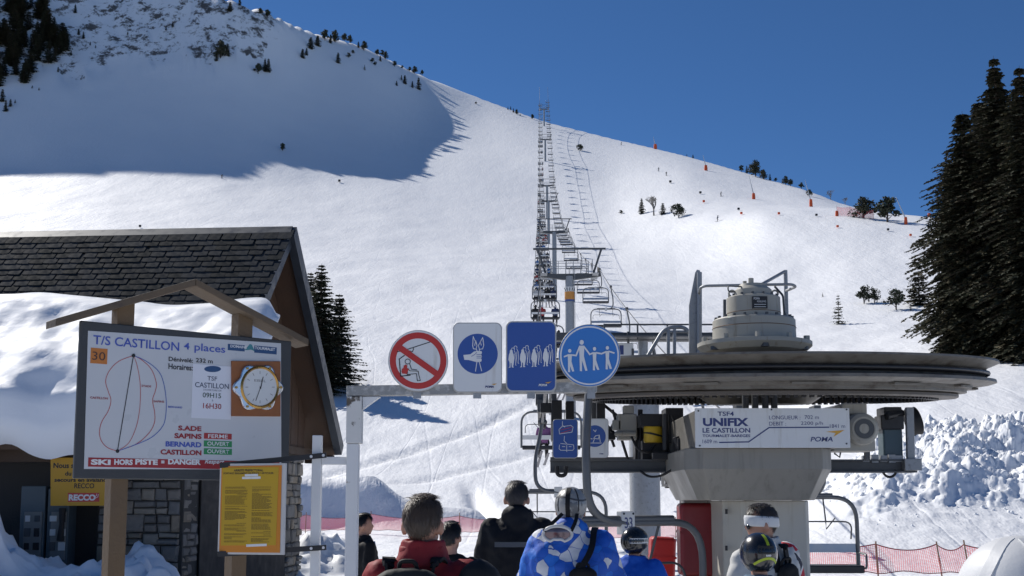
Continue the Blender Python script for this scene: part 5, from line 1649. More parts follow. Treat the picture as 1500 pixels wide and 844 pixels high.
# yellow avalanche-rescue sign
YS = 16.3
sr = Sign('yellow sign about avalanche rescue hanging in the shade under the cabin eave', [(74, 741), (168, 741), (168, 670.5), (74, 670.5)], mat('ochre_sheet', (.50, .27, .012), .5, 0, var=.1), YS, edge=False)
sr.text('Nous s', 78.5, 678, 108, 686, BLACKINK, .03)
sr.text('du', 95.5, 690.5, 104.5, 697, BLACKINK, .03)
sr.text('secours en avalanche', 80, 700, 165.5, 706, BLACKINK, .03)
sr.text('RECCO', 109, 708, 138, 715.5, BLACKINK, .02)
sr.poly('red_box', [(99.5, 735.5), (145.5, 735), (145.5, 722), (99.5, 722)], REDS)
sr.text('RECCO', 101, 724.3, 140, 733.5, WINK, .05)
sr.strokes('signal_arc', [[(139.5, 727.5), (141.5, 726), (142, 723.5)], [(139.5, 730), (143.5, 728), (144.3, 724)]], .7, WINK)
sr.done()

# snow heap in front of the cabin
def snow_pile(name, x0, x1, y0, y1, hf, label, res=.07, seed=0, m=None):
    nx, ny = int((x1 - x0) / res), int((y1 - y0) / res)
    xs = np.linspace(x0, x1, nx); ys = np.linspace(y0, y1, ny)
    X, Y = np.meshgrid(xs, ys, indexing='ij')
    Z = hf(X, Y)
    ed = np.minimum(np.minimum(X - x0, x1 - X), np.minimum(Y - y0, y1 - Y))
    lump = np.abs(fbm(X / .8 + seed, Y / .8, 4, .6)) * .55 + .16 * np.abs(fbm(X / .22 + seed, Y / .22, 3))
    Z = Z * (.72 + lump) * sstep(0, .5, ed) - .1 * (1 - sstep(0, .3, ed))
    vs = np.stack([X, Y, Z], -1).reshape(-1, 3)
    idx = np.arange(nx * ny).reshape(nx, ny)
    f = np.stack([idx[:-1, :-1].ravel(), idx[1:, :-1].ravel(), idx[1:, 1:].ravel(), idx[:-1, 1:].ravel()], 1)
    c = np.array([(x0 + x1) / 2, (y0 + y1) / 2, 0])
    me = bpy.data.meshes.new(name); me.from_pydata((vs - c).tolist(), [], f.tolist())
    me.polygons.foreach_set('use_smooth', [True] * len(me.polygons)); me.materials.append(m or SNOW); me.update()
    o = bpy.data.objects.new(name, me); o.location = c; COL.objects.link(o)
    tag(o, label, 'snow pile')
    return o
def hf1(X, Y):
    q = 750 + 1750 * X / Y
    return (1.02 - .18 * sstep(0, 80, q) + .12 * sstep(170, 215, q) * (1 - sstep(215, 250, q)) - .85 * sstep(230, 345, q) + .35 * sstep(20, -10, q)) * sstep(12.6, 14.6, Y)
snow_pile('snow_pile', -9.5, -3.35, 12.4, 16.6, hf1, 'lumpy shovelled snow heaped along the front of the cabin', .055, 3)
def hf2(X, Y):
    return .8 * np.exp(-((X + 4.4) / 1.0) ** 2 - ((Y - 24.8) / 1.6) ** 2) + .6 * np.exp(-((X + 3.4) / .8) ** 2 - ((Y - 25.5) / 1.5) ** 2)
snow_pile('snow_pile', -6.4, -1.6, 22.0, 28.0, hf2, 'low lumpy snow pile in sunlight behind the white short post', .07, 8)
# ================================================================== trees
BARK = mat('bark', (.055, .042, .033), .85, 0, var=.3, vscale=6, bump=.4, bscale=18)
def leafmat(name, c, tr=.15):
    m = mat(name, c, .75, 0, var=.35, vscale=1.2, spec=.2)
    return m
NEED = leafmat('dark_needles', (.036, .041, .026)); NEED2 = leafmat('brown_green_needles', (.075, .066, .038)); NEED3 = leafmat('blue_green_needles', (.042, .056, .038))
TWIG = mat('bare_twigs', (.19, .17, .15), .85, 0, var=.25)

def spruce(h, rad, seed, whorls, per, sprays, droop=.35, base=.06, sz=.45, power=.85, colm=None):
    """tapered trunk and drooping branches, each carrying many needle sprays; returns (trunk mesh, crown mesh)"""
    rg = np.random.RandomState(seed)
    tr = MB(); k = 9
    tr.tube([(rg.uniform(-.02, .02) * h * .1, rg.uniform(-.02, .02) * h * .1, h * i / k) for i in range(k + 1)], [max(.01, h * .013 * (1 - i / k) + .01) for i in range(k + 1)], 8)
    V = []; Fc = []; M = []
    for w_ in range(whorls):
        t = (w_ + rg.uniform(-.3, .3)) / whorls
        t = min(max(t, 0), .995)
        z0 = h * (base + (1 - base) * t)
        L0 = rad * (1 - t) ** power * (1 - .35 * max(0, .12 - t) / .12) + .015 * h * (1 - t) + .1 * sz
        if colm: L0 = rad * min(1.0, (1 - t) * colm) ** power * (.9 + .25 * math.sin(t * 23 + seed)) + .1 * sz
        for b_ in range(per):
            a = 2 * math.pi * (b_ + rg.uniform(-.4, .4)) / per + w_ * 1.1
            L = L0 * rg.uniform(.42, 1.25)
            dx, dy = math.cos(a), math.sin(a)
            up = .32 * t - .05
            if rg.rand() < .75:
                pts = []
                for q in range(3):
                    s = q / 2
                    pts.append(Vector((dx * L * s, dy * L * s, z0 + L * (up * s - droop * s * s + .12 * s ** 3))))
                tr.tube(pts, [max(.004, h * .0022 * (1 - .6 * s)) for s in (0, .5, 1)], 4, caps=False)
            ns_ = max(3, int(sprays * (L / max(rad, .1)) ** .8 + 2))
            for q in range(ns_):
                s = (q + rg.rand()) / ns_
                s = .12 + .9 * s
                px_, py_, pz_ = dx * L * s, dy * L * s, z0 + L * (up * s - droop * s * s + .12 * s ** 3)
                for side in (-1, 1):
                    la = a + side * rg.uniform(.3, 1.3)
                    ln = sz * rg.uniform(.6, 1.3) * (1.05 - .45 * s) * (1 - .35 * t)
                    wd = ln * rg.uniform(.28, .5)
                    ex_, ey_ = math.cos(la), math.sin(la)
                    dz = -rg.uniform(.05, .75) * ln
                    nx_, ny_ = -ey_, ex_
                    rl = rg.uniform(-.6, .6) * wd
                    i0 = len(V)
                    V.append((px_, py_, pz_ + rg.uniform(-.05, .05) * sz))
                    V.append((px_ + ex_ * ln * .55 + nx_ * wd, py_ + ey_ * ln * .55 + ny_ * wd, pz_ + dz * .4 + rl))
                    V.append((px_ + ex_ * ln, py_ + ey_ * ln, pz_ + dz))
                    V.append((px_ + ex_ * ln * .5 - nx_ * wd, py_ + ey_ * ln * .5 - ny_ * wd, pz_ + dz * .4 - rl))
                    Fc.append((i0, i0 + 1, i0 + 2, i0 + 3)); M.append(0 if rg.rand() < .72 else 1)
    return tr, (V, Fc, M)

def crown_mesh(V, Fc, M, mats):
    me = bpy.data.meshes.new('crown'); me.from_pydata(V, [], Fc)
    for m in mats: me.materials.append(m)
    me.polygons.foreach_set('material_index', M); me.update()
    return me

def pine(h, rad, seed, n, sz, flat=.8):
    """rounded mountain pine: several boughs with clumped needle tufts"""
    rg = np.random.RandomState(seed)
    tr = MB(); tr.tube([(0, 0, 0), (.03 * h, 0, h * .4), (.0, .02 * h, h * .85)], [h * .035, h * .025, h * .008], 6)
    V = []; Fc = []; M = []
    cl = []
    for k in range(11):
        a = rg.uniform(0, 6.28); rr = rad * rg.uniform(.1, .75); z = h * rg.uniform(.28, .9)
        rr *= 1.1 - .7 * max(0, z / h - .5)
        c = (rr * math.cos(a), rr * math.sin(a), z); cl.append((c, rad * rg.uniform(.28, .5)))
        tr.tube([(0, 0, max(.1 * h, z - .3 * h)), (c[0] * .6, c[1] * .6, z - .05 * h), c], [h * .014, h * .01, h * .004], 4, caps=False)
    cl.append(((0, 0, h * .9), rad * .33))
    for k in range(n):
        c, r_ = cl[rg.randint(len(cl))]
        d = rg.normal(size=3); d /= np.linalg.norm(d); q = r_ * rg.uniform(.35, 1.1)
        p = np.array(c) + d * q * np.array([1, 1, flat])
        e = rg.normal(size=3); e /= np.linalg.norm(e); e2 = np.cross(d, e); e2 /= np.linalg.norm(e2) + 1e-6
        s = sz * rg.uniform(.6, 1.4)
        i0 = len(V)
        V.extend([tuple(p - e * s * .5), tuple(p + e2 * s * .45), tuple(p + e * s * .5 + d * s * .3), tuple(p - e2 * s * .45)])
        Fc.append((i0, i0+1, i0+2, i0+3)); M.append(0 if rg.rand() < .7 else 1)
    return tr, (V, Fc, M)

def bare_tree(h, seed):
    rg = random.Random(seed); tr = MB()
    def grow(p, d, L, r_, depth):
        q = p + d * L * .5 + Vector((rg.uniform(-.06, .06), rg.uniform(-.06, .06), 0)) * L
        e = p + d * L
        tr.tube([p, q, e], [r_, r_ * .85, r_ * .7], 5 if depth < 2 else 3, caps=False)
        if depth >= 5: return
        for k in range(rg.choice((2, 3, 3)) if depth else 4):
            nd = (d + Vector((rg.uniform(-.75, .75), rg.uniform(-.75, .75), rg.uniform(-.15, .5)))).normalized()
            grow(p + d * L * rg.uniform(.6, 1.0), nd, L * rg.uniform(.6, .85), r_ * .66, depth + 1)
    grow(Vector((0, 0, 0)), Vector((0, 0, 1)), h * .25, h * .026, 0)
    return tr

def make_tree(name, trunk, crown, loc, rz, sc, label, cat, group=None):
    t = empty(name, loc, rz, label, cat, group)
    t.scale = sc if isinstance(sc, tuple) else (sc, sc, sc)
    put(bpy.data.objects.new('trunk', trunk), t)
    if crown: put(bpy.data.objects.new('crown', crown), t)
    return t
GT = 'trees scattered over the snowy slope'

# meshes shared by many trees
def mk(gen, mats):
    tr, cr = gen
    return tr.mesh('trunk', BARK, 60), crown_mesh(*cr, mats)
BIG = [mk(spruce(25, 3.5, 21, 70, 12, 30, .5, .04, .50, .8, 1.75), [NEED, NEED2]), mk(spruce(21, 3.5, 22, 60, 12, 30, .5, .03, .50, .75, 2.2), [NEED, NEED2])]
MED = [mk(spruce(12, 2.5, 31, 44, 10, 18, .25, .03, .36, .8), [NEED, NEED3]), mk(spruce(9, 2.0, 32, 34, 10, 16, .2, .04, .34, .75), [NEED, NEED3])]
SML = [mk(spruce(4, 1.0, 41, 11, 5, 5, .18, .08, .30, .9), [NEED, NEED3]), mk(spruce(7, 1.5, 42, 18, 7, 6, .2, .06, .55, .75), [NEED, NEED3]), mk(spruce(7, 1.8, 43, 16, 7, 6, .15, .04, .6, .6), [NEED, NEED2])]
PIN = [mk(pine(6, 2.4, 51, 900, .5), [NEED, NEED3]), mk(pine(6, 3.0, 52, 900, .5), [NEED, NEED2]), mk(pine(3, 1.7, 53, 600, .28), [NEED, NEED3])]
BAR = [bare_tree(9, 5).mesh('trunk', TWIG), bare_tree(9, 8).mesh('trunk', TWIG)]
HT = {id(BIG[0]): 25, id(BIG[1]): 21}

# tall spruces at the right edge
for (u, v, Y, vt, k, lab) in ((1478, 535, 96, 82, 0, 'tallest dark spruce at the right edge, its tip highest against the sky'), (1426, 532, 99, 163, 1, 'dark spruce standing left and lower in the clump at the right edge'),
        (1516, 545, 92, 96, 0, 'dark spruce cut by the right edge of the picture'), (1560, 540, 97, 100, 0, 'spruce just outside the right edge clump'), (1452, 530, 104, 146, 1, 'dark spruce in the middle of the right edge clump, behind the tallest'), (1404, 531, 103, 236, 1, 'shortest dark spruce on the left fringe of the right edge clump')):
    p = at(u, v, Y); p.z = Hs(p.x, p.y) - .3
    h = at(u, vt, Y).z - p.z; s = h / (25, 21)[k]
    make_tree('spruce_tree', *BIG[k], p, u * .7, (s * 1.12, s * 1.12, s), lab, 'tree', 'tall spruces at the right edge')
# firs by the cabin
for (u, v, Y, vt, k, lab) in ((468, 566, 112, 386, 0, 'dark fir standing right of the cabin gable, tallest of its clump'), (452, 566, 116, 398, 0, 'dark fir just behind the cabin gable edge, left of its clump'), (495, 560, 117, 430, 1, 'shorter fir on the right of the clump by the cabin')):
    p = at(u, v, Y); p.z = Hs(p.x, p.y) - .3
    h = at(u, vt, Y).z - p.z; s = h / (12, 9)[k]
    make_tree('fir_tree', *MED[k], p, u * .9, (s * 1.35, s * 1.35, s), lab, 'tree', 'firs beside the cabin')

def side(u):
    return 'left' if u < 500 else ('middle' if u < 1000 else 'right')
used_l = {}
def small(u, v, hp, kind, lab, grp=GT, wide=1.0):
    g = ground(u, v); Y = g.y
    h = hp / F * Y * 1.05
    if kind == 'P': tr = PIN[int(u) % 2]; H0 = 6; nm = 'mountain_pine'
    elif kind == 'B': tr = PIN[2]; H0 = 3; nm = 'pine_bush'
    elif kind == 'S': tr = SML[1 + int(u) % 2]; H0 = 7; nm = 'spruce_tree'
    elif kind == 's': tr = SML[0]; H0 = 4; nm = 'young_spruce'
    else: tr = (BAR[int(u) % 2], None); H0 = 9; nm = 'bare_tree'
    s = h / H0
    make_tree(nm, tr[0], tr[1], (g.x, g.y, g.z - .15), u * 1.7, (s * wide, s * wide, s), lab, 'tree', grp)

RIDGE = [(323,88,28,'P',1.0),(333,84,20,'S',1.0),(317,90,14,'S',1),(378,110,16,'P',1),(388,106,20,'S',1),(393,108,22,'S',.9),(443,87,15,'S',1.2),(449,82,12,'S',1),(455,73,19,'S',1.2),(465,69,17,'S',1.3),(476,60,17,'P',.9),(491,62,18,'P',.9),(484,64,14,'S',1),(505,59,12,'P',1),(513,57,12,'P',.9),(525,70,10,'S',1),(533,74,14,'P',.9),(553,81,9,'P',1),(560,81,10,'P',.9),(557,90,9,'S',1),(565,87,12,'P',.8),(578,98,9,'P',1),(589,101,5,'B',1),(607,108,11,'P',1),(600,105,7,'B',1),(618,111,9,'P',.8),
  (495,94,17,'S',1),(511,86,8,'B',1),(517,79,6,'B',1),(545,92,7,'B',1),(549,96,6,'B',1),(534,104,9,'s',1),(588,118,8,'S',1),(593,124,14,'S',1.1),(581,126,8,'S',1),(604,129,11,'S',1),(613,132,19,'S',.9),(381,22,10,'P',1),(392,26,12,'P',1.1),(351,9,12,'S',1),(337,17,15,'S',1.2)]
for i, (u, v, hp, k, wd) in enumerate(RIDGE):
    small(u, v, hp, k, 'small dark pine on the upper left ridge, %s of its scattered line' % ordinal(i + 1), 'pines along the upper left ridge', wd)
LONE = [(414,222,12,'P','lone round pine on the sunlit snow just below the mountain shadow',.9),(697,153,4,'B','tiny bush on the skyline left of the lift',1),
 (744,161,5,'S','tiny tree left of the top tower, first of a short row',1),(748,161,6,'S','tiny tree left of the top tower, second of a short row',1),(752,165,7,'S','tiny tree left of the top tower, third of a short row',1),(757,168,8,'P','tiny round tree left of the top tower, fourth of a short row',.8),(762,170,4,'S','tiny tree left of the top tower, fifth of a short row',1),(780,175,8,'P','tiny round tree just left of the topmost tower',.9),
 (850,221,10,'B','wide dark bush alone on the upper slope right of the lift',1.2),(1006,223,4,'S','tiny tree on the right skyline, left of two',1),(1015,225,6,'S','tiny tree on the right skyline, right of two',1),
 (940,314,24,'S','dark spruce left of the bare tree on the middle slope',1.1),(958,316,48,'b','bare leafless tree between small spruces on the middle slope',1.0),(971,315,18,'S','small dark spruce right of the bare tree',1.2),(994,319,21,'B','wide dark bush right of the bare tree',1.15),(910,314,6,'B','scrubby low bush left of the bare tree group',1.2),
 (1229,476,46,'s','young sparse spruce alone right of the gearbox',1.0),(1266,446,27,'B','rounded dark pine bush right of the young spruce',.95),(1281,445,22,'B','smaller pine bush touching the rounded one',.8),(1313,455,30,'B','low spreading pine left of the big spruces',1.1),(1334,456,12,'s','tiny spruce at the foot of the spreading pine',1.3),(1347,448,52,'S','dark spruce half hidden by the big spruce clump',1.7),(1205,436,8,'s','tiny seedling left of the young spruce',1.2),
 (1265,320,31,'P','broad dark pine behind the red netting on the shelf, left of two',1.5),(1300,326,38,'P','broad dark pine on the shelf beside the orange pad, right of two',1.2)]
for (u, v, hp, k, lab, wd) in LONE: small(u, v, hp, k, lab, GT, wd)
RR_ = [(1086,249,10,'P'),(1094,253,12,'S'),(1107,259,24,'P'),(1119,263,14,'P'),(1128,262,10,'S'),(1136,266,6,'B'),(1151,271,13,'P'),(1158,273,11,'P'),(1174,276,10,'P'),(1186,288,11,'B'),(1217,293,22,'b'),(1238,300,18,'b')]
for i, (u, v, hp, k) in enumerate(RR_):
    small(u, v, hp, k, '%s on the right skyline, %s from the left of its row' % ('bare tree' if k == 'b' else 'dark pine', ordinal(i + 1)), 'trees along the right skyline', 1.0)
# forest on the upper left
rgf = random.Random(77)
poly = [(-60, 130), (46, 126), (52, 100), (92, 106), (96, 66), (62, 24), (30, -5), (-60, -10)]
def inside(u, v):
    c = False; n = len(poly)
    for i in range(n):
        (x0, y0), (x1, y1) = poly[i], poly[i-1]
        if (y0 > v) != (y1 > v) and u < (x1 - x0) * (v - y0) / (y1 - y0) + x0: c = not c
    return c
FOR = []
cnt = 0; tries = 0
while cnt < 98 and tries < 3000:
    tries += 1
    u, v = rgf.uniform(-55, 100), rgf.uniform(8, 130)
    if not inside(u, v) or float(vnoise(np.array([u / 26.0]), np.array([v / 40.0]))[0]) < -.16: continue
    cnt += 1
    FOR.append((v, u, rgf.uniform(24, 42), rgf.uniform(.95, 1.35)))
FOR.sort()
for i, (v, u, hp, wd) in enumerate(FOR):
    small(u, v, hp, 'S', 'dark conifer in the shaded upper left forest, %s counting down from the top' % ordinal(i + 1), 'conifers of the upper left forest', wd)
EXT = [(8,165,18),(3,150,20),(15,158,12),(22,152,6),(47,131,5),(57,134,5),(85,106,8),(122,58,12),(115,52,10),(187,52,6),(192,56,5),(132,68,6),(140,70,5),(104,82,8),(98,70,20),(92,60,18),(253,40,9),(215,52,6),(68,8,20),(45,15,22),(110,20,14),(25,8,20),(243,45,6)]
for i, (u, v, hp) in enumerate(EXT):
    small(u, v, hp, 'S', 'stray conifer at the edge of the upper left rocks, %s of the strays' % ordinal(i + 1), 'stray conifers below the rocks', 1.0)

# ================================================================== fences
def netmat():
    m = bpy.data.materials.new('red_netting'); m.use_nodes = True
    t = m.node_tree; b_ = t.nodes['Principled BSDF']; L = t.links.new
    b_.inputs['Base Color'].default_value = (.70, .17, .19, 1); b_.inputs['Roughness'].default_value = .7
    tc = t.nodes.new('ShaderNodeUVMap')
    mp = t.nodes.new('ShaderNodeMapping'); mp.inputs['Scale'].default_value = (22, 22, 1)
    L(tc.outputs[0], mp.inputs[0])
    sx = t.nodes.new('ShaderNodeSeparateXYZ'); L(mp.outputs[0], sx.inputs[0])
    def line(o):
        f = t.nodes.new('ShaderNodeMath'); f.operation = 'FRACT'; L(o, f.inputs[0])
        g = t.nodes.new('ShaderNodeMath'); g.operation = 'LESS_THAN'; g.inputs[1].default_value = .27; L(f.outputs[0], g.inputs[0]); return g
    a, c = line(sx.outputs[0]), line(sx.outputs[1])
    mx = t.nodes.new('ShaderNodeMath'); mx.operation = 'MAXIMUM'; L(a.outputs[0], mx.inputs[0]); L(c.outputs[0], mx.inputs[1])
    tb = t.nodes.new('ShaderNodeBsdfTransparent'); ms = t.nodes.new('ShaderNodeMixShader')
    tl = t.nodes.new('ShaderNodeBsdfTranslucent'); tl.inputs[0].default_value = (.85, .30, .32, 1)
    m1 = t.nodes.new('ShaderNodeMixShader'); m1.inputs[0].default_value = .5; L(b_.outputs[0], m1.inputs[1]); L(tl.outputs[0], m1.inputs[2])
    L(mx.outputs[0], ms.inputs[0]); L(tb.outputs[0], ms.inputs[1]); L(m1.outputs[0], ms.inputs[2])
    out = t.nodes['Material Output']; L(ms.outputs[0], out.inputs[0])
    return m
NET = netmat()
PINKP = mat('faded_pole', (.30, .17, .10), .7, 0, var=.2)
ROPE = mat('dark_red_cord', (.36, .10, .11), .8)
def fence(posts, hgt, label, cat='safety net', m=NET, sag=.15):
    """posts: (x, y, lean, extra height above the net)"""
    p0 = posts[len(posts) // 2]
    g0 = Hs(p0[0], p0[1]); o0 = Vector((p0[0], p0[1], g0))
    e = empty('safety_fence', o0, 0, label, cat)
    for (x, y, lean, ext, shown) in posts:
        if not shown: continue
        z = Hs(x, y)
        mb = MB(); mb.cyl(Vector((x, y, z - .2)) - o0, Vector((x + lean, y, z + hgt + ext)) - o0, .017, 8); mb.build('post', PINKP, e)
    V = []; Fc = []; UV = []; top = []; bot = []
    s = 0; seg = 10
    for i in range(len(posts) - 1):
        a, b_ = posts[i], posts[i+1]
        L = math.hypot(b_[0] - a[0], b_[1] - a[1])
        for k in range(seg + (i == len(posts) - 2)):
            t = k / seg
            x = a[0] + (b_[0] - a[0]) * t; y = a[1] + (b_[1] - a[1]) * t
            la = a[2] + (b_[2] - a[2]) * t
            z = Hs(a[0], a[1]) * (1 - t) + Hs(b_[0], b_[1]) * t
            sg = sag * 4 * t * (1 - t)
            zt, zb = z + hgt - sg, z + .16 + .02 * math.sin(7 * (s + L * t)) + .03 * 4 * t * (1 - t)
            col_ = []
            for j in range(6):
                w_ = j / 5
                col_.append(Vector((x + la * (zb + (zt - zb) * w_ - z) / hgt, y + .05 * math.sin(3 * (s + L * t) + 2 * w_), zb + (zt - zb) * w_)) - o0)
            V.append((col_, s + L * t))
        s += L
    mb_v = []; n = len(V)
    for (c, ss) in V: mb_v.extend(c)
    fs = [(i*6 + j, (i+1)*6 + j, (i+1)*6 + j + 1, i*6 + j + 1) for i in range(n - 1) for j in range(5)]
    me = bpy.data.meshes.new('netting'); me.from_pydata(mb_v, [], fs); me.materials.append(m)
    uv = me.uv_layers.new(name='UVMap')
    for poly_ in me.polygons:
        for li in poly_.loop_indices:
            vi = me.loops[li].vertex_index
            uv.data[li].uv = (V[vi // 6][1], (vi % 6) / 5 * hgt)
    me.polygons.foreach_set('use_smooth', [True] * len(me.polygons)); me.update()
    put(bpy.data.objects.new('netting', me), e)
    for j in (5, 0):
        mb = MB(); mb.tube([c[j] for c, _ in V], .012, 5, caps=False); mb.build('edge_cord', ROPE, e)
    return e
def fp_(u, v, Y, lean=0, ext=.12, shown=True):
    p = at(u, v, Y); return (p.x, Y, lean, ext, shown)
fence([fp_(380, 785, 56, 0, .1), fp_(447, 785, 55, .03, .12), fp_(543, 785, 54, .0, .12), fp_(673, 785, 53, 0, .14), fp_(760, 785, 52, 0, .1), fp_(890, 785, 50, 0, .1), fp_(990, 785, 49, 0, .1), fp_(1045, 785, 48, 0, .1)], .88, 'sagging red net fence across the snow left of the lift', sag=.18)
fence([fp_(1130, 800, 27.2, -.02, .05), fp_(1287, 838, 27.0, -.04, .06), fp_(1382, 838, 26.8, -.13, .06), fp_(1423, 838, 26.6, -.14, .1), fp_(1530, 838, 26.4, 0, .1)], .8, 'faded pink net fence on thin poles below the snow bank at right', sag=.13)
# red nets and pads far up on the shelf
g = [ground(u, v) for u, v in ((1226, 317), (1245, 318), (1262, 320), (1280, 322))]
fence([(p.x, p.y, 0, .3, True) for p in g], 2.2, 'short red net barrier on the shelf beside the broad pines', sag=.2)
OPAD = mat('orange_pad', (.62, .09, .02), .6, 0, var=.1)
WPOLE = mat('pale_pole', (.5, .5, .5), .5)
LN = [(960, 218, 7, 12, -3, 'on the skyline right of the lift'), (1034, 250, 8, 16, -4, 'on the slope below the right skyline'), (1104, 292, 9, 27, -6, 'left of the bend on the shelf edge'), (1188, 303, 11, 30, -8, 'on the shelf edge nearer the pines'), (1226, 317, 8, 0, 0, 'left of the red netting on the shelf'), (1327, 329, 11, 32, -14, 'right of the broad pines on the shelf'), (1361, 314, 6, 0, 0, 'beside the big spruce on the shelf edge')]
for (u, v, hp, lp, dx, where) in LN:
    g = ground(u, v); k = g.y / F
    e = empty('snow_lance', (g.x, g.y, g.z), 0, 'orange padded %s %s' % ('snow-making lance' if lp else 'marker pad', where), 'snow lance', 'orange snow-making lances')
    mb = MB(); w_ = 4.2 * k
    mb.lathe([(w_ * .62, -.2), (w_ * .6, hp * k * .5), (w_ * .5, hp * k), (0, hp * k)], (0, 0, 0), 10); mb.build('pad', OPAD, e, smooth=50)
    if lp:
        mb = MB(); mb.cyl((0, 0, hp * k * .8), (dx * k, 0, (hp + lp) * k), .10 + .0002 * g.y, 6, .05); mb.build('lance', WPOLE, e)
# small piste markers
for i, (u, v, c) in enumerate(((1082, 309, 0), (1086, 315, 1), (1141, 316, 1), (1196, 318, 0), (1227, 335, 1), (1301, 339, 0), (1334, 348, 1), (982, 269, 0), (1026, 285, 0), (1031, 298, 1), (205, 334, 0), (497, 268, 0))):
    g = ground(u, v); k = g.y / F
    e = empty('piste_marker', (g.x, g.y, g.z), .3 * i, '%s piste marker on a stick, %s of those dotted over the slope' % ('red' if c else 'dark', ordinal(i + 1)), 'piste marker', 'piste markers dotted over the slope')
    mb = MB(); mb.cyl((0, 0, -.1), (0, 0, 4.5 * k), .03, 6); mb.build('stick', WPOLE, e)
    mb = MB(); mb.lathe([(0, 1.6 * k), (1.9 * k, 1.6 * k), (1.9 * k, 4.4 * k), (0, 4.4 * k)], (0, 0, 0), 12); mb.build('board', OPAD if c else GREASE, e)

# ================================================================== ploughed snow rubble on the right bank
rgc = np.random.RandomState(9)
V = []; Fc = []
ico = [(0, 0, 1), (.89, 0, .45), (.28, .85, .45), (-.72, .53, .45), (-.72, -.53, .45), (.28, -.85, .45), (.72, .53, -.45), (-.28, .85, -.45), (-.89, 0, -.45), (-.28, -.85, -.45), (.72, -.53, -.45), (0, 0, -1)]
icf = [(0,1,2),(0,2,3),(0,3,4),(0,4,5),(0,5,1),(1,6,2),(2,7,3),(3,8,4),(4,9,5),(5,10,1),(2,6,7),(3,7,8),(4,8,9),(5,9,10),(1,10,6),(6,11,7),(7,11,8),(8,11,9),(9,11,10),(10,11,6)]
QN, YN = 420, 230
qg = np.linspace(1150, 1720, QN); yg = 34.5 + 17.5 * np.linspace(0, 1, YN)
QG, YG = np.meshgrid(qg, yg, indexing='ij'); XG = (QG - 750) / 1750 * YG
def billow(x, y, oct, gain):
    s_, a_ = 0, 1.0
    for k in range(oct):
        s_ = s_ + a_ * np.abs(vnoise(x + 31.7 * k, y - 12.9 * k)) * 2; x, y = x * 1.93 + .3 * y, y * 1.93 - .3 * x; a_ *= gain
    return s_
edge = sstep(1190, 1300, QG + 25 * fbm(YG * .7, QG / 60, 2)) * (1 - sstep(1640, 1710, QG)) * sstep(35.5, 39.5, YG + 1.6 * fbm(QG / 28, YG * .4, 3)) * (1 - sstep(49, 51.8, YG + 1.2 * fbm(QG / 40 + 9, YG * .3, 2)))
ZG = H(XG, YG) - .07 + edge * (.08 + .75 * billow(XG / 1.7 + 3, YG / 1.7, 6, .62) * (.35 + .65 * sstep(37, 43, YG)))
VG = np.stack([XG, YG, ZG], -1).reshape(-1, 3)
ig = np.arange(QN * YN).reshape(QN, YN)
FG = np.stack([ig[:-1, :-1].ravel(), ig[1:, :-1].ravel(), ig[1:, 1:].ravel(), ig[:-1, 1:].ravel()], 1)
me = bpy.data.meshes.new('snow_bank'); me.from_pydata(VG.tolist(), [], FG.tolist()); me.materials.append(SNOW); me.polygons.foreach_set('use_smooth', [True] * len(me.polygons)); me.update()
o = bpy.data.objects.new('snow_bank', me); COL.objects.link(o); tag(o, 'ploughed bank of lumpy snow beyond the net fence at right', 'snow bank')
nck = 1500
qs = rgc.uniform(1195, 1640, nck); Ys = 35 + 16 * rgc.beta(1.8, 1.8, nck)
keep = (qs > 1195 + 60 * np.maximum(0, (41 - Ys) / 5)) & (rgc.rand(nck) < np.clip((qs - 1180) / 110, .12, 1))
qs, Ys = qs[keep], Ys[keep]; Xs = (qs - 750) / 1750 * Ys
Zs = ZG[np.clip(((qs - 1150) / 570 * (QN - 1)).astype(int), 0, QN - 1), np.clip(((Ys - 34.5) / 17.5 * (YN - 1)).astype(int), 0, YN - 1)]
Zs = np.maximum(Zs, H(Xs, Ys))
for x, y, z in zip(Xs, Ys, Zs):
    r_ = .025 + .13 * rgc.rand() ** 3
    if y < 38: r_ *= .5
    A_ = np.linalg.qr(rgc.normal(size=(3, 3)))[0]; sc = r_ * rgc.uniform(.6, 1.3, 3)
    P = (np.array(ico) * rgc.uniform(.7, 1.25, (12, 1)) * sc) @ A_.T + np.array([x, y, z + r_ * .25])
    i0 = len(V); V.extend(map(tuple, P)); Fc.extend([(a + i0, b_ + i0, c + i0) for a, b_, c in icf])
me = bpy.data.meshes.new('snow_rubble'); me.from_pydata(V, [], Fc); me.materials.append(SNOW); me.polygons.foreach_set('use_smooth', [True] * len(me.polygons)); me.update()
o = bpy.data.objects.new('snow_rubble', me); COL.objects.link(o); tag(o, 'ploughed lumps of snow on the bank at the right', 'snow', kind='stuff')
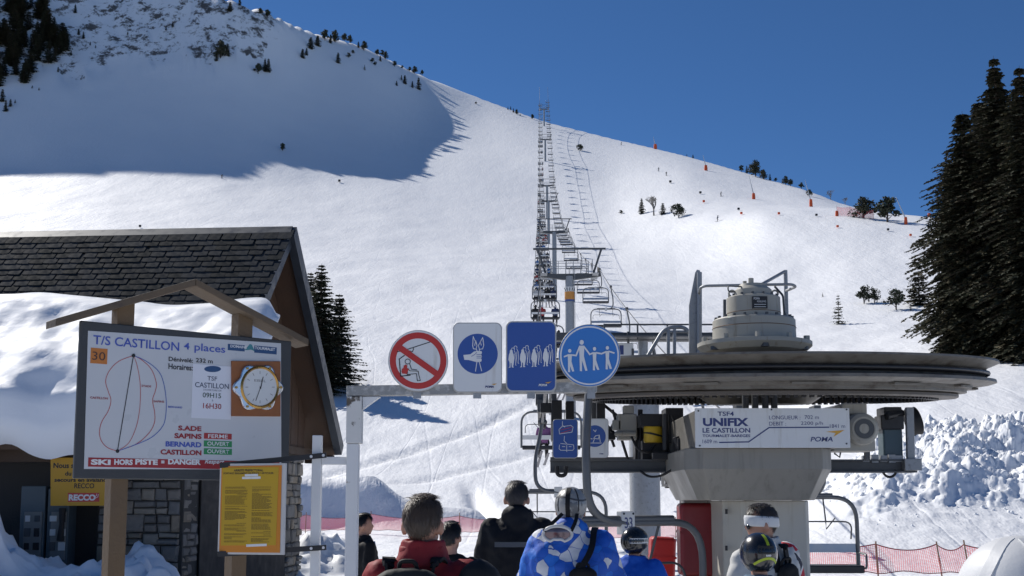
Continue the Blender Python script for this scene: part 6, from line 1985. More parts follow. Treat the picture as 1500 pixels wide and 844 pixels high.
# ================================================================== people
def remesh(mb, voxel, smooth=4, folds=0.0, fscale=.12, seed=0, squash=None):
    """fuse overlapping closed shapes into one continuous skin"""
    me = mb.mesh('tmp', [])
    o = bpy.data.objects.new('tmp', me); COL.objects.link(o)
    m = o.modifiers.new('r', 'REMESH'); m.mode = 'VOXEL'; m.voxel_size = voxel; m.use_smooth_shade = True
    if smooth:
        s = o.modifiers.new('s', 'SMOOTH'); s.factor = .5; s.iterations = smooth
    if folds:
        for k, (st, sc) in enumerate(((folds, fscale), (folds * .5, fscale * .4))):
            tx = bpy.data.textures.new('folds', 'CLOUDS'); tx.noise_scale = sc; tx.noise_depth = 2
            d = o.modifiers.new('d', 'DISPLACE'); d.texture = tx; d.strength = st; d.mid_level = .5
            d.texture_coords = 'LOCAL'
    dg = bpy.context.evaluated_depsgraph_get()
    out = bpy.data.meshes.new_from_object(o.evaluated_get(dg))
    bpy.data.objects.remove(o); bpy.data.meshes.remove(me)
    out.materials.clear()
    out.polygons.foreach_set('use_smooth', [True] * len(out.polygons))
    return out

def cloth(name, col, rough=.75, seam=0.0, **k):
    return mat(name, col, rough, 0, var=k.get('var', .12), vscale=5, bump=k.get('bump', .45), bscale=k.get('bs', 9), spec=.25)
SKIN = mat('skin', (.42, .22, .15), .55, 0, var=.12, vscale=9, bump=.05)
HAIRB = mat('brown_hair', (.075, .052, .036), .5, 0, var=.4, vscale=30); HAIRG = mat('greying_dark_hair', (.055, .048, .045), .5, 0, var=.5, vscale=40); HAIRK = mat('black_hair', (.012, .010, .009), .45, 0, var=.4, vscale=30)
DKCLOTH = cloth('dark_trousers', (.018, .019, .022)); BOOT = mat('boot_plastic', (.05, .05, .055), .4, 0, var=.2)

def shape_head(mb, k, z0=0.0, turn=0.0, ears=True):
    rot = Matrix.Rotation(turn, 3, 'Z')
    def p(x, y, z): return rot @ Vector((x * k, y * k, 0)) + Vector((0, 0, z * k))
    mb.ell(p(0, -.005, 1.645), (.077*k, .098*k, .105*k), rot=rot)
    mb.ell(p(0, .035, 1.575), (.058*k, .062*k, .075*k), rot=rot)
    mb.ell(p(0, -.035, 1.60), (.066*k, .06*k, .07*k), rot=rot)
    mb.ell(p(0, .098, 1.605), (.014*k, .022*k, .025*k), 8, 6, rot=rot)
    mb.ell(p(0, .088, 1.565), (.024*k, .014*k, .014*k), 8, 6, rot=rot)
    mb.capsule(p(0, -.02, 1.40), p(0, -.012, 1.57), .064*k, .056*k)
    if ears:
        for s in (-1, 1):
            mb.ell(p(s * .088, -.014, 1.605), (.016*k, .024*k, .037*k), 10, 8, rot=rot @ Matrix.Rotation(s * .35, 3, 'Z'))

def hair_mesh(k, turn, m, n=3600, seed=1, zmin=1.552, length=.042, spiky=.55):
    rg = np.random.RandomState(seed); V = []; Fc = []
    rot = Matrix.Rotation(turn, 3, 'Z')
    rx, ry, rz, cz = .083, .104, .110, 1.648
    def surf(a, th): return Vector((rx * math.cos(th) * math.cos(a), -.005 + ry * math.cos(th) * math.sin(a), cz + rz * math.sin(th)))
    cnt = 0
    while cnt < n:
        a = rg.uniform(-math.pi, math.pi); th = math.asin(rg.uniform(-.95, 1))
        p = surf(a, th)
        fw = math.sin(a)                      # +1 faces forward
        lim = zmin + max(0, fw + .25) * .125 + .085 * max(0, min(1, (abs(math.cos(a)) - .55) / .25)) * (1 if fw > -.75 else .4)
        if p.z < lim: continue
        cnt += 1
        nrm = Vector((p.x / rx**2, (p.y + .005) / ry**2, (p.z - cz) / rz**2)).normalized()
        dn = Vector((rg.normal(0, .35), -.15 + rg.normal(0, .3), -1 + rg.normal(0, .2)))
        t = (dn - nrm * dn.dot(nrm)).normalized() if dn.length > 0 else Vector((0, 0, -1))
        if p.z > 1.735: t = (Vector((rg.normal(0, .5), .4 + rg.normal(0, .5), .1)) - nrm * .2).normalized()
        L = length * rg.uniform(.6, 1.3)
        w_ = nrm.cross(t).normalized() * .0016
        lift = spiky * rg.uniform(0, 1)
        q0 = p - nrm * .004; q1 = p + t * L * .5 + nrm * (.004 + L * .25 * lift); q2 = p + t * L + nrm * (.001 + L * .45 * lift - L * .12)
        i0 = len(V)
        for q, ww in ((q0, 1), (q1, 1), (q2, .3)):
            V.append(tuple(rot @ ((q - w_ * ww) * k))); V.append(tuple(rot @ ((q + w_ * ww) * k)))
        Fc.append((i0, i0+1, i0+3, i0+2)); Fc.append((i0+2, i0+3, i0+5, i0+4))
    # scalp cap under the strands
    na_, nt_2 = 28, 12
    i0 = len(V); idx = {}
    for i in range(na_):
        for j in range(nt_2 + 1):
            a = 2 * math.pi * i / na_; fw = math.sin(a)
            lim = zmin + .004 + max(0, fw + .25) * .125 + .085 * max(0, min(1, (abs(math.cos(a)) - .55) / .25)) * (1 if fw > -.75 else .4)
            thm = math.asin(max(-1, min(1, (lim - cz) / rz)))
            th = thm + (math.pi / 2 - thm) * j / nt_2
            V.append(tuple(rot @ (surf(a, th) * k)))
    for i in range(na_):
        for j in range(nt_2):
            i2 = (i + 1) % na_
            Fc.append((i0 + i*(nt_2+1) + j, i0 + i2*(nt_2+1) + j, i0 + i2*(nt_2+1) + j + 1, i0 + i*(nt_2+1) + j + 1))
    me = bpy.data.meshes.new('hair'); me.from_pydata(V, [], Fc); me.materials.append(m)
    me.polygons.foreach_set('use_smooth', [True] * len(me.polygons)); me.update()
    return me

def arm_pts(k, s, pose):
    sh = Vector((s * .195, -.01, 1.395)) * k
    if pose == 'down': el, wr = Vector((s * .265, -.04, 1.12)) * k, Vector((s * .255, .09, .88)) * k
    elif pose == 'front': el, wr = Vector((s * .27, .0, 1.13)) * k, Vector((s * .17, .24, 1.06)) * k
    else: el, wr = Vector((s * .30, .02, 1.14)) * k, Vector((s * .28, .22, 1.02)) * k
    return sh, el, wr

def person(u, v, Y, label, h=1.75, facing=0.0, turn=0.0, jacket=None, hair=None, collar=None, hood=False, pose='front', bulk=1.0, folds=.03, voxel=.017, seed=1):
    """v is the photo row of the top of the head; feet stand on the snow"""
    p = at(u, v, Y)
    g = Hs(p.x, p.y)
    k = (p.z - g) / 1.765
    e = empty('person', (p.x, p.y, g), facing, label, 'person')
    if True:
        mb = MB(); shape_head(mb, k, turn=turn)
        mb.loft([(0, 0, z*k, rx*k, ry*k) for z, rx, ry in ((.82, .15, .11), (.95, .155, .115), (1.1, .14, .10), (1.28, .165, .115), (1.38, .15, .09), (1.43, .08, .07))])
        for s in (-1, 1):
            sh, el, wr = arm_pts(k, s, pose)
            mb.capsule(sh, el, .05*k, .042*k); mb.capsule(el, wr, .042*k, .03*k)
            d = (wr - el).normalized(); hd = wr + d * .05 * k
            mb.ell(hd, (.028*k, .042*k, .042*k), 10, 7)
            sd_ = Vector((0, 0, 1)) if abs(d.z) < .7 else Vector((0, 1, 0))
            ax = d.cross(sd_).normalized(); ay = ax.cross(d).normalized()
            for f, (o_, L) in enumerate(((-.03, .062), (-.01, .075), (.011, .07), (.03, .055))):
                b0 = hd + d * .03 * k + ay * o_ * k; kn = b0 + d * L * .55 * k; tp = kn + (d * .5 - ax * s * .85).normalized() * L * .5 * k
                mb.capsule(b0, kn, .0105*k, .0098*k, 8); mb.capsule(kn, tp, .0098*k, .0085*k, 8)
            mb.capsule(hd + ay * .03 * k, hd + ay * .058 * k + d * .04 * k, .012*k, .0095*k, 8)
            mb.capsule(Vector((s*.085, 0, .92))*k, Vector((s*.10, .02, .50))*k, .075*k, .052*k); mb.capsule(Vector((s*.10, .02, .50))*k, Vector((s*.10, -.02, .1))*k, .05*k, .036*k)
            mb.capsule(Vector((s*.10, -.04, .05))*k, Vector((s*.11, .13, .04))*k, .04*k, .035*k)
        me = remesh(mb, voxel * .8, 2); me.materials.append(SKIN)
        o = bpy.data.objects.new('body', me); put(o, e)
    b_ = bulk
    mb = MB()
    mb.loft([(0, -.005, z*k, rx*k*b_, ry*k*b_) for z, rx, ry in ((.74, .20, .155), (.9, .205, .16), (1.06, .20, .155), (1.24, .222, .168), (1.34, .225, .15), (1.405, .195, .122), (1.45, .125, .10), (1.49, .088, .09))], 24, 2.3)
    for s in (-1, 1):
        sh, el, wr = arm_pts(k, s, pose)
        mb.ell(sh + Vector((-s*.015*k, 0, -.012*k)), (.085*k*b_, .085*k*b_, .078*k*b_))
        mb.capsule(sh, el, .078*k*b_, .066*k*b_); mb.capsule(el, wr, .066*k*b_, .05*k*b_)
    if collar:
        mb.lathe([(.070*k, 1.45*k), (.082*k, 1.56*k*collar), (.098*k, 1.56*k*collar), (.125*k, 1.44*k), (.07*k, 1.44*k)], (0, -.015*k, 0), 24)
    if hood:
        mb.ell((0, -.075*k, 1.49*k), (.125*k, .085*k, .085*k)); mb.ell((0, -.03*k, 1.50*k), (.118*k, .10*k, .06*k)); mb.ell((0, -.11*k, 1.43*k), (.10*k, .06*k, .08*k))
    me = remesh(mb, voxel, 3, folds, .13, seed); me.materials.append(jacket)
    put(bpy.data.objects.new('jacket', me), e)
    mb = MB()
    mb.loft([(0, 0, z*k, rx*k, ry*k) for z, rx, ry in ((.72, .19, .14), (.86, .185, .14), (.98, .17, .13))])
    for s in (-1, 1):
        mb.capsule(Vector((s*.095, 0, .85))*k, Vector((s*.11, .02, .48))*k, .10*k, .082*k); mb.capsule(Vector((s*.11, .02, .48))*k, Vector((s*.11, -.02, .17))*k, .08*k, .078*k)
    me = remesh(mb, voxel * 1.2, 2, .012, .1); me.materials.append(DKCLOTH)
    put(bpy.data.objects.new('trousers', me), e)
    for s in (-1, 1):
        mb = MB(); mb.box((s*.11*k, .04*k, .05*k), (.11*k, .31*k, .10*k)); mb.capsule(Vector((s*.11, -.04, .1))*k, Vector((s*.11, -.03, .27))*k, .066*k, .068*k)
        mb.build('boot', BOOT, e, bevel=.02, smooth=50)
    if hair:
        put(bpy.data.objects.new('hair', hair_mesh(k, turn, hair, seed=seed)), e)
    return e, k

def helmet(e, k, turn, m, trim=None, name='helmet', sc=1.0):
    rot = Matrix.Rotation(turn, 3, 'Z'); mb = MB()
    n = 32; prof = []
    vs = []; rings = 16
    for j in range(rings + 1):
        for i in range(n):
            a = 2*math.pi*i/n; fw = math.sin(a)
            lim = 1.545 + max(0, fw + .1) * .11
            th0 = math.asin(max(-1, min(1, (lim - 1.655) / .128)))
            th = th0 + (math.pi/2 - th0) * j / rings
            vs.append(rot @ Vector((.113*math.cos(th)*math.cos(a)*k*sc, (-.005 + .138*math.cos(th)*math.sin(a))*k*sc, (1.655 + .128*math.sin(th)*sc)*k)))
    fs = [(j*n+i, j*n+(i+1) % n, (j+1)*n+(i+1) % n, (j+1)*n+i) for j in range(rings) for i in range(n)]
    mb.add(vs, fs)
    me = mb.mesh('helmet', m, 179)
    o = bpy.data.objects.new(name, me)
    put(o, e); s = o.modifiers.new('s', 'SOLIDIFY'); s.thickness = .014; s.offset = -1
    return o
def on_shell(k, turn, a, th, r=1.0):
    """point on the helmet shell: a azimuth (90 = front), th elevation, degrees"""
    rot = Matrix.Rotation(turn, 3, 'Z'); a, th = R(a), R(th)
    return rot @ Vector((.113*math.cos(th)*math.cos(a)*k*r, (-.005 + .138*math.cos(th)*math.sin(a))*k*r, (1.655 + .128*math.sin(th)*r)*k))
def shell_strip(e, parent, k, turn, pts, wd, m, name, r=1.02):
    mb = MB()
    P = [on_shell(k, turn, a, th, r) for a, th in pts]
    c = Vector((0, 0, 1.655 * k)); vs = []
    for i in range(len(P)):
        t = (P[min(i+1, len(P)-1)] - P[max(0, i-1)]).normalized(); nrm = (P[i] - c).normalized(); sx = t.cross(nrm).normalized() * wd / 2
        vs += [P[i] - sx, P[i] + sx, P[i] + sx - nrm * .012, P[i] - sx - nrm * .012]
    fs = []
    for i in range(len(P) - 1):
        for j in range(4): fs.append((4*i+j, 4*i+(j+1) % 4, 4*i+4+(j+1) % 4, 4*i+4+j))
    fs += [(3, 2, 1, 0), (4*len(P)-4, 4*len(P)-3, 4*len(P)-2, 4*len(P)-1)]
    mb.add(vs, fs)
    return mb.build(name, m, parent, smooth=40)

def backpack(e, k, loc, size, m, label, strap=True, tilt=0.0):
    """a thing of its own, on the wearer's back"""
    mw = Matrix.Translation(e.location) @ e.rotation_euler.to_matrix().to_4x4()
    p = mw @ (Vector(loc) * k)
    b_ = empty('backpack', p, 0, label, 'backpack'); b_.rotation_euler = e.rotation_euler
    sx, sy, sz = [c * k for c in size]
    mb = MB(); mb.loft([(0, 0, z * sz, sx * r_, sy * q) for z, r_, q in ((-1, .85, .7), (-.85, 1, .95), (-.2, 1.02, 1.05), (.45, 1, 1), (.8, .9, .85), (.97, .6, .55), (1.02, .25, .2))], 24, 2.8)
    me = remesh(mb, .014, 3, .016, .1); me.materials.append(m)
    put(bpy.data.objects.new('bag', me), b_)
    mb = MB(); mb.loft([(0, -sy * .98, z * sz, sx * r_, sy * .35) for z, r_ in ((-.75, .6), (-.6, .72), (.0, .74), (.12, .6))], 18, 2.8)
    me = remesh(mb, .014, 2, .01, .08); me.materials.append(m)
    put(bpy.data.objects.new('front_pocket', me), b_)
    mb = MB(); mb.tube(fillet([(-.04*k, .02*k, sz*.95), (-.035*k, .0, sz*1.16), (.035*k, .0, sz*1.16), (.04*k, .02*k, sz*.95)], .03*k, 4), .010*k, 8)
    mb.build('grab_loop', BLACKS, b_, smooth=60)
    if strap:
        for s in (-1, 1):
            mb = MB()
            pts = fillet([(s*sx*.55, sy*.7, sz*.75), (s*sx*.68, sy*.9 + .02*k, 1.47*k - loc[2]*k + .02*k), (s*sx*.72, sy + .12*k, 1.44*k - loc[2]*k + .0), (s*sx*.8, sy + .26*k, 1.25*k - loc[2]*k), (s*sx*.95, sy + .12*k, .95*k - loc[2]*k)], .06*k, 5)
            for i in range(len(pts) - 1): mb.bar(pts[i], pts[i+1] + (pts[i+1] - pts[i]) * .15, .055*k, .014*k, (0, .3, 1))
            mb.build('strap', BLACKS, b_)
    return b_
BLACKS = cloth('black_webbing', (.012, .012, .013), .7)

# --- man in the red jacket
RED = cloth('red_jacket', (.25, .022, .026), .7, bump=.35)
e, k = person(621, 721.5, 5.15, 'man with short brown hair in a red jacket, seen from behind near the gate', facing=R(-8), turn=R(-8), jacket=RED, hair=HAIRB, collar=1.0, seed=3, bulk=1.04, voxel=.014)
mb = MB(); mb.lathe([(.085*k, 1.452*k), (.097*k, 1.53*k), (.104*k, 1.532*k), (.118*k, 1.452*k)], (0, -.012*k, 0), 32)
me = remesh(mb, .010, 1, .008, .07); me.materials.append(RED); put(bpy.data.objects.new('collar', me), e)
backpack(e, k, (-.02, -.235, 1.235), (.165, .085, .20), cloth('charcoal_pack', (.028, .029, .027), .7), 'charcoal backpack worn by the man in the red jacket')
# --- man in the black jacket
BLK = cloth('black_jacket', (.010, .011, .014), .72, bump=.55, bs=7)
e, k = person(757, 703, 9.3, 'tall man with greying hair in a black hooded jacket with a grey band', facing=R(6), turn=R(-12), jacket=BLK, hair=HAIRG, hood=True, seed=5, bulk=1.12, folds=.03)
mb = MB(); mb.loft([(0, -.005, z*k, rx*k, ry*k) for z, rx, ry in ((1.262, .262, .204), (1.30, .262, .20))], 40, 2.3)
mb2 = MB()
for (p_, f_) in ((mb.v, mb.f),):
    keep = [f for f in f_ if len(f) == 4 and all(p_[i][1] < -.05 and abs(p_[i][0]) < .19 for i in f)]
    mb2.add(p_, keep)
bb = MB()
pr_ = []
for x_ in np.linspace(-.19, .19, 17):
    for z_ in (1.262, 1.30):
        pr_.append((x_*k, (-.215 - .03*(1 - (x_/.19)**2)) * k, z_*k))
bb.add(pr_, [(2*i, 2*i+2, 2*i+3, 2*i+1) for i in range(16)]); mb2 = bb
mb2.build('reflective_band', cloth('grey_band', (.10, .11, .12), .6), e, smooth=60)
# --- skier in the patterned blue jacket
def camo():
    m = bpy.data.materials.new('blue_patchwork_jacket'); m.use_nodes = True
    t = m.node_tree; b_ = t.nodes['Principled BSDF']; L = t.links.new
    tc = t.nodes.new('ShaderNodeTexCoord')
    nz = t.nodes.new('ShaderNodeTexNoise'); nz.inputs['Scale'].default_value = 14
    L(tc.outputs['Object'], nz.inputs['Vector'])
    ad = t.nodes.new('ShaderNodeVectorMath'); ad.operation = 'MULTIPLY_ADD'; ad.inputs[1].default_value = (.02, .02, .02)
    L(nz.outputs['Color'], ad.inputs[0]); L(tc.outputs['Object'], ad.inputs[2])
    v1 = t.nodes.new('ShaderNodeTexVoronoi'); v1.inputs['Scale'].default_value = 14; L(ad.outputs[0], v1.inputs['Vector'])
    v2 = t.nodes.new('ShaderNodeTexVoronoi'); v2.inputs['Scale'].default_value = 14; v2.feature = 'DISTANCE_TO_EDGE'; L(ad.outputs[0], v2.inputs['Vector'])
    sp = t.nodes.new('ShaderNodeSeparateColor'); L(v1.outputs['Color'], sp.inputs[0])
    cr = t.nodes.new('ShaderNodeValToRGB'); cr.color_ramp.interpolation = 'CONSTANT'
    E = cr.color_ramp.elements; E[0].color = (.008, .10, .52, 1); E[1].position = .45; E[1].color = (.012, .15, .62, 1)
    x = E.new(.70); x.color = (.62, .64, .68, 1)
    L(sp.outputs[0], cr.inputs[0])
    ed = t.nodes.new('ShaderNodeMapRange'); ed.inputs[1].default_value = .01; ed.inputs[2].default_value = .03; L(v2.outputs['Distance'], ed.inputs[0])
    mx = t.nodes.new('ShaderNodeMix'); mx.data_type = 'RGBA'; mx.inputs[6].default_value = (.008, .075, .38, 1)
    L(ed.outputs[0], mx.inputs[0]); L(cr.outputs[0], mx.inputs[7]); L(mx.outputs[2], b_.inputs['Base Color'])
    b_.inputs['Roughness'].default_value = .65
    n3 = t.nodes.new('ShaderNodeTexNoise'); n3.inputs['Scale'].default_value = 9; L(tc.outputs['Object'], n3.inputs['Vector'])
    bp = t.nodes.new('ShaderNodeBump'); bp.inputs['Strength'].default_value = .5; bp.inputs['Distance'].default_value = .03; L(n3.outputs['Fac'], bp.inputs['Height']); L(bp.outputs[0], b_.inputs['Normal'])
    return m
CAMO = camo()
e, k = person(836, 716, 7.9, 'skier in a blue and white patchwork jacket and silver helmet with goggles hung behind', facing=R(-6), turn=R(2), jacket=CAMO, hood=True, seed=7, bulk=1.30, folds=.03, pose='out')
hm = helmet(e, k, R(2), mat('silver_helmet', (.30, .30, .29), .38, .2, var=.12, vscale=14, col2=(.12, .125, .13), c2scale=8, c2lo=.52, c2hi=.56), sc=.97)
shell_strip(e, hm, k, R(2), [(-100, t) for t in range(-45, 71, 10)], .03*k, BLACKS, 'rear_strap', .995)
for a in (-140, -60):
    shell_strip(e, hm, k, R(2), [(a, t) for t in range(-20, 61, 10)], .008*k, GREASE, 'vent_line', .985)
shell_strip(e, hm, k, R(2), [(a, 20 + 6*math.sin(R(a*2))) for a in range(-170, -9, 10)], .012*k, mat('dark_grey_trim', (.06, .06, .065), .4), 'trim_line', .982)
# goggles hanging behind the neck
gg = empty('ski_goggles', Matrix.Translation(e.location) @ Matrix.Rotation(e.rotation_euler.z, 4, 'Z') @ Vector((-.075*k, -.235*k, 1.465*k)), e.rotation_euler.z, 'white framed ski goggles hanging behind the blue patchwork jacket', 'goggles')
mb = MB()
pts = [(.095*k*math.cos(R(a)), -.012*k*math.sin(R(a))**2, (.052*math.sin(R(a)) + (.018 if abs(math.cos(R(a))) < .3 and math.sin(R(a)) < 0 else 0))*k) for a in range(0, 360, 15)]
mb.tube(pts + [pts[0], pts[1]], .011*k, 8, caps=False); mb.build('frame', mat('white_goggle_frame', (.55, .55, .54), .4), gg, smooth=60)
mb = MB(); n = len(pts); mb.add([Vector(p) * .95 for p in pts] + [(0, -.03*k, 0)], [(i, (i+1) % n, n) for i in range(n)])
mb.build('lens', mat('mirror_lens', (.16, .12, .13), .12, .6, var=.2), gg, smooth=60)
for s in (-1, 1):
    mb = MB(); q = fillet([(s*.09*k, -.01*k, .02*k), (s*.07*k + .05*k, .02*k, .085*k), (.075*k + s*.05*k, .075*k, .13*k)], .05*k, 4)
    for i in range(len(q) - 1): mb.bar(q[i], q[i+1] + (q[i+1]-q[i])*.1, .024*k, .006*k, (0, -1, .2))
    mb.build('strap', BLACKS, gg)
# black sling strap over the right shoulder
backpack(e, k, (.09, -.262, 1.10), (.10, .05, .15), BLACKS, 'black sling bag on the back of the blue patchwork jacket', strap=False)
mb = MB(); q = fillet([(.165*k, .05*k, 1.50*k), (.16*k, -.10*k, 1.495*k), (.15*k, -.235*k, 1.36*k), (.05*k, -.295*k, 1.2*k), (-.07*k, -.30*k, 1.05*k)], .08*k, 5)
for i in range(len(q) - 1): mb.bar(q[i], q[i+1] + (q[i+1]-q[i])*.2, .04*k, .012*k, (0, -1, .5))
mb.build('shoulder_strap', BLACKS, e)
# --- child beside
BLU = cloth('blue_jacket', (.01, .09, .48), .7)
e, k = person(930, 776, 9.4, 'child in a blue jacket and black helmet right of the patchwork jacket', facing=R(-20), turn=R(-10), jacket=BLU, collar=.98, seed=9, bulk=1.25, pose='out')
hm = helmet(e, k, R(-30), mat('gloss_black_helmet', (.010, .010, .011), .22, 0, var=.2, coat=.6), sc=1.1)
shell_strip(e, hm, k, R(-30), [(a, 2) for a in range(-60, 40, 10)], .05*k, PLATE, 'white_mark', 1.09)
# --- man with the white headband, face turned left
WHT = cloth('white_puffer', (.52, .52, .50), .65, bump=.6, bs=5)
e, k = person(1136, 735.5, 7.7, 'man in sunglasses with a white headband and white puffer, facing left', facing=R(32), turn=R(56), jacket=WHT, hair=HAIRG, collar=.985, seed=11, bulk=1.14, folds=.034, pose='out')
e.rotation_euler = (Matrix.Rotation(R(-3.6), 3, 'Y') @ Matrix.Rotation(R(32), 3, 'Z')).to_euler()
rot = Matrix.Rotation(R(56), 3, 'Z')
mb = MB()
n = 36; vs = []
for j, (zo, r_) in enumerate(((1.60, 1.05), (1.612, 1.10), (1.655, 1.105), (1.672, 1.05))):
    for i in range(n):
        a = 2*math.pi*i/n; vs.append(rot @ Vector((.086*r_*math.cos(a)*k, (-.003 + .106*r_*math.sin(a))*k, (zo + .012*math.sin(a))*k)))
mb.add(vs, [(j*n+i, j*n+(i+1) % n, (j+1)*n+(i+1) % n, (j+1)*n+i) for j in range(3) for i in range(n)])
o = mb.build('headband', cloth('white_fleece', (.60, .61, .61), .8), e, smooth=179); s_ = o.modifiers.new('s', 'SOLIDIFY'); s_.thickness = .006; s_.offset = 0
mb = MB()
for s in (-1, 1):
    mb.ell(rot @ Vector((s*.032*k, .102*k, 1.60*k)) if False else rot @ Vector((s*.033*k, .098*k, 1.604*k)), (.027*k, .014*k, .020*k), 12, 8, rot=rot)
    mb.tube([rot @ Vector((s*.055*k, .088*k, 1.608*k)), rot @ Vector((s*.084*k, .03*k, 1.61*k)), rot @ Vector((s*.086*k, -.02*k, 1.605*k))], .004*k, 6)
mb.tube([rot @ Vector((-.02*k, .108*k, 1.61*k)), rot @ Vector((.02*k, .108*k, 1.61*k))], .004*k, 6)
mb.build('sunglasses', mat('black_glass', (.01, .01, .012), .12, 0), e, smooth=60)
def unionish():
    m = bpy.data.materials.new('navy_red_white_sleeve'); m.use_nodes = True
    t = m.node_tree; b_ = t.nodes['Principled BSDF']; L = t.links.new
    tc = t.nodes.new('ShaderNodeTexCoord'); mp = t.nodes.new('ShaderNodeMapping'); mp.inputs['Rotation'].default_value = (.5, .9, .3)
    L(tc.outputs['Object'], mp.inputs[0])
    sx = t.nodes.new('ShaderNodeSeparateXYZ'); L(mp.outputs[0], sx.inputs[0])
    def tri(o, sc, off):
        a = t.nodes.new('ShaderNodeMath'); a.operation = 'MULTIPLY_ADD'; a.inputs[1].default_value = sc; a.inputs[2].default_value = off; L(o, a.inputs[0])
        p = t.nodes.new('ShaderNodeMath'); p.operation = 'PINGPONG'; p.inputs[1].default_value = .5; L(a.outputs[0], p.inputs[0]); return p.outputs[0]
    d1, d2 = tri(sx.outputs[0], 4.2, .1), tri(sx.outputs[2], 4.2, .3)
    mn = t.nodes.new('ShaderNodeMath'); mn.operation = 'MINIMUM'; L(d1, mn.inputs[0]); L(d2, mn.inputs[1])
    cr = t.nodes.new('ShaderNodeValToRGB'); cr.color_ramp.interpolation = 'CONSTANT'
    E = cr.color_ramp.elements; E[0].color = (.42, .015, .03, 1); E[1].position = .075; E[1].color = (.6, .6, .6, 1); x = E.new(.13); x.color = (.012, .016, .035, 1)
    L(mn.outputs[0], cr.inputs[0]); L(cr.outputs[0], b_.inputs['Base Color']); b_.inputs['Roughness'].default_value = .7
    return m
UJ = unionish()
mb = MB(); sh, el, wr = arm_pts(k, 1, 'out')
mb.ell(sh + Vector((-.012*k, 0, -.012*k)), (.102*k, .102*k, .094*k)); mb.capsule(sh, el, .093*k, .082*k); mb.capsule(el, wr, .082*k, .064*k)
me = remesh(mb, .016, 2, .02, .1); me.materials.append(UJ); put(bpy.data.objects.new('sleeve', me), e)
backpack(e, k, (-.01, -.225, 1.13), (.085, .055, .22), cloth('black_pack', (.014, .014, .015), .7), 'narrow black pack on the back of the man in the white puffer')
# --- child with the lime-striped helmet
e, k = person(1110, 787.5, 6.9, 'child in a glossy black helmet with lime stripes before the white puffer', facing=R(8), turn=R(4), jacket=cloth('steel_blue_jacket', (.10, .16, .24), .7), collar=.97, seed=13, bulk=1.1)
hm = helmet(e, k, R(4), MATS['gloss_black_helmet'], sc=1.14)
LIME = mat('lime_trim', (.35, .44, .02), .45)
shell_strip(e, hm, k, R(4), [(-84, t) for t in range(24, 71, 6)], .022*k, LIME, 'lime_stripe', 1.145)
shell_strip(e, hm, k, R(4), [(a, -30 + 18*math.sin(R((a+135)*1.8))) for a in range(-135, -34, 8)], .018*k, LIME, 'lime_edge', 1.145)
shell_strip(e, hm, k, R(4), [(a, 12) for a in range(-120, -59, 10)], .055*k, mat('matt_black_vent', (.012, .012, .012), .6), 'vent_panel', 1.135)
shell_strip(e, hm, k, R(4), [(-95, -4), (-85, -4), (-78, -4)], .012*k, PLATE, 'small_mark', 1.142)
# --- dark figures
e, k = person(533, 750.5, 11.6, 'person with dark hair in a black coat standing half behind the gate post', facing=R(-62), turn=R(-10), jacket=cloth('black_coat', (.010, .010, .012), .75), hair=HAIRK, collar=.97, seed=15, pose='down', voxel=.02)
mb = MB(); q = [(-.06*k, .15*k, 1.44*k), (-.05*k, .18*k, 1.3*k), (-.02*k, .195*k, 1.15*k)]
for i in range(2): mb.bar(q[i], q[i+1], .03*k, .012*k, (0, 1, 0))
mb.build('blue_lanyard', mat('blue_strap', (.05, .18, .40), .6), e)
e, k = person(661, 762, 8.6, 'dark haired person in black mostly hidden behind the man in red', facing=R(-20), turn=R(0), jacket=MATS['black_coat'], hair=HAIRK, seed=17, pose='down', voxel=.02, bulk=.95)
# --- hooded figure close by, bottom centre
e, k = person(703, 822, 5.0, 'figure in a dark grey hood at the bottom edge between red and black jackets', facing=R(0), jacket=cloth('charcoal_hooded', (.018, .018, .019), .75), seed=19, hood=True, bulk=1.0)
mb = MB(); mb.ell((0, -.02*k, 1.645*k), (.118*k, .135*k, .128*k), 20, 14); mb.ell((0, -.05*k, 1.55*k), (.12*k, .11*k, .10*k)); mb.tube([(0, .115*k*math.cos(R(t)) - .02*k, 1.645*k + .128*k*math.sin(R(t))) for t in range(10, 171, 10)], .008*k, 6)
me = remesh(mb, .012, 2, .012, .08); me.materials.append(MATS['charcoal_hooded']); put(bpy.data.objects.new('hood', me), e)
# --- white helmet at the lower right corner
e, k = person(1492, 803, 2.35, 'person in a plain white helmet cut off at the lower right corner', facing=R(20), jacket=cloth('grey_jacket', (.14, .15, .16), .7), collar=.97, seed=21)
helmet(e, k, R(20), mat('white_helmet', (.58, .59, .60), .55, 0, var=.06, vscale=8, bump=.05), sc=1.08)
hm = [c for c in KIDS[e.name] if c.name.startswith('helmet')][0]
for a in (-150, 160): shell_strip(e, hm, k, R(20), [(a + 12*math.sin(R(t*2)), t) for t in range(-10, 76, 6)], .03*k, MATS['white_helmet'], 'ridge', 1.088)


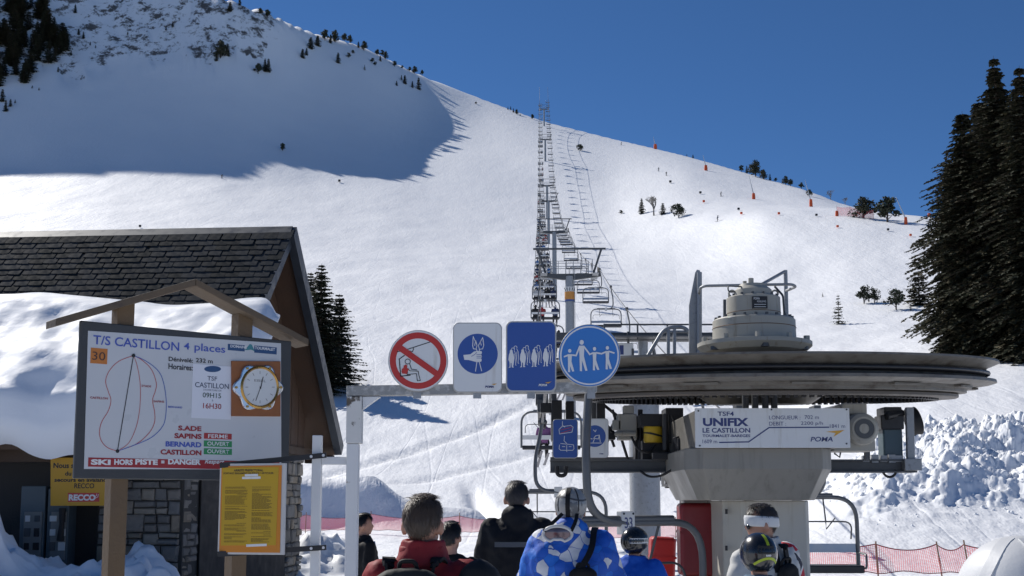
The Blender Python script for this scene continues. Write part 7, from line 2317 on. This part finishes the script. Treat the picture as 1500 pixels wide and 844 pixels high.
# ================================================================== riders on the chairs
def rider_mesh():
    mb = MB()
    mb.loft([(0, y, z, rx, ry) for y, z, rx, ry in ((.0, -.05, .17, .15), (.0, .12, .17, .13), (-.01, .35, .21, .15), (-.01, .5, .19, .13), (0, .58, .08, .08))], 14)
    mb.ell((0, .02, .72), (.11, .125, .13))
    mb.capsule((0, 0, .55), (0, .01, .68), .06, .06)
    for s in (-1, 1):
        mb.capsule((s*.2, 0, .48), (s*.25, .12, .24), .075, .065); mb.capsule((s*.25, .12, .24), (s*.15, .34, .2), .06, .05)
        mb.capsule((s*.10, .02, .02), (s*.12, .46, .03), .095, .08); mb.capsule((s*.12, .46, .03), (s*.12, .50, -.38), .078, .065)
        mb.capsule((s*.12, .46, -.44), (s*.12, .62, -.46), .065, .06)
    me = remesh(mb, .035, 2)
    return me
RM = rider_mesh()
HM = {}
JC = {'red': (.36, .03, .03), 'black': (.015, .015, .017), 'navy': (.02, .035, .10), 'blue': (.03, .14, .38), 'white': (.5, .5, .5), 'violet': (.22, .09, .22), 'grey': (.12, .12, .13)}
HC = {'black': (.012, .012, .013), 'white': (.5, .5, .5), 'red': (.3, .03, .03)}
for jn, jc in JC.items():
    for hn in ('black', 'white'):
        m_ = RM.copy()
        for mm in (mat('rider_jacket_' + jn, jc, .7, 0, var=.15), mat('rider_trousers', (.02, .02, .025), .7), mat('rider_helmet_' + hn, HC[hn], .35), BOOT): m_.materials.append(mm)
        mi = []
        for p_ in m_.polygons:
            c = p_.center
            mi.append(2 if c.z > .63 else (3 if c.z < -.36 else (1 if (c.z < .10 and c.y > -.1) or c.z < .0 else 0)))
        m_.polygons.foreach_set('material_index', mi); HM[(jn, hn)] = m_
mb = MB(); mb.box((0, 0, 0), (.09, 1.6, .015)); mb.box((0, .86, .04), (.09, .16, .012), Matrix.Rotation(R(25), 3, 'X')); SKI = mb.mesh('ski', mat('ski_top', (.10, .10, .12), .4, 0, var=.3))
rg = random.Random(23)
FIX = {1: (None, 'violet', 'black', None), 4: ('black', 'red', None, 'navy'), 2: ('black', None, 'navy', 'red')}
SEATN = ('far left', 'inner left', 'inner right', 'far right')
for ci, (Y, c) in enumerate(LEFT):
    if ci == 0 or Y > 520: continue
    seats = FIX.get(ci) or tuple(rg.choice(['black', 'black', 'navy', 'red', 'blue', 'grey', 'white', None, None]) for _ in range(4))
    if ci > 14 and rg.random() < .25: continue
    for si, jn in enumerate(seats):
        if not jn: continue
        hn = rg.choice(('black', 'black', 'white'))
        x = .34 - .72 + .48 * si
        mw = Matrix.Translation(c.location) @ Matrix.Rotation(c.rotation_euler.z, 4, 'Z')
        p = mw @ Vector((x, .12, -2.72 + .15))
        t = empty('chairlift_rider', p, c.rotation_euler.z + R(rg.uniform(-6, 6)), 'rider in a %s jacket on the %s seat of the %s chair going up' % (jn, SEATN[si], ordinal(ci + 1)), 'person', 'skiers riding up on the chairs')
        put(bpy.data.objects.new('body', HM[(jn, hn)]), t)
        if Y < 220:
            for s in (-1, 1):
                o = bpy.data.objects.new('ski', SKI); o.location = (s * .12, .62, -.53); o.rotation_euler = (R(-12 + rg.uniform(-8, 8)), 0, R(rg.uniform(-6, 6))); put(o, t)
# ---- skiers far out on the piste
def skier_mesh():
    mb = MB()
    mb.loft([(0, y, z, rx, ry) for y, z, rx, ry in ((-.08, .78, .17, .14), (-.02, 1.0, .17, .14), (.08, 1.28, .21, .15), (.1, 1.40, .1, .09))], 12)
    mb.ell((0, .15, 1.55), (.11, .12, .13)); mb.capsule((0, .1, 1.36), (0, .13, 1.5), .06, .06)
    for s in (-1, 1):
        mb.capsule((s*.2, .08, 1.32), (s*.33, .12, 1.08), .07, .06); mb.capsule((s*.33, .12, 1.08), (s*.3, .36, 1.0), .055, .045)
        mb.capsule((s*.1, -.08, .8), (s*.13, .12, .48), .1, .08); mb.capsule((s*.13, .12, .48), (s*.13, -.02, .1), .075, .065); mb.capsule((s*.13, -.04, .06), (s*.13, .14, .05), .06, .055)
    return remesh(mb, .04, 2)
SKM = skier_mesh()
for i, (u, v, jn) in enumerate(((965, 251, 'grey'), (976, 258, 'black'), (1056, 288, 'grey'), (1051, 325, 'navy'), (910, 213, 'black'), (325, 262, 'black'))):
    g = ground(u, v)
    m_ = SKM.copy()
    for mm in (MATS['rider_jacket_' + jn], MATS['rider_trousers'], MATS['rider_helmet_black']): m_.materials.append(mm)
    m_.polygons.foreach_set('material_index', [2 if p_.center.z > 1.45 else (1 if p_.center.z < .85 else 0) for p_ in m_.polygons])
    t = empty('skier', g, R(150 + 40 * i), 'tiny skier in %s on the piste, %s of the scattered skiers' % (jn, ordinal(i + 1)), 'person', 'skiers on the far piste')
    put(bpy.data.objects.new('body', m_), t)
    for s in (-1, 1):
        o = bpy.data.objects.new('ski', SKI); o.location = (s * .13, .05, .02); put(o, t)
